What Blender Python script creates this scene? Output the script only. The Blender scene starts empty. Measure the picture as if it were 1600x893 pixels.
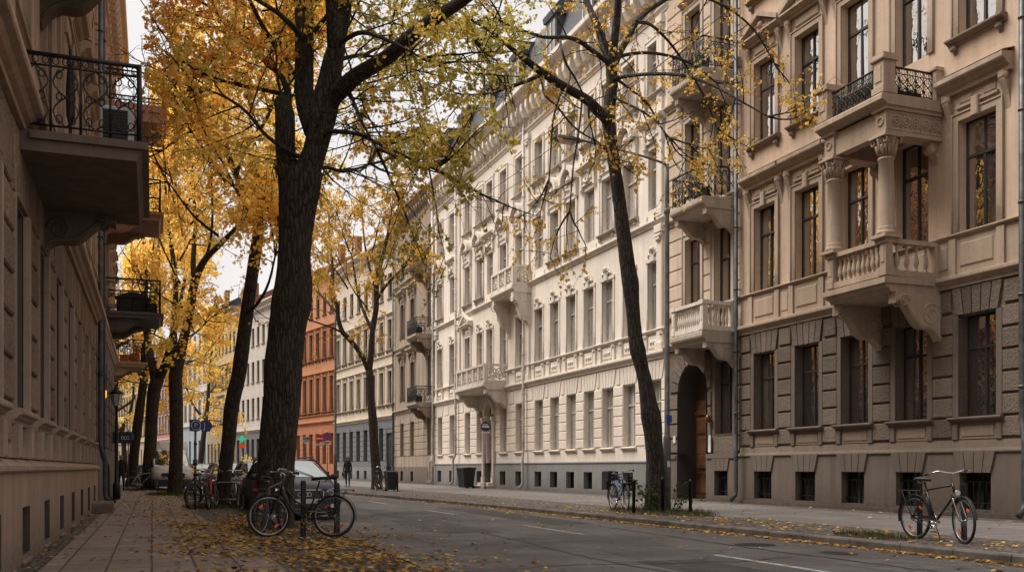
import bpy, math, random
from math import sin, cos, pi, radians as R
from mathutils import Vector, Matrix
scene = bpy.context.scene
col = bpy.data.collections.new("Scene"); scene.collection.children.link(col)
rnd = random.Random(7)
U = rnd.uniform

# ------------------------------------------------------------------ mesh builder
class MB:
    def __init__(s): s.v = []; s.f = []; s.m = []; s.sm = []
    def add(s, verts, faces, mi=0, smooth=False):
        b = len(s.v); s.v.extend([tuple(p) for p in verts])
        for f in faces:
            s.f.append(tuple(b + i for i in f)); s.m.append(mi); s.sm.append(smooth)
    def quad(s, a, b, c, d, mi=0): s.add([a, b, c, d], [(0, 1, 2, 3)], mi)
    def box(s, x0, x1, y0, y1, z0, z1, mi=0):
        s.add([(x0,y0,z0),(x1,y0,z0),(x1,y1,z0),(x0,y1,z0),(x0,y0,z1),(x1,y0,z1),(x1,y1,z1),(x0,y1,z1)],
              [(0,3,2,1),(4,5,6,7),(0,1,5,4),(1,2,6,5),(2,3,7,6),(3,0,4,7)], mi)
    def bbox(s, x0, x1, y0, y1, z0, z1, b=.02, mi=0):
        """block on a wall: front face (y0) chamfered"""
        s.add([(x0,y1,z0),(x1,y1,z0),(x1,y1,z1),(x0,y1,z1),
               (x0,y0+b,z0),(x1,y0+b,z0),(x1,y0+b,z1),(x0,y0+b,z1),
               (x0+b,y0,z0+b),(x1-b,y0,z0+b),(x1-b,y0,z1-b),(x0+b,y0,z1-b)],
              [(0,1,5,4),(1,2,6,5),(2,3,7,6),(3,0,4,7),(4,5,9,8),(5,6,10,9),(6,7,11,10),(7,4,8,11),(8,9,10,11)], mi)
    def obox(s, c, size, M=None, mi=0):
        hx, hy, hz = [q / 2 for q in size]; c = Vector(c)
        pts = []
        for p in [(-hx,-hy,-hz),(hx,-hy,-hz),(hx,hy,-hz),(-hx,hy,-hz),(-hx,-hy,hz),(hx,-hy,hz),(hx,hy,hz),(-hx,hy,hz)]:
            q = Vector(p)
            if M is not None: q = M @ q
            pts.append(c + q)
        s.add(pts, [(0,3,2,1),(4,5,6,7),(0,1,5,4),(1,2,6,5),(2,3,7,6),(3,0,4,7)], mi)
    def prism_x(s, prof, x0, x1, mi=0, smooth=False):
        """closed (y,z) profile swept along x"""
        n = len(prof)
        v = [(x0, y, z) for y, z in prof] + [(x1, y, z) for y, z in prof]
        f = [(i, (i+1) % n, n + (i+1) % n, n + i) for i in range(n)]
        s.add(v, f, mi, smooth); s.add(v, [tuple(range(n))[::-1], tuple(range(n, 2*n))], mi)
    def extrude(s, pts, vec, mi=0):
        """closed 3-D polygon swept along vec"""
        n = len(pts); vec = Vector(vec)
        v = [Vector(p) for p in pts] + [Vector(p) + vec for p in pts]
        s.add(v, [(i, (i+1) % n, n + (i+1) % n, n + i) for i in range(n)] + [tuple(range(n))[::-1], tuple(range(n, 2*n))], mi)
    def tube(s, pts, r, n=6, mi=0, cap=True, smooth=True):
        pts = [Vector(p) for p in pts]; N = len(pts)
        if not hasattr(r, '__len__'): r = [r] * N
        b = len(s.v); up = None
        for i, p in enumerate(pts):
            t = (pts[min(i+1, N-1)] - pts[max(i-1, 0)])
            if t.length < 1e-9: t = Vector((0, 0, 1))
            t.normalize()
            if up is None:
                up = t.orthogonal().normalized()
            else:
                up = up - t * up.dot(t)
                up = up.normalized() if up.length > 1e-6 else t.orthogonal().normalized()
            w = t.cross(up)
            for k in range(n):
                a = 2 * pi * k / n
                s.v.append(tuple(p + (up * cos(a) + w * sin(a)) * r[i]))
        for i in range(N - 1):
            for k in range(n):
                k2 = (k + 1) % n
                s.f.append((b+i*n+k, b+i*n+k2, b+(i+1)*n+k2, b+(i+1)*n+k)); s.m.append(mi); s.sm.append(smooth)
        if cap:
            s.f.append(tuple(b + k for k in range(n))[::-1]); s.m.append(mi); s.sm.append(False)
            s.f.append(tuple(b + (N-1)*n + k for k in range(n))); s.m.append(mi); s.sm.append(False)
    def ring(s, c, R_, r, axis='y', n=24, m=6, mi=0, a0=0, a1=2*pi):
        full = abs(a1 - a0 - 2*pi) < 1e-6
        pts = []
        for i in range(n + 1):
            a = a0 + (a1 - a0) * i / n
            if axis == 'y': pts.append((c[0] + R_*cos(a), c[1], c[2] + R_*sin(a)))
            elif axis == 'z': pts.append((c[0] + R_*cos(a), c[1] + R_*sin(a), c[2]))
            else: pts.append((c[0], c[1] + R_*cos(a), c[2] + R_*sin(a)))
        s.tube(pts, r, m, mi, cap=not full)
    def lathe(s, prof, c, n=10, mi=0, smooth=True, axis='z'):
        """(r,h) profile turned about an axis through c"""
        b = len(s.v); N = len(prof)
        for r, h in prof:
            for k in range(n):
                a = 2*pi*k/n
                if axis == 'z': s.v.append((c[0]+r*cos(a), c[1]+r*sin(a), c[2]+h))
                elif axis == 'y': s.v.append((c[0]+r*cos(a), c[1]+h, c[2]+r*sin(a)))
                else: s.v.append((c[0]+h, c[1]+r*cos(a), c[2]+r*sin(a)))
        for i in range(N-1):
            for k in range(n):
                k2 = (k+1) % n
                s.f.append((b+i*n+k, b+i*n+k2, b+(i+1)*n+k2, b+(i+1)*n+k)); s.m.append(mi); s.sm.append(smooth)
        s.f.append(tuple(b+k for k in range(n))[::-1]); s.m.append(mi); s.sm.append(False)
        s.f.append(tuple(b+(N-1)*n+k for k in range(n))); s.m.append(mi); s.sm.append(False)
    def ball(s, c, r, n=8, m=5, mi=0, sq=(1,1,1)):
        prof = []
        b = len(s.v)
        for i in range(m+1):
            t = -pi/2 + pi*i/m
            for k in range(n):
                a = 2*pi*k/n
                s.v.append((c[0]+r*sq[0]*cos(t)*cos(a), c[1]+r*sq[1]*cos(t)*sin(a), c[2]+r*sq[2]*sin(t)))
        for i in range(m):
            for k in range(n):
                k2 = (k+1) % n
                s.f.append((b+i*n+k, b+i*n+k2, b+(i+1)*n+k2, b+(i+1)*n+k)); s.m.append(mi); s.sm.append(True)
    def xform(s, M, start=0):
        for i in range(start, len(s.v)): s.v[i] = tuple(M @ Vector(s.v[i]))
    def build(s, name, mats, parent=None, loc=None):
        me = bpy.data.meshes.new(name)
        me.from_pydata(s.v, [], s.f)
        if not isinstance(mats, (list, tuple)): mats = [mats]
        for m in mats: me.materials.append(m)
        me.polygons.foreach_set('material_index', s.m)
        me.polygons.foreach_set('use_smooth', s.sm)
        me.update()
        o = bpy.data.objects.new(name, me); col.objects.link(o)
        if parent is not None: o.parent = parent
        if loc is not None: o.location = loc
        return o

def build_split(mb, name, mats, parent, gap=.03):
    """one object for each separate piece (islands whose boxes touch stay together)"""
    n = len(mb.v); par = list(range(n))
    def find(i):
        while par[i] != i: par[i] = par[par[i]]; i = par[i]
        return i
    for f in mb.f:
        a = find(f[0])
        for k in f[1:]: par[find(k)] = a
    boxes = {}
    for i in range(n):
        r = find(i); p = mb.v[i]; b = boxes.get(r)
        if b is None: boxes[r] = [list(p), list(p)]
        else:
            for k in range(3): b[0][k] = min(b[0][k], p[k]); b[1][k] = max(b[1][k], p[k])
    ks = list(boxes); g = {k: k for k in ks}
    def gf(k):
        while g[k] != k: k = g[k]
        return k
    for i, a in enumerate(ks):
        for b in ks[i+1:]:
            A, B = boxes[a], boxes[b]
            if all(A[0][k]-gap <= B[1][k] and B[0][k]-gap <= A[1][k] for k in range(3)): g[gf(a)] = gf(b)
    out = {}
    for f, m_, s_ in zip(mb.f, mb.m, mb.sm): out.setdefault(gf(find(f[0])), []).append((f, m_, s_))
    res = []
    for fs in out.values():
        q = MB(); mp = {}
        for f, m_, s_ in fs:
            for i in f:
                if i not in mp: mp[i] = len(q.v); q.v.append(mb.v[i])
            q.f.append(tuple(mp[i] for i in f)); q.m.append(m_); q.sm.append(s_)
        res.append(q.build(name, mats, parent))
    return res
def thing(name, label, cat, loc=(0,0,0), rz=0, group=None):
    o = bpy.data.objects.new(name, None); col.objects.link(o)
    o.location = loc; o.rotation_euler = (0, 0, rz); o.empty_display_size = .3
    o['label'] = label; o['category'] = cat
    if group: o['group'] = group
    return o
def tag(o, label, cat, group=None, kind=None):
    if label: o['label'] = label
    if cat: o['category'] = cat
    if group: o['group'] = group
    if kind: o['kind'] = kind
    return o
def struct(o): o['kind'] = 'structure'; return o
def kids(o): return list(o.children)
def copy_tree(o, parent=None, children=None):
    c = o.copy(); col.objects.link(c)
    if parent is not None: c.parent = parent
    for ch in kids(o): copy_tree(ch, c)
    return c
def dup_thing(o, loc, rz, label):
    c = copy_tree(o); c.location = loc; c.rotation_euler = (0, 0, rz); c['label'] = label
    return c
def text_mesh(name, s, size, mat, parent, loc, rot, depth=.002, align='CENTER'):
    cu = bpy.data.curves.new(name, 'FONT'); cu.body = s; cu.size = size; cu.align_x = align; cu.align_y = 'CENTER'; cu.extrude = depth
    t = bpy.data.objects.new(name, cu); col.objects.link(t)
    dg = bpy.context.evaluated_depsgraph_get(); dg.update()
    me = bpy.data.meshes.new_from_object(t.evaluated_get(dg)); bpy.data.objects.remove(t)
    me.materials.clear(); me.materials.append(mat)
    o = bpy.data.objects.new(name, me); col.objects.link(o); o.parent = parent; o.location = loc; o.rotation_euler = rot
    return o

# ------------------------------------------------------------------ materials
class NT:
    def __init__(s, name):
        s.mat = bpy.data.materials.new(name); s.mat.use_nodes = True
        s.t = s.mat.node_tree; s.t.nodes.clear()
        s.out = s.t.nodes.new('ShaderNodeOutputMaterial')
    def n(s, typ, **kw):
        nd = s.t.nodes.new('ShaderNode' + typ)
        for k, v in kw.items():
            if k in nd.inputs.keys(): nd.inputs[k].default_value = v
            else: setattr(nd, k, v)
        return nd
    def l(s, a, b): s.t.links.new(a, b)
    def coord(s, kind='Object'): return s.n('TexCoord').outputs[kind]
    def noise(s, vec, scale, detail=4, rough=.55):
        nd = s.n('TexNoise'); nd.inputs['Scale'].default_value = scale; nd.inputs['Detail'].default_value = detail; nd.inputs['Roughness'].default_value = rough
        s.l(vec, nd.inputs['Vector']); return nd.outputs['Fac']
    def ramp(s, fac, stops):
        nd = s.n('ValToRGB'); e = nd.color_ramp.elements
        while len(e) > 1: e.remove(e[-1])
        for i, (p, c) in enumerate(stops):
            x = e[0] if i == 0 else e.new(p)
            x.position = p; x.color = (c[0], c[1], c[2], 1) if hasattr(c, '__len__') else (c, c, c, 1)
        s.l(fac, nd.inputs['Fac']); return nd.outputs['Color']
    def mix(s, fac, a, b, mode='MIX'):
        nd = s.n('MixRGB'); nd.blend_type = mode
        for i, x in enumerate((fac, a, b)):
            if hasattr(x, 'links') or hasattr(x, 'is_linked'): s.l(x, nd.inputs[i])
            else: nd.inputs[i].default_value = x if i == 0 else (x[0], x[1], x[2], 1)
        return nd.outputs[0]
    def math(s, op, a, b=None):
        nd = s.n('Math'); nd.operation = op
        for i, x in enumerate((a, b)):
            if x is None: continue
            if hasattr(x, 'is_linked'): s.l(x, nd.inputs[i])
            else: nd.inputs[i].default_value = x
        return nd.outputs[0]
    def bump(s, h, dist=.01, strength=1.0):
        nd = s.n('Bump'); nd.inputs['Distance'].default_value = dist; nd.inputs['Strength'].default_value = strength
        s.l(h, nd.inputs['Height']); return nd.outputs['Normal']
    def principled(s, color=None, rough=.7, metal=0, normal=None, **kw):
        p = s.n('BsdfPrincipled')
        if color is not None:
            if hasattr(color, 'is_linked'): s.l(color, p.inputs['Base Color'])
            else: p.inputs['Base Color'].default_value = (*color, 1)
        if hasattr(rough, 'is_linked'): s.l(rough, p.inputs['Roughness'])
        else: p.inputs['Roughness'].default_value = rough
        p.inputs['Metallic'].default_value = metal
        if normal is not None: s.l(normal, p.inputs['Normal'])
        for k, v in kw.items(): p.inputs[k].default_value = v
        s.l(p.outputs[0], s.out.inputs['Surface']); return p

def plain(name, c, rough=.6, metal=0, **kw):
    m = NT(name); m.principled(c, rough, metal, **kw); return m.mat
def worn(name, c, rough=.75, amt=.25, scale=3., metal=0, bump=.003, bscale=60., dirt=None):
    """colour with soft blotches, fine grain bump"""
    m = NT(name); v = m.coord()
    f1 = m.noise(v, scale, 5, .6); f2 = m.noise(v, bscale, 3, .6)
    d = dirt or [x * (1 - amt) * .8 for x in c]
    colr = m.mix(m.ramp(f1, [(.35, 0), (.68, 1)]), d, [min(1, x * (1 + amt * .3)) for x in c])
    m.principled(colr, rough, metal, m.bump(f2, bump, .6)); return m.mat
def stucco(name, c, dirt, rough=.9, streak=.5, grain=.004, gscale=45., groundz=None):
    """painted plaster: large stains, vertical rain streaks, fine grain"""
    m = NT(name); v = m.coord()
    big = m.noise(v, .55, 6, .65)
    mp = m.n('Mapping'); mp.inputs['Scale'].default_value = (3.2, 3.2, .16); m.l(v, mp.inputs['Vector'])
    st = m.noise(mp.outputs[0], 1.3, 5, .6)
    fine = m.noise(v, 9., 4, .6)
    grain_ = m.noise(v, gscale, 4, .7)
    f = m.math('MULTIPLY', m.ramp(st, [(.42, 0), (.72, 1)]), streak)
    c1 = m.mix(m.ramp(big, [(.36, 0), (.66, 1)]), [x * .84 for x in c], [min(1, x * 1.05) for x in c])
    c2 = m.mix(f, c1, dirt)
    c3 = m.mix(m.math('MULTIPLY', m.ramp(fine, [(.5, 0), (.75, 1)]), .28), c2, dirt)
    vp = m.n('TexVoronoi'); vp.inputs['Scale'].default_value = .8; m.l(m.mix(.3, v, m.n('TexNoise').outputs['Color']), vp.inputs['Vector'])
    bwp = m.n('RGBToBW'); m.l(vp.outputs['Color'], bwp.inputs[0])
    c3 = m.mix(m.math('MULTIPLY', m.ramp(bwp.outputs[0], [(.62, 0), (.68, 1)]), .16), c3, [x * .7 for x in c])
    mp2 = m.n('Mapping'); mp2.inputs['Scale'].default_value = (11., 11., .5); m.l(v, mp2.inputs['Vector'])
    drip = m.math('MULTIPLY', m.ramp(m.noise(mp2.outputs[0], 1., 3), [(.56, 0), (.74, 1)]), m.ramp(big, [(.4, 0), (.6, 1)]))
    c3 = m.mix(m.math('MULTIPLY', drip, streak * .8), c3, [x * .75 for x in dirt])
    sz_ = m.n('SeparateXYZ'); m.l(v, sz_.inputs[0])       # splashed dirt rising from the pavement
    spl = m.ramp(m.math('ADD', sz_.outputs[2], m.math('MULTIPLY', m.math('SUBTRACT', fine, .5), 1.1)), [(.12, .75), (.42, .3), (.95, 0)])
    c3 = m.mix(spl, c3, [x * .55 for x in dirt])
    h = m.math('ADD', m.math('MULTIPLY', grain_, 1.), m.math('MULTIPLY', fine, 1.2))
    m.principled(c3, rough, 0, m.bump(h, grain, .9)); return m.mat
def rough_stone(name, c, dark, scale=14., dist=.035):
    """hammered, vermiculated stone"""
    m = NT(name); v = m.coord()
    vo = m.n('TexVoronoi'); vo.feature = 'F1'; vo.inputs['Scale'].default_value = scale
    ns = m.n('TexNoise'); ns.inputs['Scale'].default_value = scale * .8; ns.inputs['Detail'].default_value = 6
    m.l(v, ns.inputs['Vector'])
    mx = m.mix(.12, v, ns.outputs['Color']); m.l(mx, vo.inputs['Vector'])
    n2 = m.noise(v, scale * 1.7, 6, .7); big = m.noise(v, .8, 4)
    h = m.math('ADD', m.math('MULTIPLY', vo.outputs['Distance'], .9), m.math('MULTIPLY', n2, 1.2))
    base = m.mix(m.ramp(h, [(.55, 0), (1.15, 1)]), dark, c)
    base = m.mix(m.ramp(big, [(.35, .35), (.65, 0)]), base, dark)
    isl = m.n('NewGeometry').outputs['Random Per Island']
    base = m.mix(1., base, m.ramp(isl, [(0, .72), (.5, 1.), (1, 1.22)]), 'MULTIPLY')
    m.principled(base, .95, 0, m.bump(h, dist, 1.)); return m.mat
def glass(name, base=(.012, .012, .013), refl=.28, wav=.0015, tint=(1., .97, .93), fres=1.2, curtain=None):
    """old window pane before a dark room: mirror layer over a dim interior"""
    m = NT(name); v = m.coord(); info = m.n('ObjectInfo')
    w = m.noise(v, 2.3, 2)
    nrm = m.bump(w, wav * 20, .5)
    off = m.n('VectorMath'); off.operation = 'ADD'
    sc = m.n('VectorMath'); sc.operation = 'SCALE'; m.l(info.outputs['Location'], sc.inputs[0]); sc.inputs['Scale'].default_value = 3.1
    m.l(v, off.inputs[0]); m.l(sc.outputs[0], off.inputs[1])
    mp = m.n('Mapping'); mp.inputs['Scale'].default_value = (2.6, 2.6, .35); m.l(off.outputs[0], mp.inputs['Vector'])
    f = m.noise(mp.outputs[0], 1., 3)
    c = m.mix(m.ramp(f, [(.48, 0), (.7, 1)]), base, [min(.6, x * 4 + .03) for x in base])
    if curtain:                                          # drawn curtains, different in every window; fold shading put into the colour
        sx_ = m.n('SeparateXYZ'); m.l(v, sx_.inputs[0])
        fold_shade = m.math('ADD', .72, m.math('MULTIPLY', m.math('SINE', m.math('MULTIPLY', sx_.outputs[0], 95.)), .28))
        edge = m.math('ADD', m.math('MULTIPLY', info.outputs['Random'], .55), m.math('MULTIPLY', m.noise(mp.outputs[0], 2., 1), .08))
        ax_ = m.math('ABSOLUTE', m.math('ADD', sx_.outputs[0], m.math('MULTIPLY', m.math('SUBTRACT', info.outputs['Random'], .5), .3)))
        mask = m.math('GREATER_THAN', ax_, m.math('ADD', edge, .08))
        cc = m.mix(fold_shade, (.02, .018, .015), curtain)
        c = m.mix(mask, c, cc)
    dif = m.n('BsdfDiffuse'); m.l(c, dif.inputs['Color'])
    gl = m.n('BsdfGlossy'); gl.inputs['Color'].default_value = (*tint, 1); gl.inputs['Roughness'].default_value = .03
    m.l(nrm, gl.inputs['Normal'])
    fr = m.n('Fresnel'); fr.inputs['IOR'].default_value = 1.5
    fac = m.math('ADD', m.math('MULTIPLY', fr.outputs[0], fres), refl - .06)
    fac = m.math('MINIMUM', fac, .9)
    ms = m.n('MixShader'); m.l(fac, ms.inputs[0]); m.l(dif.outputs[0], ms.inputs[1]); m.l(gl.outputs[0], ms.inputs[2])
    m.l(ms.outputs[0], m.out.inputs['Surface']); return m.mat
def leafmat(name, stops, noise_stops=None, scale=.35, nmix=.5, trans=.5, xgrad=0.):
    m = NT(name); g = m.n('NewGeometry'); v = m.coord()
    c = m.ramp(g.outputs['Random Per Island'], stops)
    if noise_stops:
        f = m.noise(v, scale, 3, .6)
        if xgrad:
            sx_ = m.n('SeparateXYZ'); m.l(v, sx_.inputs[0]); f = m.math('SUBTRACT', f, m.math('MULTIPLY', sx_.outputs[0], xgrad))
        c2 = m.ramp(f, noise_stops)
        c = m.mix(nmix, c, c2)
    d = m.n('BsdfDiffuse'); m.l(c, d.inputs['Color'])
    t = m.n('BsdfTranslucent'); m.l(m.mix(1., c, (1.6, 1.5, 1.3), 'MULTIPLY'), t.inputs['Color'])
    ms = m.n('MixShader'); ms.inputs[0].default_value = trans; m.l(d.outputs[0], ms.inputs[1]); m.l(t.outputs[0], ms.inputs[2])
    m.l(ms.outputs[0], m.out.inputs['Surface']); return m.mat
M = {}
M['blackmetal'] = worn('black_iron', (.018, .018, .019), .5, .3, 6, .3, .001)
M['zinc'] = worn('zinc_pipe', (.12, .125, .13), .5, .35, 4, .6, .001)
M['pipe_cream'] = worn('cream_pipe_paint', (.52, .46, .40), .6, .3, 3)
M['darkframe'] = worn('dark_window_wood', (.035, .027, .022), .5, .3, 5)
M['greyframe'] = worn('grey_window_wood', (.52, .47, .42), .6, .25, 5)
M['glass_near'] = glass('pane_near', (.011, .010, .010), .62, curtain=(.16, .14, .115))
M['glass_cellar'] = glass('pane_cellar', (.012, .011, .010), .10, fres=.4)
M['l1_reveal'] = stucco('dark_brown_reveal', (.115, .085, .063), (.06, .045, .034), streak=.5)  # darkness of the deep window recesses put into the reveal colour
M['glass_white'] = glass('pane_curtained', (.17, .16, .145), .38, curtain=(.50, .46, .40))
M['glass_far'] = glass('pane_far', (.03, .03, .03), .22)
M['dark'] = plain('dark_void', (.006, .006, .006), .9)
M['r1_wall'] = stucco('sand_stucco', (.57, .42, .31), (.33, .24, .17), streak=.5)
M['r1_trim'] = stucco('sand_trim', (.45, .337, .25), (.22, .165, .12), streak=.6)
M['r1_stone'] = rough_stone('dark_hammered_stone', (.18, .137, .105), (.085, .065, .05), 20, .022)
M['r1_smooth'] = stucco('dark_smooth_stone', (.15, .116, .092), (.085, .065, .05), streak=.55)
M['r1_band'] = stucco('tan_band', (.24, .185, .138), (.11, .085, .065), streak=.5)
M['r1_panel'] = stucco('tan_sill_panel', (.26, .195, .14), (.14, .105, .08), streak=.4)
M['b_wall'] = stucco('cream_stucco', (.62, .49, .37), (.32, .24, .17), streak=.4)
M['b_trim'] = stucco('pale_stone', (.50, .42, .34), (.26, .21, .17), streak=.5)
M['w_wall'] = stucco('white_stucco', (.78, .705, .62), (.50, .43, .36), streak=.4)
M['w_trim'] = stucco('white_trim', (.78, .705, .62), (.46, .39, .32), streak=.45)
M['w_ground'] = stucco('pinkish_stucco', (.75, .665, .58), (.50, .42, .35), streak=.35)
M['w_plinth'] = stucco('grey_plinth', (.23, .225, .22), (.15, .14, .13), streak=.4)
M['slate'] = worn('slate_roof', (.055, .06, .068), .55, .4, 5)
M['tile'] = worn('clay_tile', (.30, .12, .07), .8, .4, 4)
M['g_wall'] = stucco('weathered_stucco', (.37, .295, .225), (.13, .095, .07), streak=1.)
M['g_trim'] = stucco('weathered_trim', (.38, .31, .245), (.20, .155, .11), streak=.7)
M['c_wall'] = stucco('pale_cream_stucco', (.62, .53, .42), (.42, .35, .27), streak=.3)
M['c_base'] = stucco('slate_grey_paint', (.16, .165, .175), (.09, .09, .095), streak=.4)
M['o_wall'] = stucco('orange_stucco', (.52, .235, .11), (.36, .16, .08), streak=.3)
M['o_base'] = stucco('red_orange_stucco', (.45, .17, .085), (.28, .105, .055), streak=.3)
M['o_trim'] = stucco('orange_trim', (.46, .20, .10), (.30, .13, .07), streak=.3)
M['wg_wall'] = stucco('cool_white_stucco', (.56, .52, .47), (.38, .34, .30), streak=.3)
M['y_wall'] = stucco('yellow_stucco', (.55, .42, .23), (.36, .27, .15), streak=.3)
M['y_base'] = stucco('tan_rustic', (.38, .30, .2), (.2, .16, .11), streak=.4)
M['p_wall'] = stucco('pale_grey_stucco', (.58, .55, .52), (.4, .37, .34), streak=.3)
M['p_base'] = stucco('pale_blue_paint', (.36, .41, .47), (.24, .27, .30), streak=.3)
M['pk_wall'] = stucco('dusty_pink_stucco', (.46, .21, .16), (.32, .15, .11), streak=.3)
M['l1_dark'] = stucco('dark_brown_trim', (.17, .128, .095), (.08, .06, .045), streak=.6)  # darker copy of the brown trim; the balcony soffit's shade put into the colour
M['l1_wall'] = stucco('brown_stucco', (.58, .43, .31), (.34, .25, .175), streak=.5)
M['l1_stone'] = rough_stone('brown_hammered_stone', (.40, .282, .195), (.13, .092, .066), 18, .045)
M['l1_smooth'] = stucco('brown_plinth', (.41, .31, .235), (.18, .135, .10), streak=.6)
M['l1_trim'] = stucco('brown_trim', (.47, .335, .235), (.22, .165, .12), streak=.5)
M['l2_wall'] = stucco('terracotta_stucco', (.40, .15, .085), (.24, .09, .055), streak=.4)
M['l2_slab'] = stucco('terracotta_slab', (.42, .24, .16), (.26, .15, .10), streak=.4)
M['l2_base'] = stucco('grey_brown_base', (.17, .145, .125), (.09, .075, .065), streak=.5)
M['l3_wall'] = stucco('ochre_stucco', (.42, .31, .19), (.25, .18, .11), streak=.4)
M['doorwood'] = worn('brown_door_wood', (.14, .062, .028), .45, .4, 4)
M['white'] = worn('white_paint', (.72, .70, .66), .5, .12, 4)
M['red'] = plain('red_enamel', (.50, .02, .02), .35)
M['blue'] = plain('blue_enamel', (.02, .075, .30), .35)
M['orange_refl'] = plain('orange_reflector', (.75, .13, .01), .25)
M['redrefl'] = plain('red_reflector', (.5, .02, .015), .2)
M['chrome'] = plain('chrome', (.62, .61, .6), .18, 1.)
M['alu'] = worn('brushed_aluminium', (.42, .42, .42), .38, .25, 8, .9, .0005)
M['rubber'] = worn('tyre_rubber', (.018, .018, .018), .85, .3, 10)
M['bikeblack'] = plain('black_lacquer', (.012, .012, .014), .3)
M['bikeblue'] = plain('blue_lacquer', (.02, .12, .36), .3)
M['bikered'] = plain('red_lacquer', (.42, .03, .04), .35)
M['bikewhite'] = plain('pale_lacquer', (.55, .54, .52), .4)
M['bikegrey'] = plain('grey_lacquer', (.12, .12, .13), .4)
M['saddle'] = worn('black_saddle', (.02, .018, .017), .55, .3, 10)
M['blackplastic'] = plain('black_plastic', (.02, .02, .021), .5)
M['lampgrey'] = worn('lamp_grey', (.20, .20, .195), .55, .25, 3, .4)
M['polegrey'] = worn('galvanised_pole', (.19, .18, .17), .6, .35, 5, .4)
M['milk'] = plain('milk_glass', (.55, .52, .46), .3)
M['bin'] = worn('bin_plastic', (.018, .019, .02), .55, .3, 4)
M['terracotta'] = worn('terracotta_pot', (.40, .12, .05), .8, .3, 5)
M['plantgreen'] = leafmat('shrub_leaf', [(0, (.02, .04, .012)), (.5, (.04, .065, .02)), (1, (.08, .09, .025))])
M['flower'] = leafmat('flower_leaf', [(0, (.25, .03, .12)), (.4, (.35, .05, .03)), (.7, (.45, .22, .03)), (1, (.06, .09, .03))])
M['grass'] = leafmat('grass_blade', [(0, (.03, .05, .012)), (.5, (.06, .085, .02)), (.85, (.11, .11, .03)), (1, (.20, .13, .03))])
def mk_glow(name, c, s):
    m = NT(name); e = m.n('Emission'); e.inputs['Color'].default_value = (*c, 1); e.inputs['Strength'].default_value = s
    m.l(e.outputs[0], m.out.inputs['Surface']); return m.mat
M['amber'] = mk_glow('amber_lamp', (1., .42, .06), 1.6)
M['greenled'] = mk_glow('green_cross_led', (.03, .75, .35), .7)
M['redled'] = mk_glow('red_sign_led', (.9, .12, .03), .5)
def bark(name, c, dark, lo):
    m = NT(name); v = m.coord()
    mp = m.n('Mapping'); mp.inputs['Scale'].default_value = (1, 1, .16); m.l(v, mp.inputs['Vector'])
    ns = m.n('TexNoise'); ns.inputs['Scale'].default_value = 9; ns.inputs['Detail'].default_value = 3; m.l(v, ns.inputs['Vector'])
    mx = m.mix(.05, mp.outputs[0], ns.outputs['Color'])
    vo = m.n('TexVoronoi'); vo.feature = 'DISTANCE_TO_EDGE'; vo.inputs['Scale'].default_value = 17; m.l(mx, vo.inputs['Vector'])
    f2 = m.noise(v, 30, 5, .7); big = m.noise(v, 1.1, 4)
    h = m.math('ADD', m.math('MINIMUM', m.math('MULTIPLY', vo.outputs['Distance'], 3.2), .8), m.math('MULTIPLY', f2, .6))
    b = m.mix(m.ramp(h, [(.35, 0), (1.0, 1)]), dark, c)
    b = m.mix(m.ramp(big, [(.45, 0), (.75, .55)]), b, lo)
    m.principled(b, .95, 0, m.bump(h, .03, 1.)); return m.mat
M['bark'] = bark('dark_bark', (.075, .056, .042), (.012, .009, .007), (.05, .05, .026))
M['bark_far'] = bark('brown_bark', (.075, .05, .033), (.02, .014, .01), (.05, .043, .024))
AUT = [(.0, (.20, .25, .08)), (.22, (.38, .40, .11)), (.45, (.72, .57, .15)), (.7, (.80, .50, .13)), (.88, (.72, .33, .09)), (1, (.46, .20, .07))]
M['leaf_near'] = leafmat('maple_leaf_mixed', AUT, [(.28, (.28, .31, .10)), (.42, (.50, .46, .13)), (.52, (.80, .58, .15)), (.64, (.78, .38, .09)), (.8, (.60, .25, .07))], .38, .7, .62, .045)
M['leaf_yellow'] = leafmat('maple_leaf_yellow', [(0, (.40, .40, .12)), (.15, (.62, .56, .17)), (.4, (.84, .68, .22)), (.7, (.88, .69, .22)), (.9, (.82, .50, .14)), (1, (.46, .26, .09))], [(.28, (.46, .46, .14)), (.42, (.86, .71, .23)), (.57, (.90, .63, .18)), (.70, (.82, .40, .10))], .42, .6, .62)
M['leaf_sparse'] = leafmat('lime_leaf_ochre', [(0, (.30, .24, .06)), (.3, (.60, .43, .11)), (.7, (.72, .50, .13)), (1, (.5, .27, .07))], None, 1, 0, .45)
M['leaf_fallen'] = leafmat('fallen_leaf', [(0, (.11, .06, .028)), (.28, (.28, .16, .06)), (.55, (.48, .30, .09)), (.8, (.62, .43, .14)), (.93, (.42, .18, .05)), (1, (.55, .45, .25))], None, 1, 0, .15)

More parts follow.
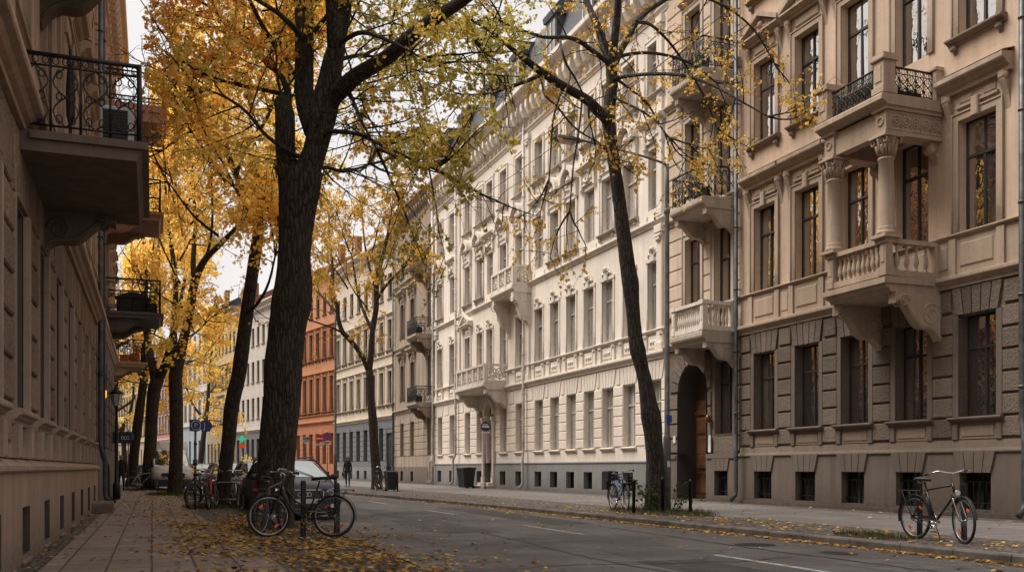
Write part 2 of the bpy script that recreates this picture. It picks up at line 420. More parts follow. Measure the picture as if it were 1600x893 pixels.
# ground materials
def mk_asphalt():
    m = NT('asphalt'); v = m.coord()
    mp = m.n('Mapping'); mp.inputs['Scale'].default_value = (1.6, .11, 1); m.l(v, mp.inputs['Vector'])
    lane = m.noise(mp.outputs[0], 1., 4, .6); big = m.noise(v, .5, 5, .65); g = m.noise(v, 90, 3, .8); sp = m.noise(v, 260, 2, .9)
    c = m.mix(m.ramp(lane, [(.35, 0), (.65, 1)]), (.068, .062, .060), (.125, .115, .11))
    c = m.mix(m.ramp(big, [(.45, 0), (.58, .75)]), c, (.052, .047, .046))
    c = m.mix(m.ramp(g, [(.4, 0), (.75, .7)]), c, (.12, .11, .10))
    vo = m.n('TexVoronoi'); vo.feature = 'DISTANCE_TO_EDGE'; vo.inputs['Scale'].default_value = .42
    ns = m.n('TexNoise'); ns.inputs['Scale'].default_value = 1.8; ns.inputs['Detail'].default_value = 5; m.l(v, ns.inputs['Vector'])
    m.l(m.mix(.25, v, ns.outputs['Color']), vo.inputs['Vector'])
    crack = m.ramp(vo.outputs['Distance'], [(0, 1), (.006, .9), (.012, 0)])
    c = m.mix(m.math('MULTIPLY', crack, .55), c, (.02, .018, .018))
    m.principled(c, m.ramp(big, [(.3, .5), (.7, .75)]), 0, m.bump(m.math('ADD', g, sp), .006, .8)); return m.mat
M['asphalt'] = mk_asphalt()
def mk_slabs(name, w, rowh, c1, c2, mortar, rot=0, ms=.012, bscale=1.):
    m = NT(name); v = m.coord()
    mp = m.n('Mapping'); mp.inputs['Rotation'].default_value = (0, 0, rot); m.l(v, mp.inputs['Vector'])
    ns = m.n('TexNoise'); ns.inputs['Scale'].default_value = 1.3; ns.inputs['Detail'].default_value = 3; m.l(v, ns.inputs['Vector'])
    vv = m.mix(.015, mp.outputs[0], ns.outputs['Color'])
    br = m.n('TexBrick'); br.offset = .12; br.inputs['Scale'].default_value = 1; br.inputs['Brick Width'].default_value = w; br.inputs['Row Height'].default_value = rowh
    br.inputs['Mortar Size'].default_value = ms; br.inputs['Mortar Smooth'].default_value = .3; br.inputs['Bias'].default_value = 0
    br.inputs['Color1'].default_value = (*c1, 1); br.inputs['Color2'].default_value = (*c2, 1); br.inputs['Mortar'].default_value = (*mortar, 1)
    m.l(vv, br.inputs['Vector'])
    big = m.noise(v, .7, 5, .65); f = m.noise(v, 35, 4, .7); md = m.noise(v, 5, 4, .6)
    c = m.mix(m.ramp(big, [(.38, .5), (.62, 0)]), br.outputs['Color'], [x * .62 for x in c1])
    c = m.mix(m.ramp(md, [(.5, 0), (.72, .4)]), c, [x * .5 for x in c1])
    c = m.mix(m.ramp(f, [(.45, 0), (.8, .35)]), c, [min(1, x * 1.5) for x in c2])
    h = m.math('ADD', m.math('MULTIPLY', m.math('SUBTRACT', 1., br.outputs['Fac']), 1.), m.math('MULTIPLY', f, .25))
    m.principled(c, .8, 0, m.bump(h, .012, .9)); return m.mat
M['slabs'] = mk_slabs('granite_slabs', .50, .465, (.22, .178, .15), (.32, .262, .222), (.022, .018, .015), pi/2, .014)
M['slabs_r'] = mk_slabs('granite_slabs_far_side', .52, 1.1, (.14, .126, .118), (.20, .182, .168), (.04, .034, .03), pi/2)
def mk_cobble(name, c, dark, scale=8.5):
    m = NT(name); v = m.coord()
    vo = m.n('TexVoronoi'); vo.feature = 'DISTANCE_TO_EDGE'; vo.inputs['Scale'].default_value = scale; vo.inputs['Randomness'].default_value = .62; m.l(v, vo.inputs['Vector'])
    v2 = m.n('TexVoronoi'); v2.inputs['Scale'].default_value = scale; v2.inputs['Randomness'].default_value = .62; m.l(v, v2.inputs['Vector'])
    big = m.noise(v, .9, 4); f = m.noise(v, 50, 3)
    tone = m.mix(m.math('MULTIPLY', v2.outputs['Distance'], 0.), v2.outputs['Color'], v2.outputs['Color'])
    bw = m.n('RGBToBW'); m.l(tone, bw.inputs[0])
    st = m.mix(bw.outputs[0], [x * .55 for x in c], [x * 1.3 for x in c])
    e = m.ramp(vo.outputs['Distance'], [(.03, 0), (.13, 1)])
    cc = m.mix(e, dark, st); cc = m.mix(m.ramp(big, [(.45, 0), (.7, .5)]), cc, dark)
    h = m.math('ADD', m.ramp(vo.outputs['Distance'], [(0, 0), (.22, 1)]), m.math('MULTIPLY', f, .2))
    m.principled(cc, .75, 0, m.bump(h, .025, 1.)); return m.mat
M['cobble'] = mk_cobble('cobbles', (.17, .142, .12), (.028, .022, .017))
M['kerbstone'] = worn('granite_kerb', (.17, .15, .135), .8, .45, 3., 0, .006, 70)
M['soil'] = worn('earth', (.05, .038, .026), .95, .4, 2., 0, .02, 20)
M['roadpaint'] = worn('road_paint', (.50, .47, .43), .7, .55, 9, 0, .002)
def interp(tab, y):
    if y <= tab[0][0]: return tab[0][1]
    for (a, b), (c, d) in zip(tab, tab[1:]):
        if y <= c: return b + (d - b) * (y - a) / (c - a)
    (a, b), (c, d) = tab[-2:]
    return d + (d - b) * (y - c) / (c - a)
KL_T = [(-12,3.0),(10,3.05),(18.6,3.22),(19.6,3.15),(21.2,2.45),(30,2.4),(44,1.95),(54,.75),(62,-.7),(75,-3.0),(92,-6.4),(130,-14.5),(200,-29)]
KR_T = [(-12,10.7),(5,10.5),(15,10.3),(26,9.9),(38,9.1),(47,8.2),(60,7.2),(75,6.0),(92,4.0),(115,-.5),(130,-3.8),(156,-9),(200,-18)]
FL_T = [(-12,-1.5),(43,-1.5),(58,-2.55),(73,-4.9),(90,-8.2),(130,-16.7),(200,-31.6)]
FR_T = [(-12,17),(70.5,17),(86.1,15.36),(96.1,13.24),(115.6,9.1),(127.6,6.54),(139.5,4.0),(156,.5),(200,-9)]
KL = lambda y: interp(KL_T, y)
KR = lambda y: interp(KR_T, y)
FL = lambda y: interp(FL_T, y)
FR = lambda y: interp(FR_T, y)
YS = sorted(set([-12,-6,0,5,10,14,18.6,19.6,21.2,25,30,35,38,43,44,47,50,54,58,60,62,66,70.5,73,75,80,86.1,90,92,96.1,105,115,115.6,127.6,130,139.5,156,175,200]))
def strip(name, fa, fb, za, zb, mat, ys=YS):
    mb = MB(); n = len(ys); v = []
    for y in ys: v += [(fa(y), y, za), (fb(y), y, zb)]
    mb.add(v, [(2*i, 2*i+1, 2*i+3, 2*i+2) for i in range(n-1)])
    return struct(mb.build(name, mat))
g = MB(); g.quad((-600,-600,-.05),(600,-600,-.05),(600,900,-.05),(-600,900,-.05)); struct(g.build('ground', M['soil']))
strip('road', lambda y: KL(y)+.0, lambda y: KR(y)-.0, 0, 0, M['asphalt'])
ZS = .12
bl = lambda y: min(1.5, (FL(y)*.35 + KL(y)*.65))
wl = lambda y: FL(y) + .34
wr = lambda y: FR(y) - .9
br_ = lambda y: min(12.35, KR(y) + (FR(y)-KR(y))*.42)
strip('sidewalk_slabs', wl, bl, ZS, ZS, M['slabs'])
strip('cobble_strip', bl, lambda y: KL(y)-.2, ZS-.006, ZS-.006, M['cobble'])
strip('wall_side_cobbles', lambda y: FL(y)-.3, wl, ZS-.006, ZS-.006, M['cobble'])
strip('far_sidewalk_cobbles', lambda y: KR(y)+.2, br_, ZS-.004, ZS+.006, M['cobble'])
strip('far_sidewalk_slabs', br_, wr, ZS+.01, ZS+.04, M['slabs_r'])
strip('far_wall_side_cobbles', wr, lambda y: FR(y)+.3, ZS+.034, ZS+.045, M['cobble'])
def kerb(name, f, sgn):
    """sgn: direction from the road edge into the pavement"""
    mb = MB(); y = -8.
    while y < 150:
        L = rnd.uniform(.9, 1.15) if y < 60 else 3
        a, b = y + .006, y + L - .006; j = rnd.uniform(-.006, .006); z = ZS + .008 + rnd.uniform(-.004, .004)
        xa, xb = f(a) + j, f(b) + j; w = .2 * sgn; c = .02 * sgn
        prof = lambda x, yy: [(x, yy, -.02), (x, yy, z-.025), (x+c, yy, z), (x+w, yy, z), (x+w, yy, -.02)]
        p0, p1 = prof(xa, a), prof(xb, b)
        mb.add(p0 + p1, [(i, (i+1) % 5, 5+(i+1) % 5, 5+i) for i in range(5)] + [(4,3,2,1,0), (5,6,7,8,9)])
        y += L
    struct(mb.build(name, M['kerbstone']))
kerb('kerb', KL, -1); kerb('far_kerb', KR, 1)
# lane dashes, tar patches
mb = MB()
for y0 in (3.2, 11.2-2.9+.6, 16.4, 24.3, 32.4, 40.5, 48.6):
    seg = 6
    for k in range(seg):
        ya, yb = y0 + 3.0*k/seg, y0 + 3.0*(k+1)/seg
        x = 7.56
        mb.quad((x-.06,ya,.004),(x+.06,ya,.004),(x+.06,yb,.004),(x-.06,yb,.004))
struct(mb.build('road_marking', M['roadpaint']))
M['tar'] = worn('tar_patch', (.022,.02,.02), .5, .3, 5)
mb = MB()
def patch(cx, cy, rx, ry):
    pts = []
    for k in range(14):
        a = 2*pi*k/14; q = rnd.uniform(.75, 1.1)
        pts.append((cx + rx*q*cos(a), cy + ry*q*sin(a), .003))
    mb.add(pts, [tuple(range(14))])
patch(4.55, 13.6, .42, .62); patch(4.1, 12.2, .3, .3); patch(6.6, 23.5, .55, .35); patch(9.4, 11.5, .25, .35); patch(5.6, 33, .4, .6)
struct(mb.build('tar_patches', M['tar']))
# mended asphalt: cut-out repairs, sealed cracks, oil stains
M['repair'] = worn('mended_asphalt', (.060,.055,.053), .8, .4, 3., 0, .006, 120); M['repair_old'] = worn('old_mended_asphalt', (.105,.096,.092), .85, .4, 3., 0, .006, 120)
for k, (x0, x1, y0, y1) in enumerate(((5.2,6.3,17.5,22.3),(8.2,9.3,19.5,29.),(3.9,5.0,27,33),(6.0,7.0,8.2,11.4),(8.3,9.6,7.5,10.2),(4.6,7.2,38,39.2))):
    mb = MB(); j = lambda: U(-.05,.05)
    mb.quad((x0+j(),y0+j(),.0025),(x1+j(),y0+j(),.0025),(x1+j(),y1+j(),.0025),(x0+j(),y1+j(),.0025)); struct(mb.build('road_repair', M['repair' if k % 2 else 'repair_old']))
mb = MB()
for pts in ([(5.9,7.),(5.7,12),(5.95,17),(5.75,26),(5.9,40)],[(8.9,6.5),(8.7,12),(8.95,18),(8.75,27)],[(3.6,19.),(5.2,19.4),(7.4,19.1),(9.9,19.5)],[(3.4,11),(5.0,11.3),(7.2,10.9),(8.7,11.2)],[(5.8,30),(7.4,30.4),(9.4,30.1)]):
    q = []
    for a, b in zip(pts, pts[1:]):
        n = max(2, int(math.hypot(b[0]-a[0], b[1]-a[1])/.35))
        for k in range(n): t = k/n; q.append((a[0]+(b[0]-a[0])*t+U(-.05,.05), a[1]+(b[1]-a[1])*t+U(-.05,.05)))
    for a, b in zip(q, q[1:]):
        d = Vector((b[0]-a[0], b[1]-a[1])).normalized(); w_ = U(.012,.028); nx, ny = -d.y*w_, d.x*w_
        mb.quad((a[0]-nx,a[1]-ny,.0055),(a[0]+nx,a[1]+ny,.0055),(b[0]+nx,b[1]+ny,.0055),(b[0]-nx,b[1]-ny,.0055))
struct(mb.build('sealed_cracks', M['tar']))
mb = MB(); mb.lathe([(.33,0),(.33,.003)], (9.15, 13.2, .003), 24); struct(mb.build('manhole_cover', worn('cast_iron', (.035,.033,.032), .5, .4, 12, .6)))

# fallen leaves -------------------------------------------------------------
LEAFOUT = [(0,-.5),(.16,-.28),(.42,-.30),(.34,-.06),(.5,.14),(.26,.2),(.2,.34),(0,.55),(-.2,.34),(-.26,.2),(-.5,.14),(-.34,-.06),(-.42,-.30),(-.16,-.28)]
def leaves_on(name, spots, label):
    mb = MB()
    for x, y, z in spots:
        s = min(.12, max(.028, rnd.gauss(.06, .02))); a = rnd.uniform(0, 2*pi); tx, ty = rnd.uniform(-.35, .35), rnd.uniform(-.35, .35); cu = rnd.uniform(-.1, .5)
        n0 = len(mb.v); far = y > 26
        out = LEAFOUT if not far else LEAFOUT[::3]
        for px, py in out:
            X = px*s; Y = py*s
            zz = tx*X + ty*Y + cu*(px*px)*s*.5 + cu*(py*py)*s*.4
            mb.v.append((x + X*cos(a) - Y*sin(a), y + X*sin(a) + Y*cos(a), z + .012 + zz))
        mb.f.append(tuple(range(n0, n0+len(out)))); mb.m.append(0); mb.sm.append(False)
    tag(mb.build(name, M['leaf_fallen']), label, 'leaves', kind='stuff')
sp = []
def scat(n, y0, y1, fx, z):
    for _ in range(n):
        y = y0 + (y1-y0) * rnd.random()
        sp.append((fx(y), y, z + rnd.random()*.012))
def clump(n, cx, cy, rx, ry, z):
    for _ in range(n): sp.append((rnd.gauss(cx, rx), rnd.gauss(cy, ry), z + rnd.random()*.02))
U = rnd.uniform
scat(3000, 6, 24, lambda y: U(1.35, 3.0), ZS)
scat(1500, 6, 50, lambda y: bl(y) - abs(rnd.gauss(0, .75)), ZS)
scat(420, 6, 40, lambda y: U(-1.1, 1.5), ZS)
scat(420, 18, 60, lambda y: U(wl(y)+.3, KL(y)-.2), ZS)
scat(300, 6, 30, lambda y: FL(y) + abs(rnd.gauss(.05, .2)), ZS)
for _ in range(34): clump(62, U(.3, 2.9), U(10, 21), .28, .3, ZS)
for _ in range(12): clump(80, U(.7, 1.9), U(13.5, 19.5), .3, .25, ZS)
for _ in range(16): clump(25, U(-.6, 1.4), U(18, 34), .3, .5, ZS)
for _ in range(20): clump(30, U(-.5, 1.6), U(28, 46), .35, .6, ZS)
leaves_on('fallen_leaves', [p for p in sp if FL(p[1]) < p[0] < KL(p[1])-.05], 'yellow and brown fallen leaves scattered thickly over the near pavement')
sp = []
scat(2200, 6, 40, lambda y: KL(y) + abs(rnd.gauss(.03, .16)), 0)
scat(420, 6, 26, lambda y: KL(y) + abs(rnd.gauss(.1, 1.0)), 0)
scat(220, 6, 24, lambda y: U(3.3, 9.5), 0)
scat(120, 20, 60, lambda y: U(3., 9), 0)
for _ in range(10): clump(16, U(3.3, 4.6), U(8, 22), .3, .35, 0)
scat(3000, 6, 34, lambda y: KR(y) - abs(rnd.gauss(.03, .11)), 0)
scat(400, 6, 45, lambda y: KR(y) - abs(rnd.gauss(.1, .45)), 0)
leaves_on('road_leaves', [p for p in sp if KL(p[1])+.03 < p[0] < KR(p[1])-.02], 'fallen leaves lying loose on the asphalt and in both gutters')
sp = []
scat(900, 6, 40, lambda y: U(KR(y)+.2, 12.4), ZS+.004)
scat(380, 6, 45, lambda y: U(11.5, 16.8), ZS+.04)
for _ in range(20): clump(18, U(10.6, 12.3), U(9, 26), .3, .5, ZS+.004)
leaves_on('far_pavement_leaves', [p for p in sp if KR(p[1])+.1 < p[0] < 16.9], 'ochre fallen leaves scattered on the far pavement below the pale house fronts')
# ------------------------------------------------------------------ building kit (x along the front, y into the house, street at y<0)
def wall_panel(mb, x0, x1, z0, z1, ops, y=0., reveal=.25, mi=0, rmi=None, floor=None):
    """front sheet with real openings; ops = (xa, xb, za, zb)"""
    rmi = mi if rmi is None else rmi
    xs = sorted(set([x0, x1] + [max(x0, min(x1, o[k])) for o in ops for k in (0, 1)]))
    zs = sorted(set([z0, z1] + [max(z0, min(z1, o[k])) for o in ops for k in (2, 3)]))
    for a, b in zip(xs, xs[1:]):
        run = None
        for c, d in zip(zs, zs[1:]):
            cx, cz = (a+b)/2, (c+d)/2
            hole = any(o[0] < cx < o[1] and o[2] < cz < o[3] for o in ops)
            if hole:
                if run: mb.quad((a,y,run[0]),(b,y,run[0]),(b,y,run[1]),(a,y,run[1]), mi); run = None
            else: run = (run[0], d) if run else (c, d)
        if run: mb.quad((a,y,run[0]),(b,y,run[0]),(b,y,run[1]),(a,y,run[1]), mi)
    for a, b, c, d in ops:
        r = y + reveal
        mb.quad((a,y,c),(a,r,c),(a,r,d),(a,y,d), rmi); mb.quad((b,y,c),(b,y,d),(b,r,d),(b,r,c), rmi)
        mb.quad((a,y,c),(b,y,c),(b,r,c),(a,r,c), rmi); mb.quad((a,y,d),(a,r,d),(b,r,d),(b,y,d), rmi)
def body(mb, L, D, z0, H, mi=0):
    """side and back walls"""
    mb.quad((0,0,z0),(0,D,z0),(0,D,H),(0,0,H), mi); mb.quad((L,0,z0),(L,0,H),(L,D,H),(L,D,z0), mi); mb.quad((0,D,z0),(L,D,z0),(L,D,H),(0,D,H), mi)
def moulding(mb, x0, x1, z0, z1, out, mi=0, y=0.):
    """stepped string course / cornice"""
    h = z1 - z0
    prof = [(y+.02, z0), (y-out*.35, z0), (y-out*.35, z0+h*.28), (y-out*.55, z0+h*.36), (y-out*.7, z0+h*.55), (y-out*.95, z0+h*.62), (y-out, z0+h*.7), (y-out, z1-.012), (y-out*.92, z1), (y+.02, z1+.02)]
    mb.prism_x(prof, x0, x1, mi)
def casement(w, h, bar, transom=.68, name='frame', mats=None, depth=.06, mid=True):
    """window frame centred on x=0, sill at z=0, front at y=0"""
    mb = MB(); b = bar
    mb.box(-w/2, -w/2+b, 0, depth, 0, h); mb.box(w/2-b, w/2, 0, depth, 0, h)
    mb.box(-w/2+b, w/2-b, .002, depth, 0, b); mb.box(-w/2+b, w/2-b, .002, depth, h-b, h)
    t = h * transom
    mb.box(-w/2+b, w/2-b, -.02, depth, t-b*.6, t+b*.6)
    if mid:
        mb.box(-b*.55, b*.55, -.008, depth-.01, b, t-b*.6); mb.box(-b*.4, b*.4, -.004, depth-.01, t+b*.6, h-b)
    return mb
def console(mb, x, z1, w, h, out, mi=0, y=0.):
    """little scrolled bracket hanging below z1"""
    prof = []
    for k in range(9):
        t = k/8; prof.append((y - out*(1 - t)**1.4 * (1 + .18*sin(t*2*pi*1.)), z1 - h*t))
    prof = [(y+.02, z1)] + prof + [(y+.02, z1-h)]
    mb.prism_x(prof, x-w/2, x+w/2, mi)
    mb.lathe([(.0,-w/2-.015),(out*.42,-w/2-.012),(out*.42,w/2+.012),(0,w/2+.015)], (x, y-out*.55, z1-out*.45), 10, mi, True, 'x')
def big_console(mb, x, z1, w, h, out, mi=0, y=0.):
    """large volute bracket under a balcony, profile seen from the side"""
    top = [(y+.02, z1), (y-out, z1)]
    curve = []
    for k in range(17):
        t = k/16.
        yy = y - out*(1-t)
        zz = z1 - h*(.22 + .78*t**1.25) + h*.10*sin(t*2*pi*1.5) 
        curve.append((yy, zz))
    prof = top + curve + [(y+.02, z1-h)]
    mb.prism_x(prof, x-w/2, x+w/2, mi)
    for sx in (-1, 1):                                     # scroll relief on both cheeks
        xs = x + sx*(w/2+.004)
        for cy, cz, rr in ((y-out*.24, z1-h*.42, h*.26), (y-out*.82, z1-h*.17, h*.13)):
            pts = []
            for k in range(30):
                a = k/29*2*pi*1.75; r = rr*(1-.8*k/29)
                pts.append((xs, cy + r*cos(a), cz + r*sin(a)))
            mb.tube(pts, [.022*(1-.4*k/29) for k in range(30)], 5, mi)
        pts = [(xs, yy*.99 + y*.01, zz+.045) for yy, zz in curve]
        mb.tube(pts, .018, 5, mi)
def baluster(mb, x, y, z0, h, r=.07, n=8, mi=0):
    pr = [(.72,0),(.72,.06),(.4,.09),(.55,.16),(.98,.3),(1.,.38),(.8,.5),(.42,.68),(.38,.78),(.6,.82),(.6,.86),(.42,.9),(.72,.93),(.72,1.)]
    mb.lathe([(r*a, h*b) for a, b in pr], (x, y, z0), n, mi)
def iron_panel(mb, a, b, z0, h, mi=0, nb=None, fancy=True, r=.011):
    """wrought iron railing between a=(x,y) and b=(x,y)"""
    a = Vector((a[0], a[1], 0)); b = Vector((b[0], b[1], 0)); d = b - a; L = d.length; d.normalize()
    P = lambda t, z: tuple(a + d*t + Vector((0, 0, z0+z)))
    mb.tube([P(-.02, h), P(L+.02, h)], .026, 6, mi); mb.tube([P(0, h-.13), P(L, h-.13)], .012, 5, mi); mb.tube([P(0, .09), P(L, .09)], .014, 5, mi)
    n = nb or max(2, round(L/.3)); w = L/n
    for i in range(n+1): mb.tube([P(i*w, .02), P(i*w, h)], r*1.2, 5, mi)
    if fancy:
        for i in range(n):
            c = (i+.5)*w; hh = h-.22
            for sx in (-1, 1):
                pts = [P(c + sx*w*.42*sin(t/12*2*pi), .09 + hh*t/12) for t in range(13)]
                mb.tube(pts, r*.85, 4, mi)
            for zz, rr in ((.18, .05), (h-.22, .05), (h*.48, .045)):
                for sx in (-1, 1):
                    pts = [P(c + sx*(w*.22 + rr*cos(k/9*2*pi)*.7), zz + rr*sin(k/9*2*pi)) for k in range(10)]
                    mb.tube(pts, r*.7, 4, mi)
            mb.ball(P(c, h*.48), .022, 6, 4, mi)
            # frieze rings under the handrail
            m_ = max(1, int(w/.1))
            for k in range(m_):
                cc = i*w + (k+.5)*w/m_
                pts = [P(cc + .035*cos(q/8*2*pi), h-.065 + .045*sin(q/8*2*pi)) for q in range(9)]
                mb.tube(pts, r*.6, 4, mi)
def pipe(bd, x, zt, mat, y=-.14, r=.06, kick=True, zk=1.7, side=1, zoff=.16):
    """drainpipe with brackets and an offset over the plinth"""
    mb = MB()
    pts = [(x, y, zt), (x, y, zk+.45), (x, y, zk+.3), (x+side*.14, y-.1, zk), (x+side*.16, y-.11, zk-.15), (x+side*.16, y-.11, .55), (x+side*.16, y-.13, .42), (x+side*.18, y-.3, .25)] if kick else [(x, y, zt), (x, y, .15)]
    mb.tube(pts, r, 10, 0)
    z = zt-.5
    while z > zk+.5:
        mb.lathe([(r*1.28,0),(r*1.28,.05)], (x, y, z), 10); mb.box(x-.012, x+.012, y, 0, z+.01, z+.035); z -= 1.9
    return mb.build('drainpipe', mat, bd)
def gable_roof(mb, L, D, H, h, mi=0, ov=.0):
    mb.extrude([(0-ov, -.1, H), (0-ov, D*.5, H+h), (0-ov, D, H)], (L+2*ov, 0, 0), mi)

def window_proto(bd, style, w, h, tr, fmat, gmat, smat, bar=.055, transom=.68, rec=.2, sill=True):
    """surround mesh with frame and pane children, origin at the middle of the opening's foot"""
    mb = MB(); aw = .15; o = .045
    if style in ('arch', 'hood', 'hood2', 'ped', 'plain', 'shell', 'sillonly', 'lintel'):
        mb.box(-w/2-aw, -w/2, -o, .01, 0, h); mb.box(w/2, w/2+aw, -o, .01, 0, h); mb.box(-w/2-aw, w/2+aw, -o, .01, h+.0015, h+aw)
        mb.box(-w/2-aw-.035, -w/2-aw, -o-.025, .01, 0, h+aw+.035); mb.box(w/2+aw, w/2+aw+.035, -o-.025, .01, 0, h+aw+.035); mb.box(-w/2-aw+.001, w/2+aw-.001, -o-.025, .01, h+aw+.001, h+aw+.035)
    if style in ('plain', 'ped', 'shellsill', 'shell', 'sillonly', 'lintel') and sill:
        moulding(mb, -w/2-.26, w/2+.26, -.16, -.002, .2)
        for sx in (-1, 1): console(mb, sx*(w/2+.1), -.162, .11, .2, .13)
    if style == 'bare' and sill:
        moulding(mb, -w/2-.08, w/2+.08, -.12, -.002, .12)
    if style == 'hood':                                # flat hood on two long consoles with a keystone panel
        zt = h + .62
        moulding(mb, -w/2-.42, w/2+.42, zt, zt+.36, .34); mb.extrude([(-w/2-.44, -.345, zt+.362), (w/2+.44, -.345, zt+.362), (w/2+.44, .0, zt+.47), (-w/2-.44, 0, zt+.47)], (0, 0, .012), 0)
        for sx in (-1, 1): console(mb, sx*(w/2+.26), zt, .15, .78, .2)
        mb.box(-w/2-.05, w/2+.05, -.075, .01, h+aw+.12, h+aw+.18); mb.bbox(-.1, .1, -.13, .01, h-.04, h+aw+.24, .02)
        mb.bbox(-w/2+.02, -.16, -.03, .01, h+aw+.22, zt-.08, .02); mb.bbox(.16, w/2-.02, -.03, .01, h+aw+.22, zt-.08, .02)
    if style == 'ped':                                 # triangular pediment
        zt = h + .55
        moulding(mb, -w/2-.4, w/2+.4, zt, zt+.2, .3)
        pk = zt + .2 + .5
        for sx in (-1, 1):
            mb.extrude([(sx*(w/2+.42), -.3, zt+.2), (sx*(w/2+.42), -.3, zt+.34), (0, -.3, pk+.12), (0, -.3, pk-.03)], (0, .32, 0))
            console(mb, sx*(w/2+.24), zt, .14, .75, .18)
        mb.extrude([(-w/2-.3, -.1, zt+.2), (w/2+.3, -.1, zt+.2), (0, -.1, pk-.04)], (0, .11, 0))
        for k in range(-3, 4): mb.ball((k*.14, -.12, zt+.34 - abs(k)*.015), .07, 7, 4)
        mb.ball((0, -.15, zt+.42), .11, 8, 5); mb.bbox(-w/2+.02, w/2-.02, -.05, .01, h+aw+.1, zt-.06, .03)
    if style in ('shell', 'flathood'):                 # arched hood over a relief panel
        zt = h + .42; rr = w/2 + .14
        mb.box(-w/2-.22, w/2+.22, -.10, .01, h+aw+.06, h+aw+.13)
        mb.bbox(-w/2-.08, w/2+.08, -.05, .01, h+aw+.14, zt+.34, .03)
        for sx in (-1, 1):
            mb.bbox(sx*(w/2+.12)-.09, sx*(w/2+.12)+.09, -.13, .01, h+.05, zt+.36, .02); console(mb, sx*(w/2+.12), h+.06, .13, .32, .1)
        if style == 'shell':
            n = 14
            for r0, r1, out in ((rr-.1, rr+.12, .32), (rr-.17, rr-.1, .2)):
                for k in range(n):
                    a, b = pi*k/n, pi*(k+1)/n
                    q = [(r0*cos(a), r0*sin(a)), (r1*cos(a), r1*sin(a)), (r1*cos(b), r1*sin(b)), (r0*cos(b), r0*sin(b))]
                    mb.extrude([(x, -out, zt+.36+z*.95) for x, z in q], (0, out+.01, 0))
            for k in range(9):                          # shell ribs
                a = pi*(k+.5)/9
                mb.tube([(0, -.05, zt+.34), (.55*rr*cos(a)*.8, -.14, zt+.36+.55*rr*sin(a)*.8), ((rr-.16)*cos(a), -.08, zt+.36+(rr-.16)*sin(a))], [.02, .05, .03], 6)
            for k in range(8):
                mb.ball((U(-.38, .38), -.08, h+aw+.2 + U(0, .45)), U(.045, .1), 7, 4)
            mb.ball((0, -.16, zt+.42), .12, 8, 5); mb.bbox(-.09, .09, -.38, .01, zt+.36+rr-.14, zt+.36+rr+.2, .02)
        else:
            moulding(mb, -w/2-.34, w/2+.34, zt+.36, zt+.6, .3)
            for k in range(10): mb.ball((U(-.45, .45), -.07, h+aw+.22 + U(0, .38)), U(.05, .1), 7, 4)
            mb.tube([(-.4, -.08, zt+.1), (-.2, -.12, zt-.08), (0, -.13, zt-.12), (.2, -.12, zt-.08), (.4, -.08, zt+.1)], .05, 6)
    if style == 'crest':                               # small cartouche above a plain head
        mb.box(-w/2-.1, -w/2, -.04, .01, 0, h); mb.box(w/2, w/2+.1, -.04, .01, 0, h); mb.box(-w/2-.13, w/2+.13, -.06, .01, h+.0015, h+.14)
        mb.bbox(-.13, .13, -.12, .01, h-.03, h+.36, .03); mb.ball((0, -.12, h+.42), .12, 8, 5)
        for sx in (-1, 1):
            mb.tube([(sx*.12, -.07, h+.2), (sx*.28, -.08, h+.3), (sx*.4, -.06, h+.2), (sx*.34, -.05, h+.14)], [.05, .045, .035, .02], 6); mb.ball((sx*.2, -.08, h+.36), .06, 7, 4)
    if style == 'lintel':
        moulding(mb, -w/2-.28, w/2+.28, h+.3, h+.46, .2)
    if not mb.v: mb.box(-w/2-.02, w/2+.02, -.012, .01, -.05, -.003)
    root = mb.build('window', smat, bd)
    fo = casement(w-.004, h-.004, bar, transom).build('frame', fmat, root); fo.location = (0, rec, .002)
    pm = MB(); pm.quad((-w/2+bar*.6, 0, bar*.6), (w/2-bar*.6, 0, bar*.6), (w/2-bar*.6, 0, h-bar*.6), (-w/2+bar*.6, 0, h-bar*.6))
    po = pm.build('pane', gmat, root); po.location = (0, rec+.03, 0)
    return root
def put_windows(bd, proto, spots):
    """first spot takes the prototype itself"""
    for i, (x, z) in enumerate(spots):
        o = proto if i == 0 else copy_tree(proto)
        o.location = (x, 0, z)
        for c in kids(o):
            if c.name.startswith('pane'):
                c.rotation_euler = (R(U(-.5, .5)), 0, R(U(-.9, .9)))
def rusticate(mb, x0, x1, z0, z1, ops, course=.48, y=-.03, joint=.045, mi=0, lmin=.5, split=True, b=.018):
    """courses of stone blocks between the openings"""
    nz = max(1, round((z1-z0)/course)); hz = (z1-z0)/nz
    for k in range(nz):
        a, b_ = z0 + k*hz + joint/2, z0 + (k+1)*hz - joint/2
        cz = (a+b_)/2
        segs = [(x0, x1)]
        for o in ops:
            if o[2]-.02 < b_ and o[3]+.02 > a:
                new = []
                for s, e in segs:
                    if o[1] <= s or o[0] >= e: new.append((s, e)); continue
                    if o[0] > s: new.append((s, o[0]))
                    if o[1] < e: new.append((o[1], e))
                segs = new
        for s, e in segs:
            if e - s < .06: continue
            n = 1
            if split and e - s > 1.6: n = round((e-s)/1.0)
            for i in range(n):
                p, q = s + (e-s)*i/n, s + (e-s)*(i+1)/n
                mb.bbox(p + (joint/2 if i else 0), q - (joint/2 if i < n-1 else 0), y, .01, a, b_, b, mi)
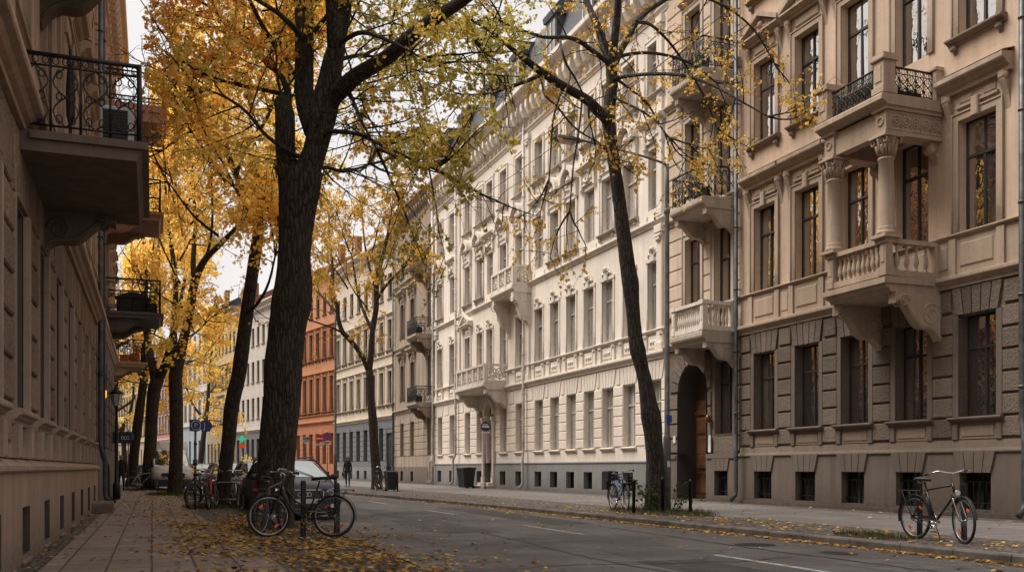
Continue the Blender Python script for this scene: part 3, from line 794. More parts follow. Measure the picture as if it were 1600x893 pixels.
def voussoirs(mb, x, z0, z1, wb, wt, n=5, y=-.04, mi=0, gap=.03):
    """fan of wedge stones above an opening"""
    for k in range(n):
        a0, a1 = k/n, (k+1)/n
        xb0, xb1 = x - wb/2 + wb*a0 + gap/2, x - wb/2 + wb*a1 - gap/2
        xt0, xt1 = x - wt/2 + wt*a0 + gap/2, x - wt/2 + wt*a1 - gap/2
        mb.extrude([(xb0, y, z0), (xb1, y, z0), (xt1, y, z1), (xt0, y, z1)], (0, .05 - y - .04, 0), mi)
def grille(mb, w, h, y=.05, nx=5, mi=0):
    for k in range(nx): mb.tube([(-w/2+w*(k+.5)/nx, y, 0), (-w/2+w*(k+.5)/nx, y, h)], .011, 5, mi)
    for t in (.18, .75): mb.box(-w/2, w/2, y-.008, y+.008, h*t-.014, h*t+.014, mi)
def cellar(bd, spots, w, h, bars=True, rec=.18):
    """basement windows: dark pane and a grille"""
    mb = MB(); mb.quad((-w/2, rec, 0), (w/2, rec, 0), (w/2, rec, h), (-w/2, rec, h), 1)
    for q in (-w/2, w/2-.035): mb.box(q, q+.035, rec-.04, rec-.002, 0, h, 0)
    mb.box(-.02, .02, rec-.03, rec-.003, 0, h, 0)
    if bars: grille(mb, w, h)
    first = mb.build('cellar_window', [M['blackmetal'], M['glass_cellar']], bd)
    for i, (x, z) in enumerate(spots):
        o = first if i == 0 else copy_tree(first); o.location = (x, 0, z)

def right_building(name, label, x, y, rz, cat='building'):
    return thing(name, label, cat, (x, y, 0), rz)
def arch_fill(mb, xc, w, zs, ztop, y, depth, mi=0, n=14):
    """fills the corners of a rectangular hole so that it ends in a round arch"""
    r = w/2
    for k in range(n):
        a, b = pi*k/n, pi*(k+1)/n
        xa, za, xb, zb = xc + r*cos(a), zs + r*sin(a), xc + r*cos(b), zs + r*sin(b)
        mb.quad((xa,y,za), (xa,y,ztop+.01), (xb,y,ztop+.01), (xb,y,zb), mi)
        mb.quad((xa,y,za), (xb,y,zb), (xb,y+depth,zb), (xa,y+depth,za), mi)
def modillions(mb, x0, x1, z, h, out, step, w, mi=0):
    n = int((x1-x0)/step)
    for k in range(n):
        x = x0 + (x1-x0)*(k+.5)/n
        mb.prism_x([(.01, z+h), (-out, z+h), (-out, z+h*.6), (-out*.75, z+h*.25), (-out*.3, z+h*.3), (-out*.2, z), (.01, z)], x-w/2, x+w/2, mi)

# ============================================================ R1: sand coloured house, dark stone ground floor
r1 = thing('apartment_house', 'sand coloured house with dark rusticated ground floor and column balcony at right', 'building', (17, 25.25, 0), -pi/2, 'houses along the street')
L = 10.6; UW = [1.25, 3.22, 5.15, 7.12, 9.08]; W1 = 1.04
gop = [(u-W1/2, u+W1/2, 2.37, 4.66) for u in UW]
cop = [(u-.43, u+.43, .33, 1.14) for u in UW]
f1 = [(u-W1/2, u+W1/2, 6.5, 9.02) for u in UW]; f2 = [(u-W1/2, u+W1/2, 10.9, 13.36) for u in UW]; f3 = [(u-W1/2, u+W1/2, 15.3, 17.3) for u in UW]
mb = MB(); wall_panel(mb, 0, L, 5.3, 19.2, f1+f2+f3, 0, .26); body(mb, L, 12, 0, 19.2)
mb.build('wall', M['r1_wall'], r1)
mb = MB(); wall_panel(mb, 0, L, 1.86, 5.3, gop, .0, .3, 0)
struct_ops = [(a-.16, b+.16, c-.56, d) for a, b, c, d in gop]
rusticate(mb, 0.02, L-.02, 1.9, 4.72, struct_ops, .47, -.055, .05, 0)
hi = [(u-.72, u+.72, 4.6, 5.3) for u in UW]
rusticate(mb, 0.02, L-.02, 4.74, 5.27, hi, .53, -.055, .05, 0)
for u in UW: voussoirs(mb, u, 4.675, 5.27, 1.16, 1.40, 5, -.06)
mb.build('stonework', M['r1_stone'], r1)
mb = MB()
for u in UW:                                   # smooth jambs, sills and panels of the ground floor windows
    mb.box(u-W1/2-.15, u-W1/2, -.045, .01, 2.39, 4.67); mb.box(u+W1/2, u+W1/2+.15, -.045, .01, 2.39, 4.67)
    moulding(mb, u-.74, u+.74, 2.24, 2.37, .17)
    for sx in (-1, 1): mb.bbox(u+sx*.6-.08, u+sx*.6+.08, -.07, .01, 1.87, 2.235, .012)
build_split(mb, 'window_jamb', M['r1_smooth'], r1)
mb = MB()
for u in UW: mb.bbox(u-.46, u+.46, -.03, .01, 1.93, 2.2, .025); mb.box(u-.515, u+.515, -.012, .01, 1.89, 2.236)
build_split(mb, 'sill_panel', M['r1_panel'], r1)
mb = MB(); wall_panel(mb, 0, L, .1, 1.62, cop, -.09, .24, 0)
mb.prism_x([(-.088,1.56),(-.132,1.60),(-.132,1.625),(-.05,1.70),(.0,1.70),(.0,1.56)], 0, L)
for u in UW: voussoirs(mb, u, 1.145, 1.61, .9, 1.16, 4, -.135, 0, .02)
mb.box(0, L, -.16, -.085, .1, .27); mb.build('plinth', M['r1_smooth'], r1)
mb = MB(); mb.box(.01, L-.01, -.035, .01, 1.70, 1.862); mb.build('band', M['r1_band'], r1)
mb = MB(); moulding(mb, 0, L, 5.3, 5.56, .2); moulding(mb, 0, L, 6.40, 6.5, .13)
x = .3; mb.box(.012, L-.012, -.035, .01, 5.57, 6.4)
for i, u in enumerate(UW):
    mb.bbox(u-.46, u+.46, -.065, .01, 5.74, 6.27, .03)
    for sx in (-1, 1): mb.box(u+sx*.66-.1, u+sx*.66+.1, -.085, .01, 5.57, 6.4)
for u in (2.235, 4.185, 6.135, 8.1): mb.bbox(u-.17, u+.17, -.055, .01, 5.74, 6.27, .02)
mb.build('string_course', M['r1_trim'], r1)
put_windows(r1, window_proto(r1, 'hood', W1, 2.52, .2, M['darkframe'], M['glass_near'], M['r1_trim'], .05), [(u, 6.5) for u in UW if u != 7.12])
put_windows(r1, window_proto(r1, 'bare', W1, 2.52, .2, M['darkframe'], M['glass_near'], M['r1_trim'], .05), [(7.12, 6.5)])
put_windows(r1, window_proto(r1, 'ped', W1, 2.46, .2, M['darkframe'], M['glass_near'], M['r1_trim'], .05), [(u, 10.9) for u in UW if u != 7.12])
put_windows(r1, window_proto(r1, 'lintel', W1, 2.46, .2, M['darkframe'], M['glass_near'], M['r1_trim'], .05, sill=False), [(7.12, 10.9)])
put_windows(r1, window_proto(r1, 'plain', W1, 2.0, .2, M['darkframe'], M['glass_near'], M['r1_trim'], .05), [(u, 15.3) for u in UW])
put_windows(r1, window_proto(r1, 'none', W1, 2.29, .2, M['darkframe'], M['glass_near'], M['r1_smooth'], .05, rec=.24), [(u, 2.37) for u in UW])
cellar(r1, [(u, .33) for u in UW], .86, .81)
mb = MB(); moulding(mb, -.05, L+.05, 18.7, 19.4, .7); modillions(mb, 0, L, 18.3, .42, .45, .5, .2); mb.build('cornice', M['r1_trim'], r1)
mb = MB(); gable_roof(mb, L, 12, 19.41, 3); mb.build('roof', M['tile'], r1)
pipe(r1, .03, 18.6, M['zinc'], -.2, .065, True, 1.9, 1)
pipe(r1, L-.2, 18.6, M['zinc'], -.2, .065, True, 1.9, 1)
# column balcony in front of the fourth window
bc, bw, bo = 6.99, 1.02, 1.6
mb = MB(); mb.prism_x([(.0,5.22),(-bo+.16,5.22),(-bo+.12,5.3),(-bo+.02,5.33),(-bo,5.4),(-bo,5.54),(-bo+.06,5.56),(0,5.58)], bc-bw, bc+bw)
mb.box(bc-bw-.05, bc+bw+.05, -bo-.05, -.21, 5.40, 5.52)
balc = mb.build('balcony', M['r1_trim'], r1)
mb = MB()
for u in (bc-bw+.06, bc+bw-.06):
    big_console(mb, u, 5.215, .22, 1.15, 1.35)
build_split(mb, 'bracket', M['r1_trim'], balc)
def balustrade(bd, name, mat, bc, bw, bo, z0, zt, nf, ns, post=.2, r=.062):
    mb = MB(); ix = bw - .12; fy = -bo + .14
    mb.box(bc-ix-.09, bc+ix+.09, fy-.09, fy+.09, z0, z0+.14); mb.box(bc-ix-.11, bc+ix+.11, fy-.11, fy+.11, zt-.1, zt)
    for sx in (-1, 1):
        xx = bc + sx*ix
        mb.box(xx-.088, xx+.088, fy+.09, -.02, z0, z0+.139); mb.box(xx-.108, xx+.108, fy+.11, -.02, zt-.1, zt-.001)
        mb.bbox(xx-post/2-.02, xx+post/2+.02, fy-post/2-.02, fy+post/2+.02, z0+.002, z0+.2, .01); mb.bbox(xx-post/2, xx+post/2, fy-post/2, fy+post/2, z0+.2, zt-.1, .01)
        mb.bbox(xx-post/2+.04, xx+post/2-.04, fy-post/2-.015, fy, z0+.3, zt-.18, .012)
        mb.box(xx-post/2-.035, xx+post/2+.035, fy-post/2-.035, fy+post/2+.035, zt-.101, zt+.03); mb.box(xx-.1, xx+.1, -.14, .0, z0+.003, zt-.1)
        for k in range(ns): baluster(mb, xx, fy+.16 + (-.18-fy-.16)*(k+.5)/ns, z0+.14, zt-.1-z0-.14, r)
    for k in range(nf): baluster(mb, bc-ix+.18+(2*ix-.36)*(k+.5)/nf, fy, z0+.14, zt-.1-z0-.14, r)
    return mb.build(name, mat, bd)
balustrade(balc, 'balustrade', M['r1_trim'], bc, bw, bo, 5.58, 6.42, 9, 4)
for sx in (-1, 1):
    mb = MB(); xx = bc + sx*(bw-.14); yy = -bo+.16
    mb.bbox(xx-.24, xx+.24, yy-.24, yy+.24, 6.42, 6.5, .01)
    mb.lathe([(.23,0),(.235,.05),(.21,.09),(.2,.1),(.215,.14),(.19,.18),(.185,.2),(.18,.9),(.16,1.68),(.185,1.70),(.185,1.73),(.16,1.75)], (xx, yy, 6.5), 20)
    mb.lathe([(.16,0),(.165,.1),(.18,.28),(.24,.4),(.25,.42)], (xx, yy, 8.25), 16)
    for k in range(16):
        a = 2*pi*k/16; hh = .22 if k % 2 else .38
        c_, s_ = cos(a), sin(a)
        mb.tube([(xx+.16*c_, yy+.16*s_, 8.27), (xx+.2*c_, yy+.2*s_, 8.27+hh*.6), (xx+.225*c_, yy+.225*s_, 8.27+hh*.9), (xx+.255*c_, yy+.255*s_, 8.27+hh)], [.03,.04,.035,.02], 5)
    for qx in (-1, 1):
        for qy in (-1, 1): mb.ring((xx+qx*.2, yy+qy*.2, 8.6), .055, .022, 'y', 12, 5)
    mb.bbox(xx-.27, xx+.27, yy-.27, yy+.27, 8.67, 8.73, .01)
    mb.build('column', M['r1_trim'], balc)
mb = MB()                                              # entablature: two beams with carved blocks, slab above
for sx in (-1, 1):
    xx = bc + sx*(bw-.14)
    mb.box(xx-.2, xx+.2, -bo-.04, -.01, 8.732, 8.82); mb.box(xx-.17, xx+.17, -bo, -.01, 8.82, 9.28); mb.box(xx-.23, xx+.23, -bo-.06, -.01, 9.28, 9.36)
    s2 = sx
    for k in range(5):
        yc = -bo+.28+k*.28; xs = xx + s2*.175
        mb.ring((xs, yc, 9.05), .11, .02, 'x', 14, 5); mb.ring((xs, yc, 9.05), .05, .025, 'x', 10, 5)
        mb.tube([(xs, yc+.14, 8.9), (xs, yc+.1, 9.05), (xs, yc+.14, 9.2)], .02, 5)
    mb.box(xx+s2*.17, xx+s2*.185, -bo+.02, -.02, 8.84, 8.88); mb.box(xx+s2*.17, xx+s2*.185, -bo+.02, -.02, 9.22, 9.26)
    mb.ring((xx, -bo-.005, 9.05), .09, .025, 'y', 12, 5)
mb.box(bc-bw+.31, bc+bw-.31, -bo+.05, -bo+.3, 8.78, 9.3)
mb.prism_x([(0,9.361),(-bo-.06,9.361),(-bo-.12,9.42),(-bo-.22,9.46),(-bo-.22,9.56),(-bo-.18,9.6),(0,9.62)], bc-bw-.14, bc+bw+.14)
for sx in (-1, 1): console(mb, bc+sx*(bw-.14), 8.73, .2, .5, .3)
ub = mb.build('upper_balcony', M['r1_trim'], r1)
mb = MB()
for sx in (-1, 1):
    xx = bc + sx*(bw-.06); yy = -bo+.03
    mb.bbox(xx-.2, xx+.2, yy-.2, yy+.2, 9.62, 9.78, .015); mb.bbox(xx-.165, xx+.165, yy-.165, yy+.165, 9.78, 10.36, .015); mb.bbox(xx-.1, xx+.1, yy-.185, yy, 9.88, 10.26, .015)
    mb.bbox(xx-.22, xx+.22, yy-.22, yy+.22, 10.36, 10.46, .02); mb.extrude([(xx-.2,yy-.2,10.46),(xx+.2,yy-.2,10.46),(xx+.2,yy+.2,10.46),(xx-.2,yy+.2,10.46)], (0,0,.05))
    mb.bbox(xx-.13, xx+.13, -.2, 0, 9.62, 10.34, .015); mb.bbox(xx-.16, xx+.16, -.24, 0, 10.34, 10.42, .015)
build_split(mb, 'pier', M['r1_trim'], ub)
mb = MB(); yy = -bo+.03
iron_panel(mb, (bc-bw+.12, yy), (bc+bw-.24, yy), 9.64, .66, 0, 8)
for sx in (-1, 1): iron_panel(mb, (bc+sx*(bw-.06), yy+.18), (bc+sx*(bw-.06), -.2), 9.64, .66, 0, 5)
mb.build('railing', M['blackmetal'], ub)
# flower boxes standing on the balcony
def leaf_blob(mb, c, r, n, s=.05, mi=0, flat=1.):
    for _ in range(n):
        d = Vector((rnd.gauss(0,1), rnd.gauss(0,1), rnd.gauss(0,1))); d.normalize(); d *= r * rnd.random()**.5
        p = Vector(c) + Vector((d.x, d.y, d.z*flat)); q = s*U(.6,1.3)
        a = Vector((rnd.gauss(0,1), rnd.gauss(0,1), rnd.gauss(0,1))).normalized(); b = a.orthogonal().normalized()
        mb.add([p - a*q, p + b*q*.45, p + a*q, p - b*q*.45], [(0,1,2,3)], mi)
def planter(name, label, loc, rz, size, potmat, leafm, n=90, r=.22, cat='planter', h2=.2, group=None):
    t = thing(name, label, cat, loc, rz, group)
    mb = MB(); a, b, c = size
    mb.prism_x([(-b/2*.8,0),(b/2*.8,0),(b/2,c),(b/2+.015,c),(b/2+.015,c+.02),(-b/2-.015,c+.02),(-b/2-.015,c),(-b/2,c)], -a/2, a/2); mb.build('pot', potmat, t)
    mb = MB(); k = max(1, int(a/.25))
    for i in range(k): leaf_blob(mb, (-a/2+a*(i+.5)/k, 0, c+h2*.6), r, n, .045)
    for i in range(k*4): mb.tube([(U(-a/2,a/2)*.8, U(-.05,.05), c), (U(-a/2,a/2)*.9, U(-.1,.1), c+h2)], .006, 4)
    mb.build('foliage', leafm, t); return t
def wpt(bd, p):
    m_ = Matrix.Rotation(bd.rotation_euler.z, 4, 'Z'); return tuple(Vector(bd.location) + m_ @ Vector(p))
planter('window_box', 'leafy green window box between the upper balcony piers, nearest the street corner', wpt(r1, (bc+.3, -bo+.22, 9.62)), -pi/2, (.8,.2,.2), M['terracotta'], M['plantgreen'], 120, .2)
planter('window_box', 'green box plant at the house end of the upper column balcony', wpt(r1, (bc+bw-.27, -.75, 9.62)), 0, (.7,.2,.2), M['bin'], M['plantgreen'], 120, .2)

# ============================================================ R1b: narrow cream house with arched entrance
rb = thing('apartment_house', 'narrow cream house with banded plaster, arched entrance and three balconies', 'building', (17, 29.75, 0), -pi/2, 'houses along the street')
L = 4.5; UA, UB = 1.72, 3.52; aw = 1.84
gop = [(UB-.5, UB+.5, 2.33, 4.66)]; dop = (UA-aw/2, UA+aw/2, .18, 4.76)
f1 = [(UA-.48, UA+.48, 6.5, 8.95), (UB-.48, UB+.48, 5.75, 8.95)]; f2 = [(UA-.48, UA+.48, 10.3, 12.9), (UB-.48, UB+.48, 9.75, 12.9)]
f3 = [(UA-.48, UA+.48, 14.4, 16.6), (UB-.48, UB+.48, 13.75, 16.6)]
mb = MB(); wall_panel(mb, 0, L, 5.3, 19.2, f1+f2+f3, 0, .3); body(mb, L, 12, 0, 19.2)
ex = [(a-.2, b+.2, c, d+.35) for a, b, c, d in f1+f2+f3]
rusticate(mb, .02, L-.02, 6.5, 9.6, ex, .5, -.035, .045, 0, split=False); rusticate(mb, .02, L-.02, 9.85, 13.6, ex, .5, -.035, .045, 0, split=False); rusticate(mb, .02, L-.02, 13.9, 17.4, ex, .5, -.035, .045, 0, split=False)
mb.build('wall', M['b_wall'], rb)
mb = MB(); wall_panel(mb, 0, L, 1.7, 5.3, gop + [(dop[0], dop[1], 1.7, dop[3])], 0, .3)
arch_fill(mb, UA, aw, 3.84, 4.76, -.001, .3)
ao = (UA-aw/2-.02, UA+aw/2+.02, 1.7, 3.8)
rusticate(mb, .02, L-.02, 1.74, 3.75, [ao, (UB-.66, UB+.66, 1.7, 4.66)], .5, -.055, .05)
for k in range(11):                                  # arch stones
    a, b = pi*k/11 + .02, pi*(k+1)/11 - .02
    r0, r1_ = aw/2+.01, min(1.5, aw/2+.62)
    q = [(UA+r*cos(t), 3.84+r*sin(t)) for r, t in ((r0,a),(r1_,a),(r1_,b),(r0,b))]
    q = [(max(.03, min(UB-.68, x)), min(5.25, z)) for x, z in q]
    mb.extrude([(x, -.055, z) for x, z in q], (0, .06, 0))
rusticate(mb, UB-.66, L-.02, 3.8, 4.66, [(UB-.66, UB+.66, 3.0, 4.66)], .45, -.055, .05); voussoirs(mb, UB, 4.675, 5.27, 1.05, 1.35, 4, -.06)
mb.build('stonework', M['r1_stone'], rb)
mb = MB(); wall_panel(mb, 0, L, .1, 1.7, [(UB-.38, UB+.38, .36, 1.15), (dop[0], dop[1], .1, 1.7)], -.09, .25)
mb.box(dop[1]+.05, L, -.13, -.085, 1.55, 1.66); mb.box(0, dop[0]-.05, -.13, -.085, 1.55, 1.66); voussoirs(mb, UB, 1.155, 1.54, .8, 1.0, 4, -.125, 0, .02)
mb.box(dop[0]+.01, dop[1]-.01, -.2, .715, .08, .19)
mb.build('plinth', M['r1_smooth'], rb)
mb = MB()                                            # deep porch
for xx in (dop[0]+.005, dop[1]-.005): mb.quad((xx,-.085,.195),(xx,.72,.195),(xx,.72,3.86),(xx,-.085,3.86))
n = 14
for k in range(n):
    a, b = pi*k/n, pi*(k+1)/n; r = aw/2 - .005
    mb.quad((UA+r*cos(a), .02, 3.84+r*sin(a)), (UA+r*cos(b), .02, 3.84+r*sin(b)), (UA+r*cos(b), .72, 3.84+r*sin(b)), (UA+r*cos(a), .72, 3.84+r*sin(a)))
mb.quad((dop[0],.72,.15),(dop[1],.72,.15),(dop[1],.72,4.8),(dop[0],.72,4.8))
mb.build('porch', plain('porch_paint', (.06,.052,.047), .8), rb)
mb = MB(); mb.box(UA-.88, UA+.88, .62, .70, .195, 3.55)
for sx in (-1, 1):
    for z0, z1 in ((.35, 1.1), (1.2, 2.3), (2.4, 2.95)): mb.bbox(UA+sx*.44-.33, UA+sx*.44+.33, .59, .67, z0, z1, .03)
mb.box(UA-.9, UA+.9, .57, .68, 3.05, 3.2); mb.box(UA-.02, UA+.02, .58, .67, .2, 3.04)
d_ = mb.build('door', M['doorwood'], rb)
mb = MB(); mb.tube([(UA+.07,.6,1.1),(UA+.07,.53,1.1),(UA+.2,.53,1.1)], .014, 6); mb.build('handle', M['alu'], d_)
mb = MB()
mb.box(dop[0]-.27, dop[0]-.12, -.09, -.06, 2.1, 2.35); mb.box(dop[1]+.14, dop[1]+.27, -.085, -.06, 1.75, 2.3); build_split(mb, 'bell_plate', M['white'], rb)
mb = MB(); mb.lathe([(.05,0),(.07,.04),(.075,.2),(.04,.26)], (dop[1]+.2, -.14, 2.7), 10); mb.build('wall_lamp', worn('brass', (.25,.13,.04), .35, .3, 8, .8), rb)
put_windows(rb, window_proto(rb, 'none', 1.0, 2.33, .2, M['darkframe'], M['glass_near'], M['r1_smooth'], .05, rec=.24), [(UB, 2.33)])
put_windows(rb, window_proto(rb, 'plain', .96, 2.45, .2, M['darkframe'], M['glass_near'], M['b_trim'], .05), [(UA, 6.5)])
put_windows(rb, window_proto(rb, 'lintel', .96, 3.2, .2, M['darkframe'], M['glass_near'], M['b_trim'], .05, sill=False), [(UB, 5.75)])
put_windows(rb, window_proto(rb, 'hood', .96, 2.6, .2, M['darkframe'], M['glass_near'], M['b_trim'], .05), [(UA, 10.3)])
put_windows(rb, window_proto(rb, 'lintel', .96, 3.15, .2, M['darkframe'], M['glass_near'], M['b_trim'], .05, sill=False), [(UB, 9.75)])
put_windows(rb, window_proto(rb, 'lintel', .96, 2.2, .2, M['darkframe'], M['glass_near'], M['b_trim'], .05), [(UA, 14.4)])
put_windows(rb, window_proto(rb, 'lintel', .96, 2.85, .2, M['darkframe'], M['glass_near'], M['b_trim'], .05, sill=False), [(UB, 13.75)])
cellar(rb, [(UB, .36)], .76, .79)
mb = MB(); moulding(mb, 0, L, 5.3, 5.52, .2); moulding(mb, 0, L, 6.34, 6.49, .13); moulding(mb, 0, L, 9.6, 9.84, .2); moulding(mb, 0, L, 13.62, 13.88, .2); mb.build('string_course', M['b_trim'], rb)
mb = MB(); moulding(mb, -.05, L+.05, 18.7, 19.4, .7); modillions(mb, 0, L, 18.3, .42, .45, .5, .2); mb.build('cornice', M['b_trim'], rb)
mb = MB(); gable_roof(mb, L, 12, 19.41, 3); mb.build('roof', M['tile'], rb)
bcx, bwx, box_ = 3.25, .98, 1.22
for i, z in enumerate((5.47, 9.6, 13.55)):
    mb = MB(); mb.prism_x([(0,z-.35),(-box_+.16,z-.35),(-box_+.1,z-.24),(-box_+.02,z-.2),(-box_,z-.15),(-box_,z-.03),(-box_+.05,z),(0,z+.02)], bcx-bwx, bcx+bwx)
    b_ = mb.build('balcony', M['b_trim'], rb)
    mb = MB()
    for sx in (-1, 1): big_console(mb, bcx+sx*(bwx-.14), z-.352, .2, .75, 1.05)
    build_split(mb, 'bracket', M['b_trim'], b_)
    if i == 0: balustrade(b_, 'balustrade', M['w_trim'], bcx, bwx, box_, z+.021, z+.92, 11, 5, .18, .055)
    else:
        mb = MB(); e = .07
        iron_panel(mb, (bcx-bwx+e, -box_+e), (bcx+bwx-e, -box_+e), z+.03, .95, 0, 9)
        for sx in (-1, 1): iron_panel(mb, (bcx+sx*(bwx-e), -box_+e), (bcx+sx*(bwx-e), -.02), z+.03, .95, 0, 5)
        mb.build('railing', M['blackmetal'], b_)
planter('flower_box', 'black flower box on the iron balcony above the arched entrance', wpt(rb, (bcx+.55, -box_+.3, 9.63)), -pi/2, (.7,.22,.24), M['bin'], M['plantgreen'], 30, .1, h2=.08)
planter('flower_box', 'teal plant tub on the topmost balcony of the narrow cream house', wpt(rb, (bcx+.35, -box_+.35, 13.58)), -pi/2, (.55,.3,.42), plain('teal_plastic', (.04,.13,.12), .5), M['plantgreen'], 50, .18, h2=.1)

# ============================================================ W: long white house
wh = thing('apartment_house', 'long white house with arched window hoods, grey plinth and slate mansard roof', 'building', (17, 59.5, 0), -pi/2, 'houses along the street')
L = 29.75; YW = [30.67,32.64,34.48,36.22,38.03,39.86,41.74,44.31,46.6,50.43,52.62,55.67,58.25]
UWh = sorted(59.5-y for y in YW); DU = 59.5-48.75; UP = sorted(UWh + [DU]); w = .98
gop = [(u-w/2, u+w/2, 2.03, 4.40) for u in UWh]; dop = (DU-.62, DU+.62, .45, 4.75)
cop = [(u-.42, u+.42, .36, 1.07) for u in UWh]
F1 = [(u-w/2, u+w/2, 6.24, 8.7) for u in UP]; F2 = [(u-w/2, u+w/2, 10.6, 12.8) for u in UP]; F3 = [(u-w/2, u+w/2, 14.7, 16.6) for u in UP]
mb = MB(); wall_panel(mb, 0, L, 5.16, 19.0, F1+F2+F3, 0, .24); body(mb, L, 12, 0, 19.)
mb.build('wall', M['w_wall'], wh)
mb = MB(); wall_panel(mb, 0, L, 1.5, 5.16, gop + [(dop[0], dop[1], 1.5, dop[3])], 0, .28); arch_fill(mb, DU, 1.24, 4.13, 4.75, -.001, .3)
ex = [(a-.02, b+.02, 2.03, 4.42) for a, b, c, d in gop] + [(dop[0]-.25, dop[1]+.25, 0, 5.2)]
rusticate(mb, .02, L-.02, 2.05, 4.42, ex, .4, -.03, .035, 0, split=False)
for u in UWh: voussoirs(mb, u, 4.43, 5.1, 1.1, 1.5, 5, -.032, 0, .035)
hi = [(u-.77, u+.77, 4.3, 5.2) for u in UWh] + [(dop[0]-.25, dop[1]+.25, 0, 5.2)]
rusticate(mb, .02, L-.02, 4.44, 5.1, hi, .6, -.03, .035, 0, split=False)
for u in UWh: moulding(mb, u-w/2-.1, u+w/2+.1, 1.9, 2.028, .12)
mb.build('ground_floor_wall', M['w_ground'], wh)
mb = MB(); wall_panel(mb, 0, L, .1, 1.44, cop + [(dop[0]-.2, dop[1]+.2, .1, 1.44)], -.07, .3)
mb.prism_x([(-.07,1.44),(-.1,1.44),(-.1,1.48),(0,1.51),(.01,1.44)], 0, dop[0]-.2); mb.prism_x([(-.07,1.44),(-.1,1.44),(-.1,1.48),(0,1.51),(.01,1.44)], dop[1]+.2, L)
mb.build('plinth', M['w_plinth'], wh)
mb = MB(); moulding(mb, 0, L, 5.16, 5.42, .2); moulding(mb, 0, L, 6.1, 6.22, .14); moulding(mb, 0, L, 9.95, 10.15, .17)
for u in UP:                                           # parapet panels below the first floor windows
    mb.bbox(u-.42, u+.42, -.045, .01, 5.55, 6.0, .03)
    for sx in (-1, 1): mb.bbox(u+sx*.6-.1, u+sx*.6+.1, -.08, .01, 5.44, 6.08, .015); console(mb, u+sx*.6, 6.08, .14, .3, .14)
    for k in range(3): mb.ball((u-.2+.2*k, -.05, 5.78), .09, 7, 4, sq=(1,.6,1))
for u in UP:
    for sx in (-1, 1): mb.bbox(u+sx*.62-.1, u+sx*.62+.1, -.05, .01, 10.17, 10.42, .02)
mb.build('string_course', M['w_trim'], wh)
mb = MB()
for u in (.55, 59.5-54.15, 59.5-43.05, L-.45):           # pilasters
    for z0, z1 in ((5.43, 9.9), (10.2, 17.3)):
        mb.bbox(u-.2, u+.2, -.1, .01, z0, z1, .02); mb.bbox(u-.26, u+.26, -.15, .01, z0, z0+.3, .02); mb.bbox(u-.27, u+.27, -.17, .01, z1-.28, z1, .02)
        for k in range(5): mb.ball((u-.14+.07*k, -.13, z1-.4 - (k % 2)*.12), .08, 7, 4)
build_split(mb, 'pilaster', M['w_trim'], wh)
tri = [u for u in UP if abs(u-(59.5-52.62)) < .1]
put_windows(wh, window_proto(wh, 'none', w, 2.37, .2, M['greyframe'], M['glass_white'], M['w_ground'], .055, rec=.2), [(u, 2.03) for u in UWh])
put_windows(wh, window_proto(wh, 'crest', w, 2.46, .2, M['greyframe'], M['glass_white'], M['w_trim'], .055, rec=.18), [(u, 6.24) for u in UP if u not in tri])
put_windows(wh, window_proto(wh, 'ped', w, 2.46, .2, M['greyframe'], M['glass_white'], M['w_trim'], .055, rec=.18, sill=False), [(u, 6.24) for u in tri])
put_windows(wh, window_proto(wh, 'shell', w, 2.2, .2, M['greyframe'], M['glass_white'], M['w_trim'], .055, rec=.18), [(u, 10.6) for i, u in enumerate(UP) if i % 3 != 1])
put_windows(wh, window_proto(wh, 'flathood', w, 2.2, .2, M['greyframe'], M['glass_white'], M['w_trim'], .055, rec=.18), [(u, 10.6) for i, u in enumerate(UP) if i % 3 == 1])
put_windows(wh, window_proto(wh, 'sillonly', w, 1.9, .2, M['greyframe'], M['glass_white'], M['w_trim'], .055, rec=.18), [(u, 14.7) for u in UP])
cellar(wh, [(u, .36) for u in UWh], .84, .71, False, .2)
mb = MB(); moulding(mb, -.02, L+.02, 17.4, 17.6, .14); modillions(mb, .1, L-.1, 17.72, .85, .55, .62, .24); moulding(mb, -.05, L+.05, 18.6, 19.3, .8)
n = 90
for k in range(n): mb.box(L*(k+.25)/n, L*(k+.7)/n, -.2, .01, 18.40, 18.58)
for k in range(48): mb.ball((L*(k+.0)/48, -.06, 18.05), .14, 7, 4, sq=(1,.6,1))
mb.build('cornice', M['w_trim'], wh)
mb = MB(); mb.prism_x([(-.3,19.3),(.35,21.6),(.9,22.6),(2.0,23.1),(6,24.6),(12,23),(12,19)], 0, L); rf = mb.build('roof', M['slate'], wh)
for u in (2.2, 6.2, 10.7, 15, 19.5, 23.4, 27.3):
    mb = MB(); mb.box(u-.6, u+.6, -.12, 1.4, 19.6, 21.5); mb.prism_x([(-.2,21.5),(-.25,21.75),(0,22.1),(1.5,22.2),(1.5,21.5)], u-.72, u+.72)
    mb.quad((u-.42,-.125,19.9),(u+.42,-.125,19.9),(u+.42,-.125,21.3),(u-.42,-.125,21.3), 1)
    for xx in (u-.45, u, u+.42): mb.box(xx-.03, xx+.03, -.16, -.121, 19.9, 21.3, 2)
    mb.build('dormer', [M['slate'], M['glass_far'], M['white']], rf)
pipe(wh, 59.5-43.3, 18.6, M['pipe_cream'], -.19, .07, True, 1.75, 1); pipe(wh, 59.5-54.4, 18.6, M['pipe_cream'], -.19, .07, True, 1.75, -1); pipe(wh, .15, 18.6, M['pipe_cream'], -.19, .06, True, 1.75, 1)
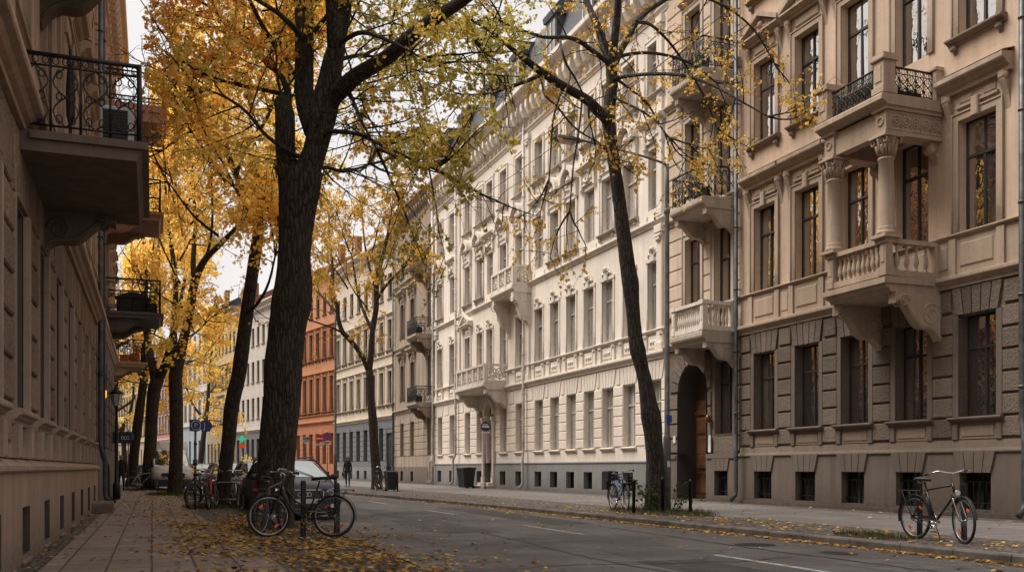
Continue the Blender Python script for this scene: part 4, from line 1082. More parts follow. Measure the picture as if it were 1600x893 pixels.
# entrance
mb = MB()
for sx in (-1, 1):
    xx = DU + sx*.82
    mb.bbox(xx-.16, xx+.16, -.2, .01, .12, .75, .02); mb.lathe([(.12,0),(.085,.1),(.085,2.7),(.13,2.9),(.13,3.0)], (xx, -.1, .75), 10); mb.bbox(xx-.15, xx+.15, -.25, .01, 3.75, 3.95, .02)
n = 12
for k in range(n):
    a, b = pi*k/n, pi*(k+1)/n
    q = [(DU+r*cos(t), 4.1+r*sin(t)) for r, t in ((.64,a),(.86,a),(.86,b),(.64,b))]
    mb.extrude([(x, -.14, z) for x, z in q], (0, .15, 0))
mb.box(DU-1.1, DU+1.1, -.75, .0, .1, .28); mb.box(DU-.9, DU+.9, -.42, .25, .281, .45)
mb.build('portal', M['w_ground'], wh)
mb = MB(); mb.box(DU-.62, DU+.62, .2, .26, .45, 4.74)
for sx in (-1, 1):
    for z0, z1 in ((.6, 1.5), (1.6, 2.7), (2.85, 3.7)): mb.bbox(DU+sx*.3-.22, DU+sx*.3+.22, .17, .25, z0, z1, .025)
mb.build('door', worn('grey_brown_door', (.20,.16,.125), .55, .3, 4), wh)
def w_balcony(z, uc, hw, out, hh, ch):
    mb = MB(); mb.prism_x([(0,z-.32),(-out+.18,z-.32),(-out+.1,z-.2),(-out,z-.14),(-out,z-.03),(-out+.04,z),(0,z+.02)], uc-hw, uc+hw)
    b_ = mb.build('balcony', M['w_trim'], wh)
    mb = MB()
    for sx in (-1, 1): big_console(mb, uc+sx*(hw-.22), z-.322, .3, ch, out*.9)
    for k in range(10): mb.ball((uc+(-1)**k*(hw-.22), -out*.35+U(-.2,.2), z-.5-U(0,.4)), U(.06,.12), 7, 4)
    build_split(mb, 'bracket', M['w_trim'], b_)
    mb = MB(); fy = -out+.16; ix = hw-.12
    for x0, x1 in ((uc-ix, uc+ix),):
        mb.box(x0, x1, fy-.08, fy+.08, z+.021, z+.16); mb.box(x0-.04, x1+.04, fy-.12, fy+.12, z+hh-.11, z+hh)
        n = max(2, round((x1-x0)/1.0))
        for k in range(n+1): mb.bbox(x0+(x1-x0)*k/n-.1, x0+(x1-x0)*k/n+.1, fy-.1, fy+.1, z+.02, z+hh-.11, .015)
        for k in range(n):
            cx = x0+(x1-x0)*(k+.5)/n; cz = z+.16+(hh-.27)/2; rr = (hh-.3)/2
            for dx in (-.19, .19):
                mb.ring((cx+dx, fy, cz), rr*.62, .035, 'y', 14, 5); mb.ring((cx+dx, fy, cz), rr*.25, .04, 'y', 10, 5)
            for dx in (-.38, 0, .38):
                mb.tube([(cx+dx-.05, fy, cz-rr), (cx+dx+.03, fy, cz-.1), (cx+dx-.03, fy, cz+.1), (cx+dx+.05, fy, cz+rr)], .03, 5)
    for sx in (-1, 1):
        xx = uc+sx*ix
        mb.box(xx-.08, xx+.08, fy+.08, -.01, z+.02, z+.16); mb.box(xx-.11, xx+.11, fy+.12, -.01, z+hh-.11, z+hh-.002)
        ln = -.1-fy; n = max(1, round(ln/.55))
        for k in range(n):
            cy = fy+.1+(ln-.1)*(k+.5)/n; cz = z+.16+(hh-.27)/2; rr = (hh-.3)/2
            mb.ring((xx, cy, cz), rr*.75, .035, 'x', 16, 5); mb.ring((xx, cy, cz), rr*.35, .04, 'x', 12, 5)
            for q in range(6):
                a = q*pi/3; mb.tube([(xx, cy+rr*.3*cos(a), cz+rr*.3*sin(a)), (xx, cy+rr*.98*cos(a+.4), cz+rr*.98*sin(a+.4))], .026, 5)
    mb.build('balustrade', M['w_trim'], b_)
w_balcony(5.55, 59.5-48.55, 2.45, 1.28, 1.0, .95)
w_balcony(9.95, 59.5-44.4, 1.6, .98, 1.0, 1.9)

# ============================================================ far right sliver, then the houses further down
def row_house(name, label, A, B, H, floors, n, w, wall, base, zb, trim, roof, style='lintel', fmat='darkframe', gmat='glass_far', basefloor=(2.0, 4.3), u0=None, rust=True, plinth=None, band=None, D=11, rh=3, door=None):
    """terrace house from its far end A to its near end B along the street front"""
    ang = math.atan2(B[1]-A[1], B[0]-A[0]); L = math.hypot(B[0]-A[0], B[1]-A[1])
    t = thing(name, label, 'building', (A[0], A[1], 0), ang, 'houses along the street')
    us = [L*(k+.5)/n for k in range(n)] if u0 is None else u0
    ops = [(u-w/2, u+w/2, a, b) for a, b in floors for u in us]
    gus = [u for u in us if door is None or abs(u-door) > .6]
    gop = [(u-w/2, u+w/2, basefloor[0], basefloor[1]) for u in gus]
    if door is not None: gop.append((door-.65, door+.65, .2, 3.9))
    mb = MB(); wall_panel(mb, 0, L, zb, H, ops, 0, .2); body(mb, L, D, -.05, H); mb.build('wall', M[wall], t)
    mb = MB(); wall_panel(mb, 0, L, 1.3 if plinth else .05, zb, [(a, b, max(c, 1.3 if plinth else .05), d) for a, b, c, d in gop], -.03, .25)
    if rust: rusticate(mb, .02, L-.02, basefloor[0], basefloor[1]+.3, [(a-.02, b+.02, c, d) for a, b, c, d in gop], .42, -.06, .04, 0, split=False)
    mb.build('ground_floor_wall', M[base], t)
    if plinth:
        cop = [(u-.35, u+.35, .3, 1.0) for u in gus]
        mb = MB(); wall_panel(mb, 0, L, .05, 1.3, cop + ([(door-.65, door+.65, .05, 1.3)] if door is not None else []), -.07, .25); mb.build('plinth', M[plinth], t)
        cellar(t, [(u, .3) for u in gus], .7, .7, False)
    if door is not None:
        mb = MB(); mb.box(door-.65, door+.65, .1, .17, .15, 3.9)
        for sx in (-1, 1):
            for a, b in ((.4, 1.3), (1.5, 2.5), (2.7, 3.5)): mb.bbox(door+sx*.31-.22, door+sx*.31+.22, .07, .15, a, b, .02)
        mb.build('door', worn('dark_green_door', (.03,.032,.03), .5, .3, 4), t)
    mb = MB(); moulding(mb, 0, L, zb-.05, zb+.25, .22)
    for z in (band or []): moulding(mb, 0, L, z, z+.16, .13)
    mb.build('string_course', M[trim], t)
    for i, (a, b) in enumerate(floors):
        put_windows(t, window_proto(t, style if i < len(floors)-1 else 'bare', w, b-a, .2, M[fmat], M[gmat], M[trim], .06, rec=.16), [(u, a) for u in us])
    put_windows(t, window_proto(t, 'none', w, basefloor[1]-basefloor[0], .2, M['darkframe'], M[gmat], M[base], .06, rec=.2), [(u, basefloor[0]) for u in gus])
    mb = MB(); moulding(mb, -.02, L+.02, H-.6, H, .6); modillions(mb, .05, L-.05, H-1.0, .4, .4, .55, .2); mb.build('cornice', M[trim], t)
    mb = MB(); gable_roof(mb, L, D, H+.02, rh)
    for k in range(2): mb.box(L*(.3+.4*k)-.3, L*(.3+.4*k)+.3, D*.3, D*.3+.5, H+1.0, H+rh+.6)
    mb.build('roof', M[roof], t)
    return t
row_house('apartment_house', 'reddish brown house cut off by the right edge of the picture', (16.86, 14.6), (16.86, 2), 19.2, [(6.5,9),(10.9,13.3),(15.2,17.2)], 6, 1.0, 'l2_wall', 'r1_smooth', 5.3, 'l2_slab', 'tile', basefloor=(2.4,4.6))
gh = row_house('apartment_house', 'weathered beige house with three black iron balconies beside the white house', (17, 70.4), (17, 59.55), 19.6, [(6.0,8.6),(10.5,13.0),(15.0,17.2)], 4, 1.0, 'g_wall', 'g_wall', 5.2, 'g_trim', 'tile', 'hood', u0=[2.4,5.3,9.8], basefloor=(2.05,4.45), plinth='r1_smooth', band=[9.8,14.4])
for z in (5.45, 9.85, 14.5):
    mb = MB(); hw, out, uc = 1.25, 1.25, 9.6
    mb.prism_x([(0,z-.3),(-out+.15,z-.3),(-out,z-.14),(-out,z),(0,z+.02)], uc-hw, uc+hw); b_ = mb.build('balcony', M['g_trim'], gh)
    mb = MB()
    for sx in (-1, 1): big_console(mb, uc+sx*(hw-.2), z-.302, .25, .95, 1.05)
    build_split(mb, 'bracket', M['g_trim'], b_)
    mb = MB(); e = .06
    iron_panel(mb, (uc-hw+e, -out+e), (uc+hw-e, -out+e), z+.03, 1.0, 0, 8)
    for sx in (-1, 1): iron_panel(mb, (uc+sx*(hw-e), -out+e), (uc+sx*(hw-e), -.02), z+.03, 1.0, 0, 4)
    mb.build('railing', M['blackmetal'], b_)
    mb = MB()
    for k in range(int(2*hw/.06)): 
        if k % 3: mb.box(uc-hw+.1+k*.06, uc-hw+.125+k*.06, -out+.055, -out+.065, z+.1, z+.75)
    mb.box(uc-hw+.1, uc+hw-.1, -out+.08, -out+.09, z+.12, z+.62); mb.build('screen', M['blackmetal'], b_)
for i, z in enumerate((5.48, 9.88)):
    planter('flower_box', ['dark planter box on the lowest black balcony of the weathered house', 'dark planter box on the middle black balcony of the weathered house'][i], wpt(gh, (10.2, -.9, z)), -pi/2, (.8,.3,.35), M['bin'], M['plantgreen'], 20, .12, h2=.08)
pipe(gh, 10.75, 18.5, M['pipe_cream'], -.16, .06, True, 1.6, -1); pipe(gh, .1, 18.5, M['zinc'], -.16, .06, False)
ch = row_house('apartment_house', 'pale cream house on a slate grey ground floor with grey door', (15.36, 86.1), (17, 70.5), 18.6, [(6.1,8.6),(10.2,12.5),(14.1,16.0)], 8, .95, 'c_wall', 'c_base', 5.0, 'c_wall', 'tile', 'lintel', basefloor=(1.75,4.3), rust=True, plinth='w_plinth', band=[5.95, 9.7], door=15.6*7.5/8)
oh = row_house('apartment_house', 'orange house with red orange ground floor in the middle of the row', (13.24, 96.1), (15.36, 86.15), 19.4, [(6.4,9.6),(11.3,13.8),(15.3,17.3)], 6, .85, 'o_wall', 'o_base', 5.3, 'o_trim', 'tile', 'lintel', basefloor=(1.6,4.4), rust=True, band=[6.0])
row_house('apartment_house', 'white house with slate grey shop front behind the big near tree', (9.1, 115.6), (13.24, 96.15), 19.0, [(6.6,8.9),(10.6,12.9),(14.6,16.6)], 11, .95, 'wg_wall', 'c_base', 5.2, 'wg_wall', 'slate', 'bare', basefloor=(1.2,4.4), rust=False)
row_house('apartment_house', 'yellow house with tan ground floor between white houses down the street', (6.54, 127.6), (9.1, 115.65), 20.0, [(6.6,8.9),(10.8,13.2),(15.0,17.2)], 8, .8, 'y_wall', 'y_base', 9.8, 'y_base', 'tile', 'lintel', basefloor=(1.2,4.2), rust=True)
row_house('apartment_house', 'pale grey house with light blue ground floor at the bend', (4.0, 139.5), (6.54, 127.65), 21, [(7.4,10),(12,14.6),(16.4,18.6)], 5, 1.0, 'p_wall', 'p_base', 6.6, 'p_wall', 'slate', 'hood', basefloor=(1.4,4.8), rust=False)
row_house('apartment_house', 'dusty pink house far down the street behind the van', (.5, 156), (4.0, 139.55), 18, [(6.4,8.9),(10.4,12.8),(14,16)], 9, .9, 'pk_wall', 'pk_wall', 5.2, 'p_wall', 'tile', 'lintel', basefloor=(1.6,4.2), rust=True)
row_house('apartment_house', 'ochre house closing the view at the end of the street', (-9, 200), (.5, 156.1), 18, [(6.4,8.9),(10.4,12.8),(14,16)], 20, .9, 'y_wall', 'y_base', 5.2, 'y_base', 'tile', 'lintel', basefloor=(1.6,4.2), rust=False)
# ============================================================ L1: brown house along the near pavement
l1 = thing('apartment_house', 'brown stone house along the near pavement with deep ground floor windows at left edge', 'building', (-1.5, -6, 0), pi/2, 'houses along the street')
L = 35.; UW = [y+6 for y in (.7,3.1,5.5,7.9,10.3,12.7,15.1,17.5,19.9,22.3,24.7,27.1)]; w = 1.15
gop = [(u-w/2, u+w/2, 1.92, 4.35) for u in UW]; cop = [(u-.36, u+.36, .24, .79) for u in UW]
f1 = [(u-.55, u+.55, 6.5, 8.95) for u in UW]; f2 = [(u-.55, u+.55, 10.5, 12.9) for u in UW]; f3 = [(u-.55, u+.55, 14.4, 16.5) for u in UW]
mb = MB(); wall_panel(mb, 0, L, 5.2, 18.6, f1+f2+f3, 0, .28); body(mb, L, 12, 0, 18.6); mb.build('wall', M['l1_wall'], l1)
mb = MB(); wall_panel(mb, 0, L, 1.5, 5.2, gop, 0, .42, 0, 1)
ex = [(a-.02, b+.2, c-.02, d) for a, b, c, d in gop]
rusticate(mb, .02, L-.02, 1.98, 4.36, ex, .48, -.05, .05, 0); rusticate(mb, .02, L-.02, 4.38, 5.18, [(u-.8, u+.8, 4.3, 5.2) for u in UW], .8, -.05, .05)
for u in UW: voussoirs(mb, u, 4.38, 5.16, 1.3, 1.56, 5, -.05)
rusticate(mb, .02, L-.02, 1.52, 1.82, [(u-.75, u+.75, 1.5, 1.9) for u in UW], .3, -.04, .04)
mb.build('stonework', [M['l1_stone'], M['l1_reveal']], l1)
mb = MB()
for u in UW:
    mb.box(u+w/2, u+w/2+.17, -.075, .01, 1.93, 4.36); mb.box(u-w/2-.02, u-w/2, -.07, .01, 1.93, 4.36)
    moulding(mb, u-.78, u+.78, 1.74, 1.915, .16)
    for sx in (-1, 1): mb.bbox(u+sx*.6-.1, u+sx*.6+.1, -.12, .01, 1.36, 1.735, .015)
build_split(mb, 'window_jamb', M['l1_smooth'], l1)
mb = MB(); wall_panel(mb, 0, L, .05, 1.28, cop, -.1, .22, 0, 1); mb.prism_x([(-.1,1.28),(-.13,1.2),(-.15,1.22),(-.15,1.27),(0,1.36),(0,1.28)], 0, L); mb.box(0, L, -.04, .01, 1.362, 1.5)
for u in UW: mb.extrude([(u-.42,-.13,.16),(u+.42,-.13,.16),(u+.42,0,.239),(u-.42,0,.239)], (0,0,-.03))
mb.build('plinth', [M['l1_smooth'], M['l1_reveal']], l1)
cellar(l1, [(u, .24) for u in UW], .72, .55, False, .118)
mb = MB(); moulding(mb, 0, L, 5.2, 5.5, .3); mb.box(0.01, L-.01, -.03, .01, 5.52, 6.3); moulding(mb, 0, L, 6.3, 6.44, .12); moulding(mb, 0, L, 9.1, 9.3, .15)
for u in UW:
    for sx in (-1, 1):
        mb.bbox(u+sx*1.02-.16, u+sx*1.02+.16, -.09, .01, 5.53, 9.05, .02); mb.bbox(u+sx*1.02-.2, u+sx*1.02+.2, -.13, .01, 8.8, 9.08, .02)
mb.build('string_course', M['l1_trim'], l1)
put_windows(l1, window_proto(l1, 'none', w, 2.43, .2, M['darkframe'], M['glass_near'], M['l1_smooth'], .055, rec=.36), [(u, 1.92) for u in UW])
put_windows(l1, window_proto(l1, 'hood', 1.1, 2.45, .2, M['darkframe'], M['glass_near'], M['l1_trim'], .055), [(u, 6.5) for u in UW])
put_windows(l1, window_proto(l1, 'plain', 1.1, 2.4, .2, M['darkframe'], M['glass_near'], M['l1_trim'], .055), [(u, 10.5) for u in UW])
mb = MB(); moulding(mb, -.05, L+.05, 17.9, 18.6, .5); modillions(mb, 0, L, 17.5, .4, .3, .6, .2); mb.build('cornice', M['l1_trim'], l1)
mb = MB(); gable_roof(mb, L, 12, 18.62, 2.5); mb.build('roof', M['tile'], l1)
pipe(l1, L-.12, 17.6, M['zinc'], -.16, .065, True, 1.5, 1)
def left_balcony(bd, uc, hw, out, z, mat, rail_h=.95, brackets=(1,), fy_n=6, sd_n=4, ch=.6, th=.24, cb=.95):
    mb = MB(); mb.prism_x([(0,z-th),(-out+.14,z-th),(-out+.08,z-th*.5),(-out,z-th*.4),(-out,z),(0,z+.01)], uc-hw, uc+hw)
    mb.box(uc-hw-.05, uc-hw-.001, -out-.0, -.16, z-th*.42, z-.01); mb.box(uc+hw+.001, uc+hw+.05, -out, -.16, z-th*.42, z-.01)
    b_ = mb.build('balcony', mat, bd)
    if brackets:
        mb = MB()
        for k in brackets: big_console(mb, uc+k*(hw-.35), z-th-.002, .32, ch, out*.68)
        build_split(mb, 'bracket', mat, b_)
    mb = MB(); e = .11
    iron_panel(mb, (uc-hw+e, -out+e), (uc+hw-e, -out+e), z+.02, rail_h, 0, fy_n, True, .012)
    for sx in (-1, 1):
        iron_panel(mb, (uc+sx*(hw-e), -out+e), (uc+sx*(hw-e), -.04), z+.02, rail_h, 0, sd_n, True, .012)
    for sx in (-1, 1): mb.tube([(uc+sx*(hw-e), -out+e, z), (uc+sx*(hw-e), -out+e, z+rail_h+.02)], .03, 6)
    mb.build('railing', M['blackmetal'], b_)
    return b_
left_balcony(l1, 20.15, 1.65, 1.46, 5.2, M['l1_dark'], .93, (1,), 8, 4, .62)
left_balcony(l1, 20.15, 1.65, 1.6, 8.75, M['l1_dark'], .93, (1,), 8, 4, .85)
# air conditioner and folded parasol standing on that balcony
ac = thing('air_conditioner', 'white air conditioner box with dark louvres behind the near iron balcony railing', 'air conditioner', (-.42, 13.05, 5.215), 0)
mb = MB(); mb.bbox(-.2, .2, 0, .3, .04, .58, .02); mb.box(-.17, -.1, .05, .25, 0, .04); mb.box(.1, .17, .05, .25, 0, .04); mb.build('case', M['white'], ac)
mb = MB(); mb.box(-.16, .13, -.004, .0, .09, .53)
for k in range(11): mb.box(-.16, .13, -.012, -.003, .1+k*.04, .118+k*.04)
mb.build('louvre', M['blackplastic'], ac)
ps = thing('parasol', 'closed black parasol on a pole standing on the near iron balcony', 'parasol', (-.93, 12.78, 5.21), 0)
mb = MB(); mb.lathe([(.16,0),(.16,.03),(.03,.06),(.02,.1),(.02,1.1)], (0,0,0), 10); mb.build('pole', M['blackmetal'], ps)
mb = MB(); mb.lathe([(.025,.2),(.05,.3),(.055,.6),(.035,.9),(.05,.93),(.02,1.02),(.012,1.14)], (0,0,0), 9); mb.build('canopy', M['blackplastic'], ps)
# ============================================================ L2: terracotta house
def left_house(name, label, A, B, H, floors, n, w, wall, base, zb, trim, roof, style='lintel', basefloor=(1.9,4.4)):
    """origin at the near end A"""
    ang = math.atan2(B[1]-A[1], B[0]-A[0]); L = math.hypot(B[0]-A[0], B[1]-A[1]); t = thing(name, label, 'building', (A[0], A[1], 0), ang, 'houses along the street')
    us = [L*(k+.5)/n for k in range(n)]
    ops = [(u-w/2, u+w/2, a, b) for a, b in floors for u in us]
    mb = MB(); wall_panel(mb, 0, L, zb, H, ops, 0, .22); body(mb, L, 11, -.05, H); mb.build('wall', M[wall], t)
    gop = [(u-w/2, u+w/2, *basefloor) for u in us]
    mb = MB(); wall_panel(mb, 0, L, .05, zb, gop, -.03, .28); rusticate(mb, .02, L-.02, basefloor[0], basefloor[1]+.4, [(a-.02, b+.02, c, d) for a, b, c, d in gop], .45, -.06, .04, 0, split=False)
    mb.box(0, L, -.1, -.031, .04, 1.2); mb.build('ground_floor_wall', M[base], t)
    mb = MB(); moulding(mb, 0, L, zb-.05, zb+.25, .22)
    for u in (.3, L-.3):
        k = zb+.3
        while k < H-1: mb.bbox(u-.25, u+.25, -.07, .01, k, k+.5, .02); k += .56
    mb.build('string_course', M[trim], t)
    for a, b in floors: put_windows(t, window_proto(t, style, w, b-a, .2, M['darkframe'], M['glass_far'], M[trim], .06, rec=.16), [(u, a) for u in us])
    put_windows(t, window_proto(t, 'none', w, basefloor[1]-basefloor[0], .2, M['darkframe'], M['glass_far'], M[base], .06, rec=.2), [(u, basefloor[0]) for u in us])
    mb = MB(); moulding(mb, -.02, L+.02, H-.6, H, .6); modillions(mb, .05, L-.05, H-1., .4, .4, .55, .2); mb.build('cornice', M[trim], t)
    mb = MB(); gable_roof(mb, L, 11, H+.02, 3); mb.build('roof', M[roof], t)
    return t
l2 = left_house('apartment_house', 'terracotta red house with pale quoins just beyond the brown house on the near pavement', (-1.5, 29.1), (-1.5, 43), 18.2, [(6.5,8.9),(9.8,12.1),(13.2,15.3)], 6, 1.0, 'l2_wall', 'l2_base', 5.5, 'l1_wall', 'tile')
pipe(l2, .16, 17.5, M['blackmetal'], -.2, .07, True, 1.3, 1)
left_balcony(l2, 5.6, 1.25, 1.85, 6.3, M['l2_base'], 1.05, (-1, 1), 7, 4, .6, .2)
left_balcony(l2, 5.6, 1.25, 1.85, 9.6, M['l2_slab'], 1.05, (-1, 1), 7, 4, .55, .3)
left_balcony(l2, 5.6, 1.25, 1.95, 13.05, M['l2_slab'], 1.05, (-1, 1), 7, 4, .55, .55)
l3 = left_house('apartment_house', 'ochre house with a flower balcony past the terracotta house on the near side', (-1.5, 43.05), (-2.55, 58), 13.2, [(6.5,8.8),(9.6,11.7)], 6, 1.0, 'l3_wall', 'l2_base', 5.4, 'l3_wall', 'tile')  # this and the later near-side houses lowered to let sun reach the trees
left_balcony(l3, 7.7, 1.5, 1.72, 6.3, M['l1_trim'], 1.05, (-1, 1), 7, 4, .6, .24)
l4 = left_house('apartment_house', 'pale stucco house at the bend on the near side, mostly behind trees', (-2.6, 58.05), (-4.9, 73), 13.2, [(6.5,8.8),(9.6,11.7)], 6, 1.0, 'b_wall', 'r1_smooth', 5.4, 'b_trim', 'tile')
left_balcony(l4, 8.2, 1.4, 1.75, 6.3, M['l2_slab'], 1.05, (-1, 1), 7, 4, .55, .24)
left_house('apartment_house', 'grey stucco house after the bend on the near side', (-4.95, 73.05), (-8.2, 90), 13.2, [(6.5,8.8),(9.6,11.7)], 7, 1.0, 'p_wall', 'c_base', 5.4, 'p_wall', 'slate')
left_house('apartment_house', 'last yellow house on the near side beyond the bend', (-8.25, 90.05), (-16.7, 130), 13.2, [(6.5,8.8),(9.6,11.7)], 14, 1.0, 'y_wall', 'y_base', 5.4, 'y_base', 'tile')
# things on the left balconies
cb = thing('storage_box', 'black slope topped storage box on the lowest balcony of the terracotta house', 'storage box', wpt(l2, (5.0, -.95, 6.31)), 0)
mb = MB(); mb.box(-.55, .45, -.25, .25, 0, .5); mb.build('box', M['bin'], cb)
mb = MB(); mb.extrude([(-.6,-.3,.5),(.5,-.3,.5),(.5,.3,.5),(0,.3,.66),(-.05,-.3,.66)][:0] or [(-.6,-.3,.501),(.5,-.3,.501),(.1,-.3,.68),(-.2,-.3,.68)], (0,.6,0)); mb.build('lid', M['bin'], cb)
planter('flower_pot', 'round dark pot with plant on the lowest balcony of the terracotta house', wpt(l2, (4.75, -1.45, 6.31)), 0, (.4,.4,.3), M['bin'], M['plantgreen'], 60, .2, h2=.25)
planter('flower_pot', 'terracotta pot with red flowers on the flower balcony of the ochre house', wpt(l3, (6.5, -1.15, 6.31)), 0, (.45,.45,.4), M['terracotta'], M['flower'], 130, .38, h2=.4)
planter('flower_pot', 'pot of pink and purple flowers by the railing of the flower balcony', wpt(l3, (6.45, -.7, 6.31)), 0, (.4,.4,.3), M['terracotta'], M['flower'], 130, .42, h2=.55)
# ground-level fittings near the terracotta house
wl_ = thing('wall_lamp', 'small amber wall lamp glowing on the terracotta house', 'lamp', (-1.5, 30.6, 3.3), 0)
mb = MB(); mb.tube([(0,0,.1),(.12,0,.1),(.14,0,.06)], .015, 6); mb.lathe([(.02,.3),(.1,.24),(.1,.22)], (.16,0,0), 10); mb.lathe([(.06,-.12),(.03,-.16)], (.16,0,.1), 10); build_split(mb, 'bracket', M['blackmetal'], wl_)
mb = MB(); mb.lathe([(.055,-.02),(.085,.04),(.085,.2),(.06,.22)], (.16,0,0), 10); mb.build('glass', M['amber'], wl_)
st = thing('door_step', 'grey stone step block in front of the terracotta house drainpipe', 'step', (-1.28, 25.9, ZS-.01), 0)
mb = MB(); mb.bbox(-.32, .36, 0, .9, 0, .27, .015); mb.box(-.3, .34, .3, .85, .271, .29); o = mb.build('block', M['l1_smooth'], st)
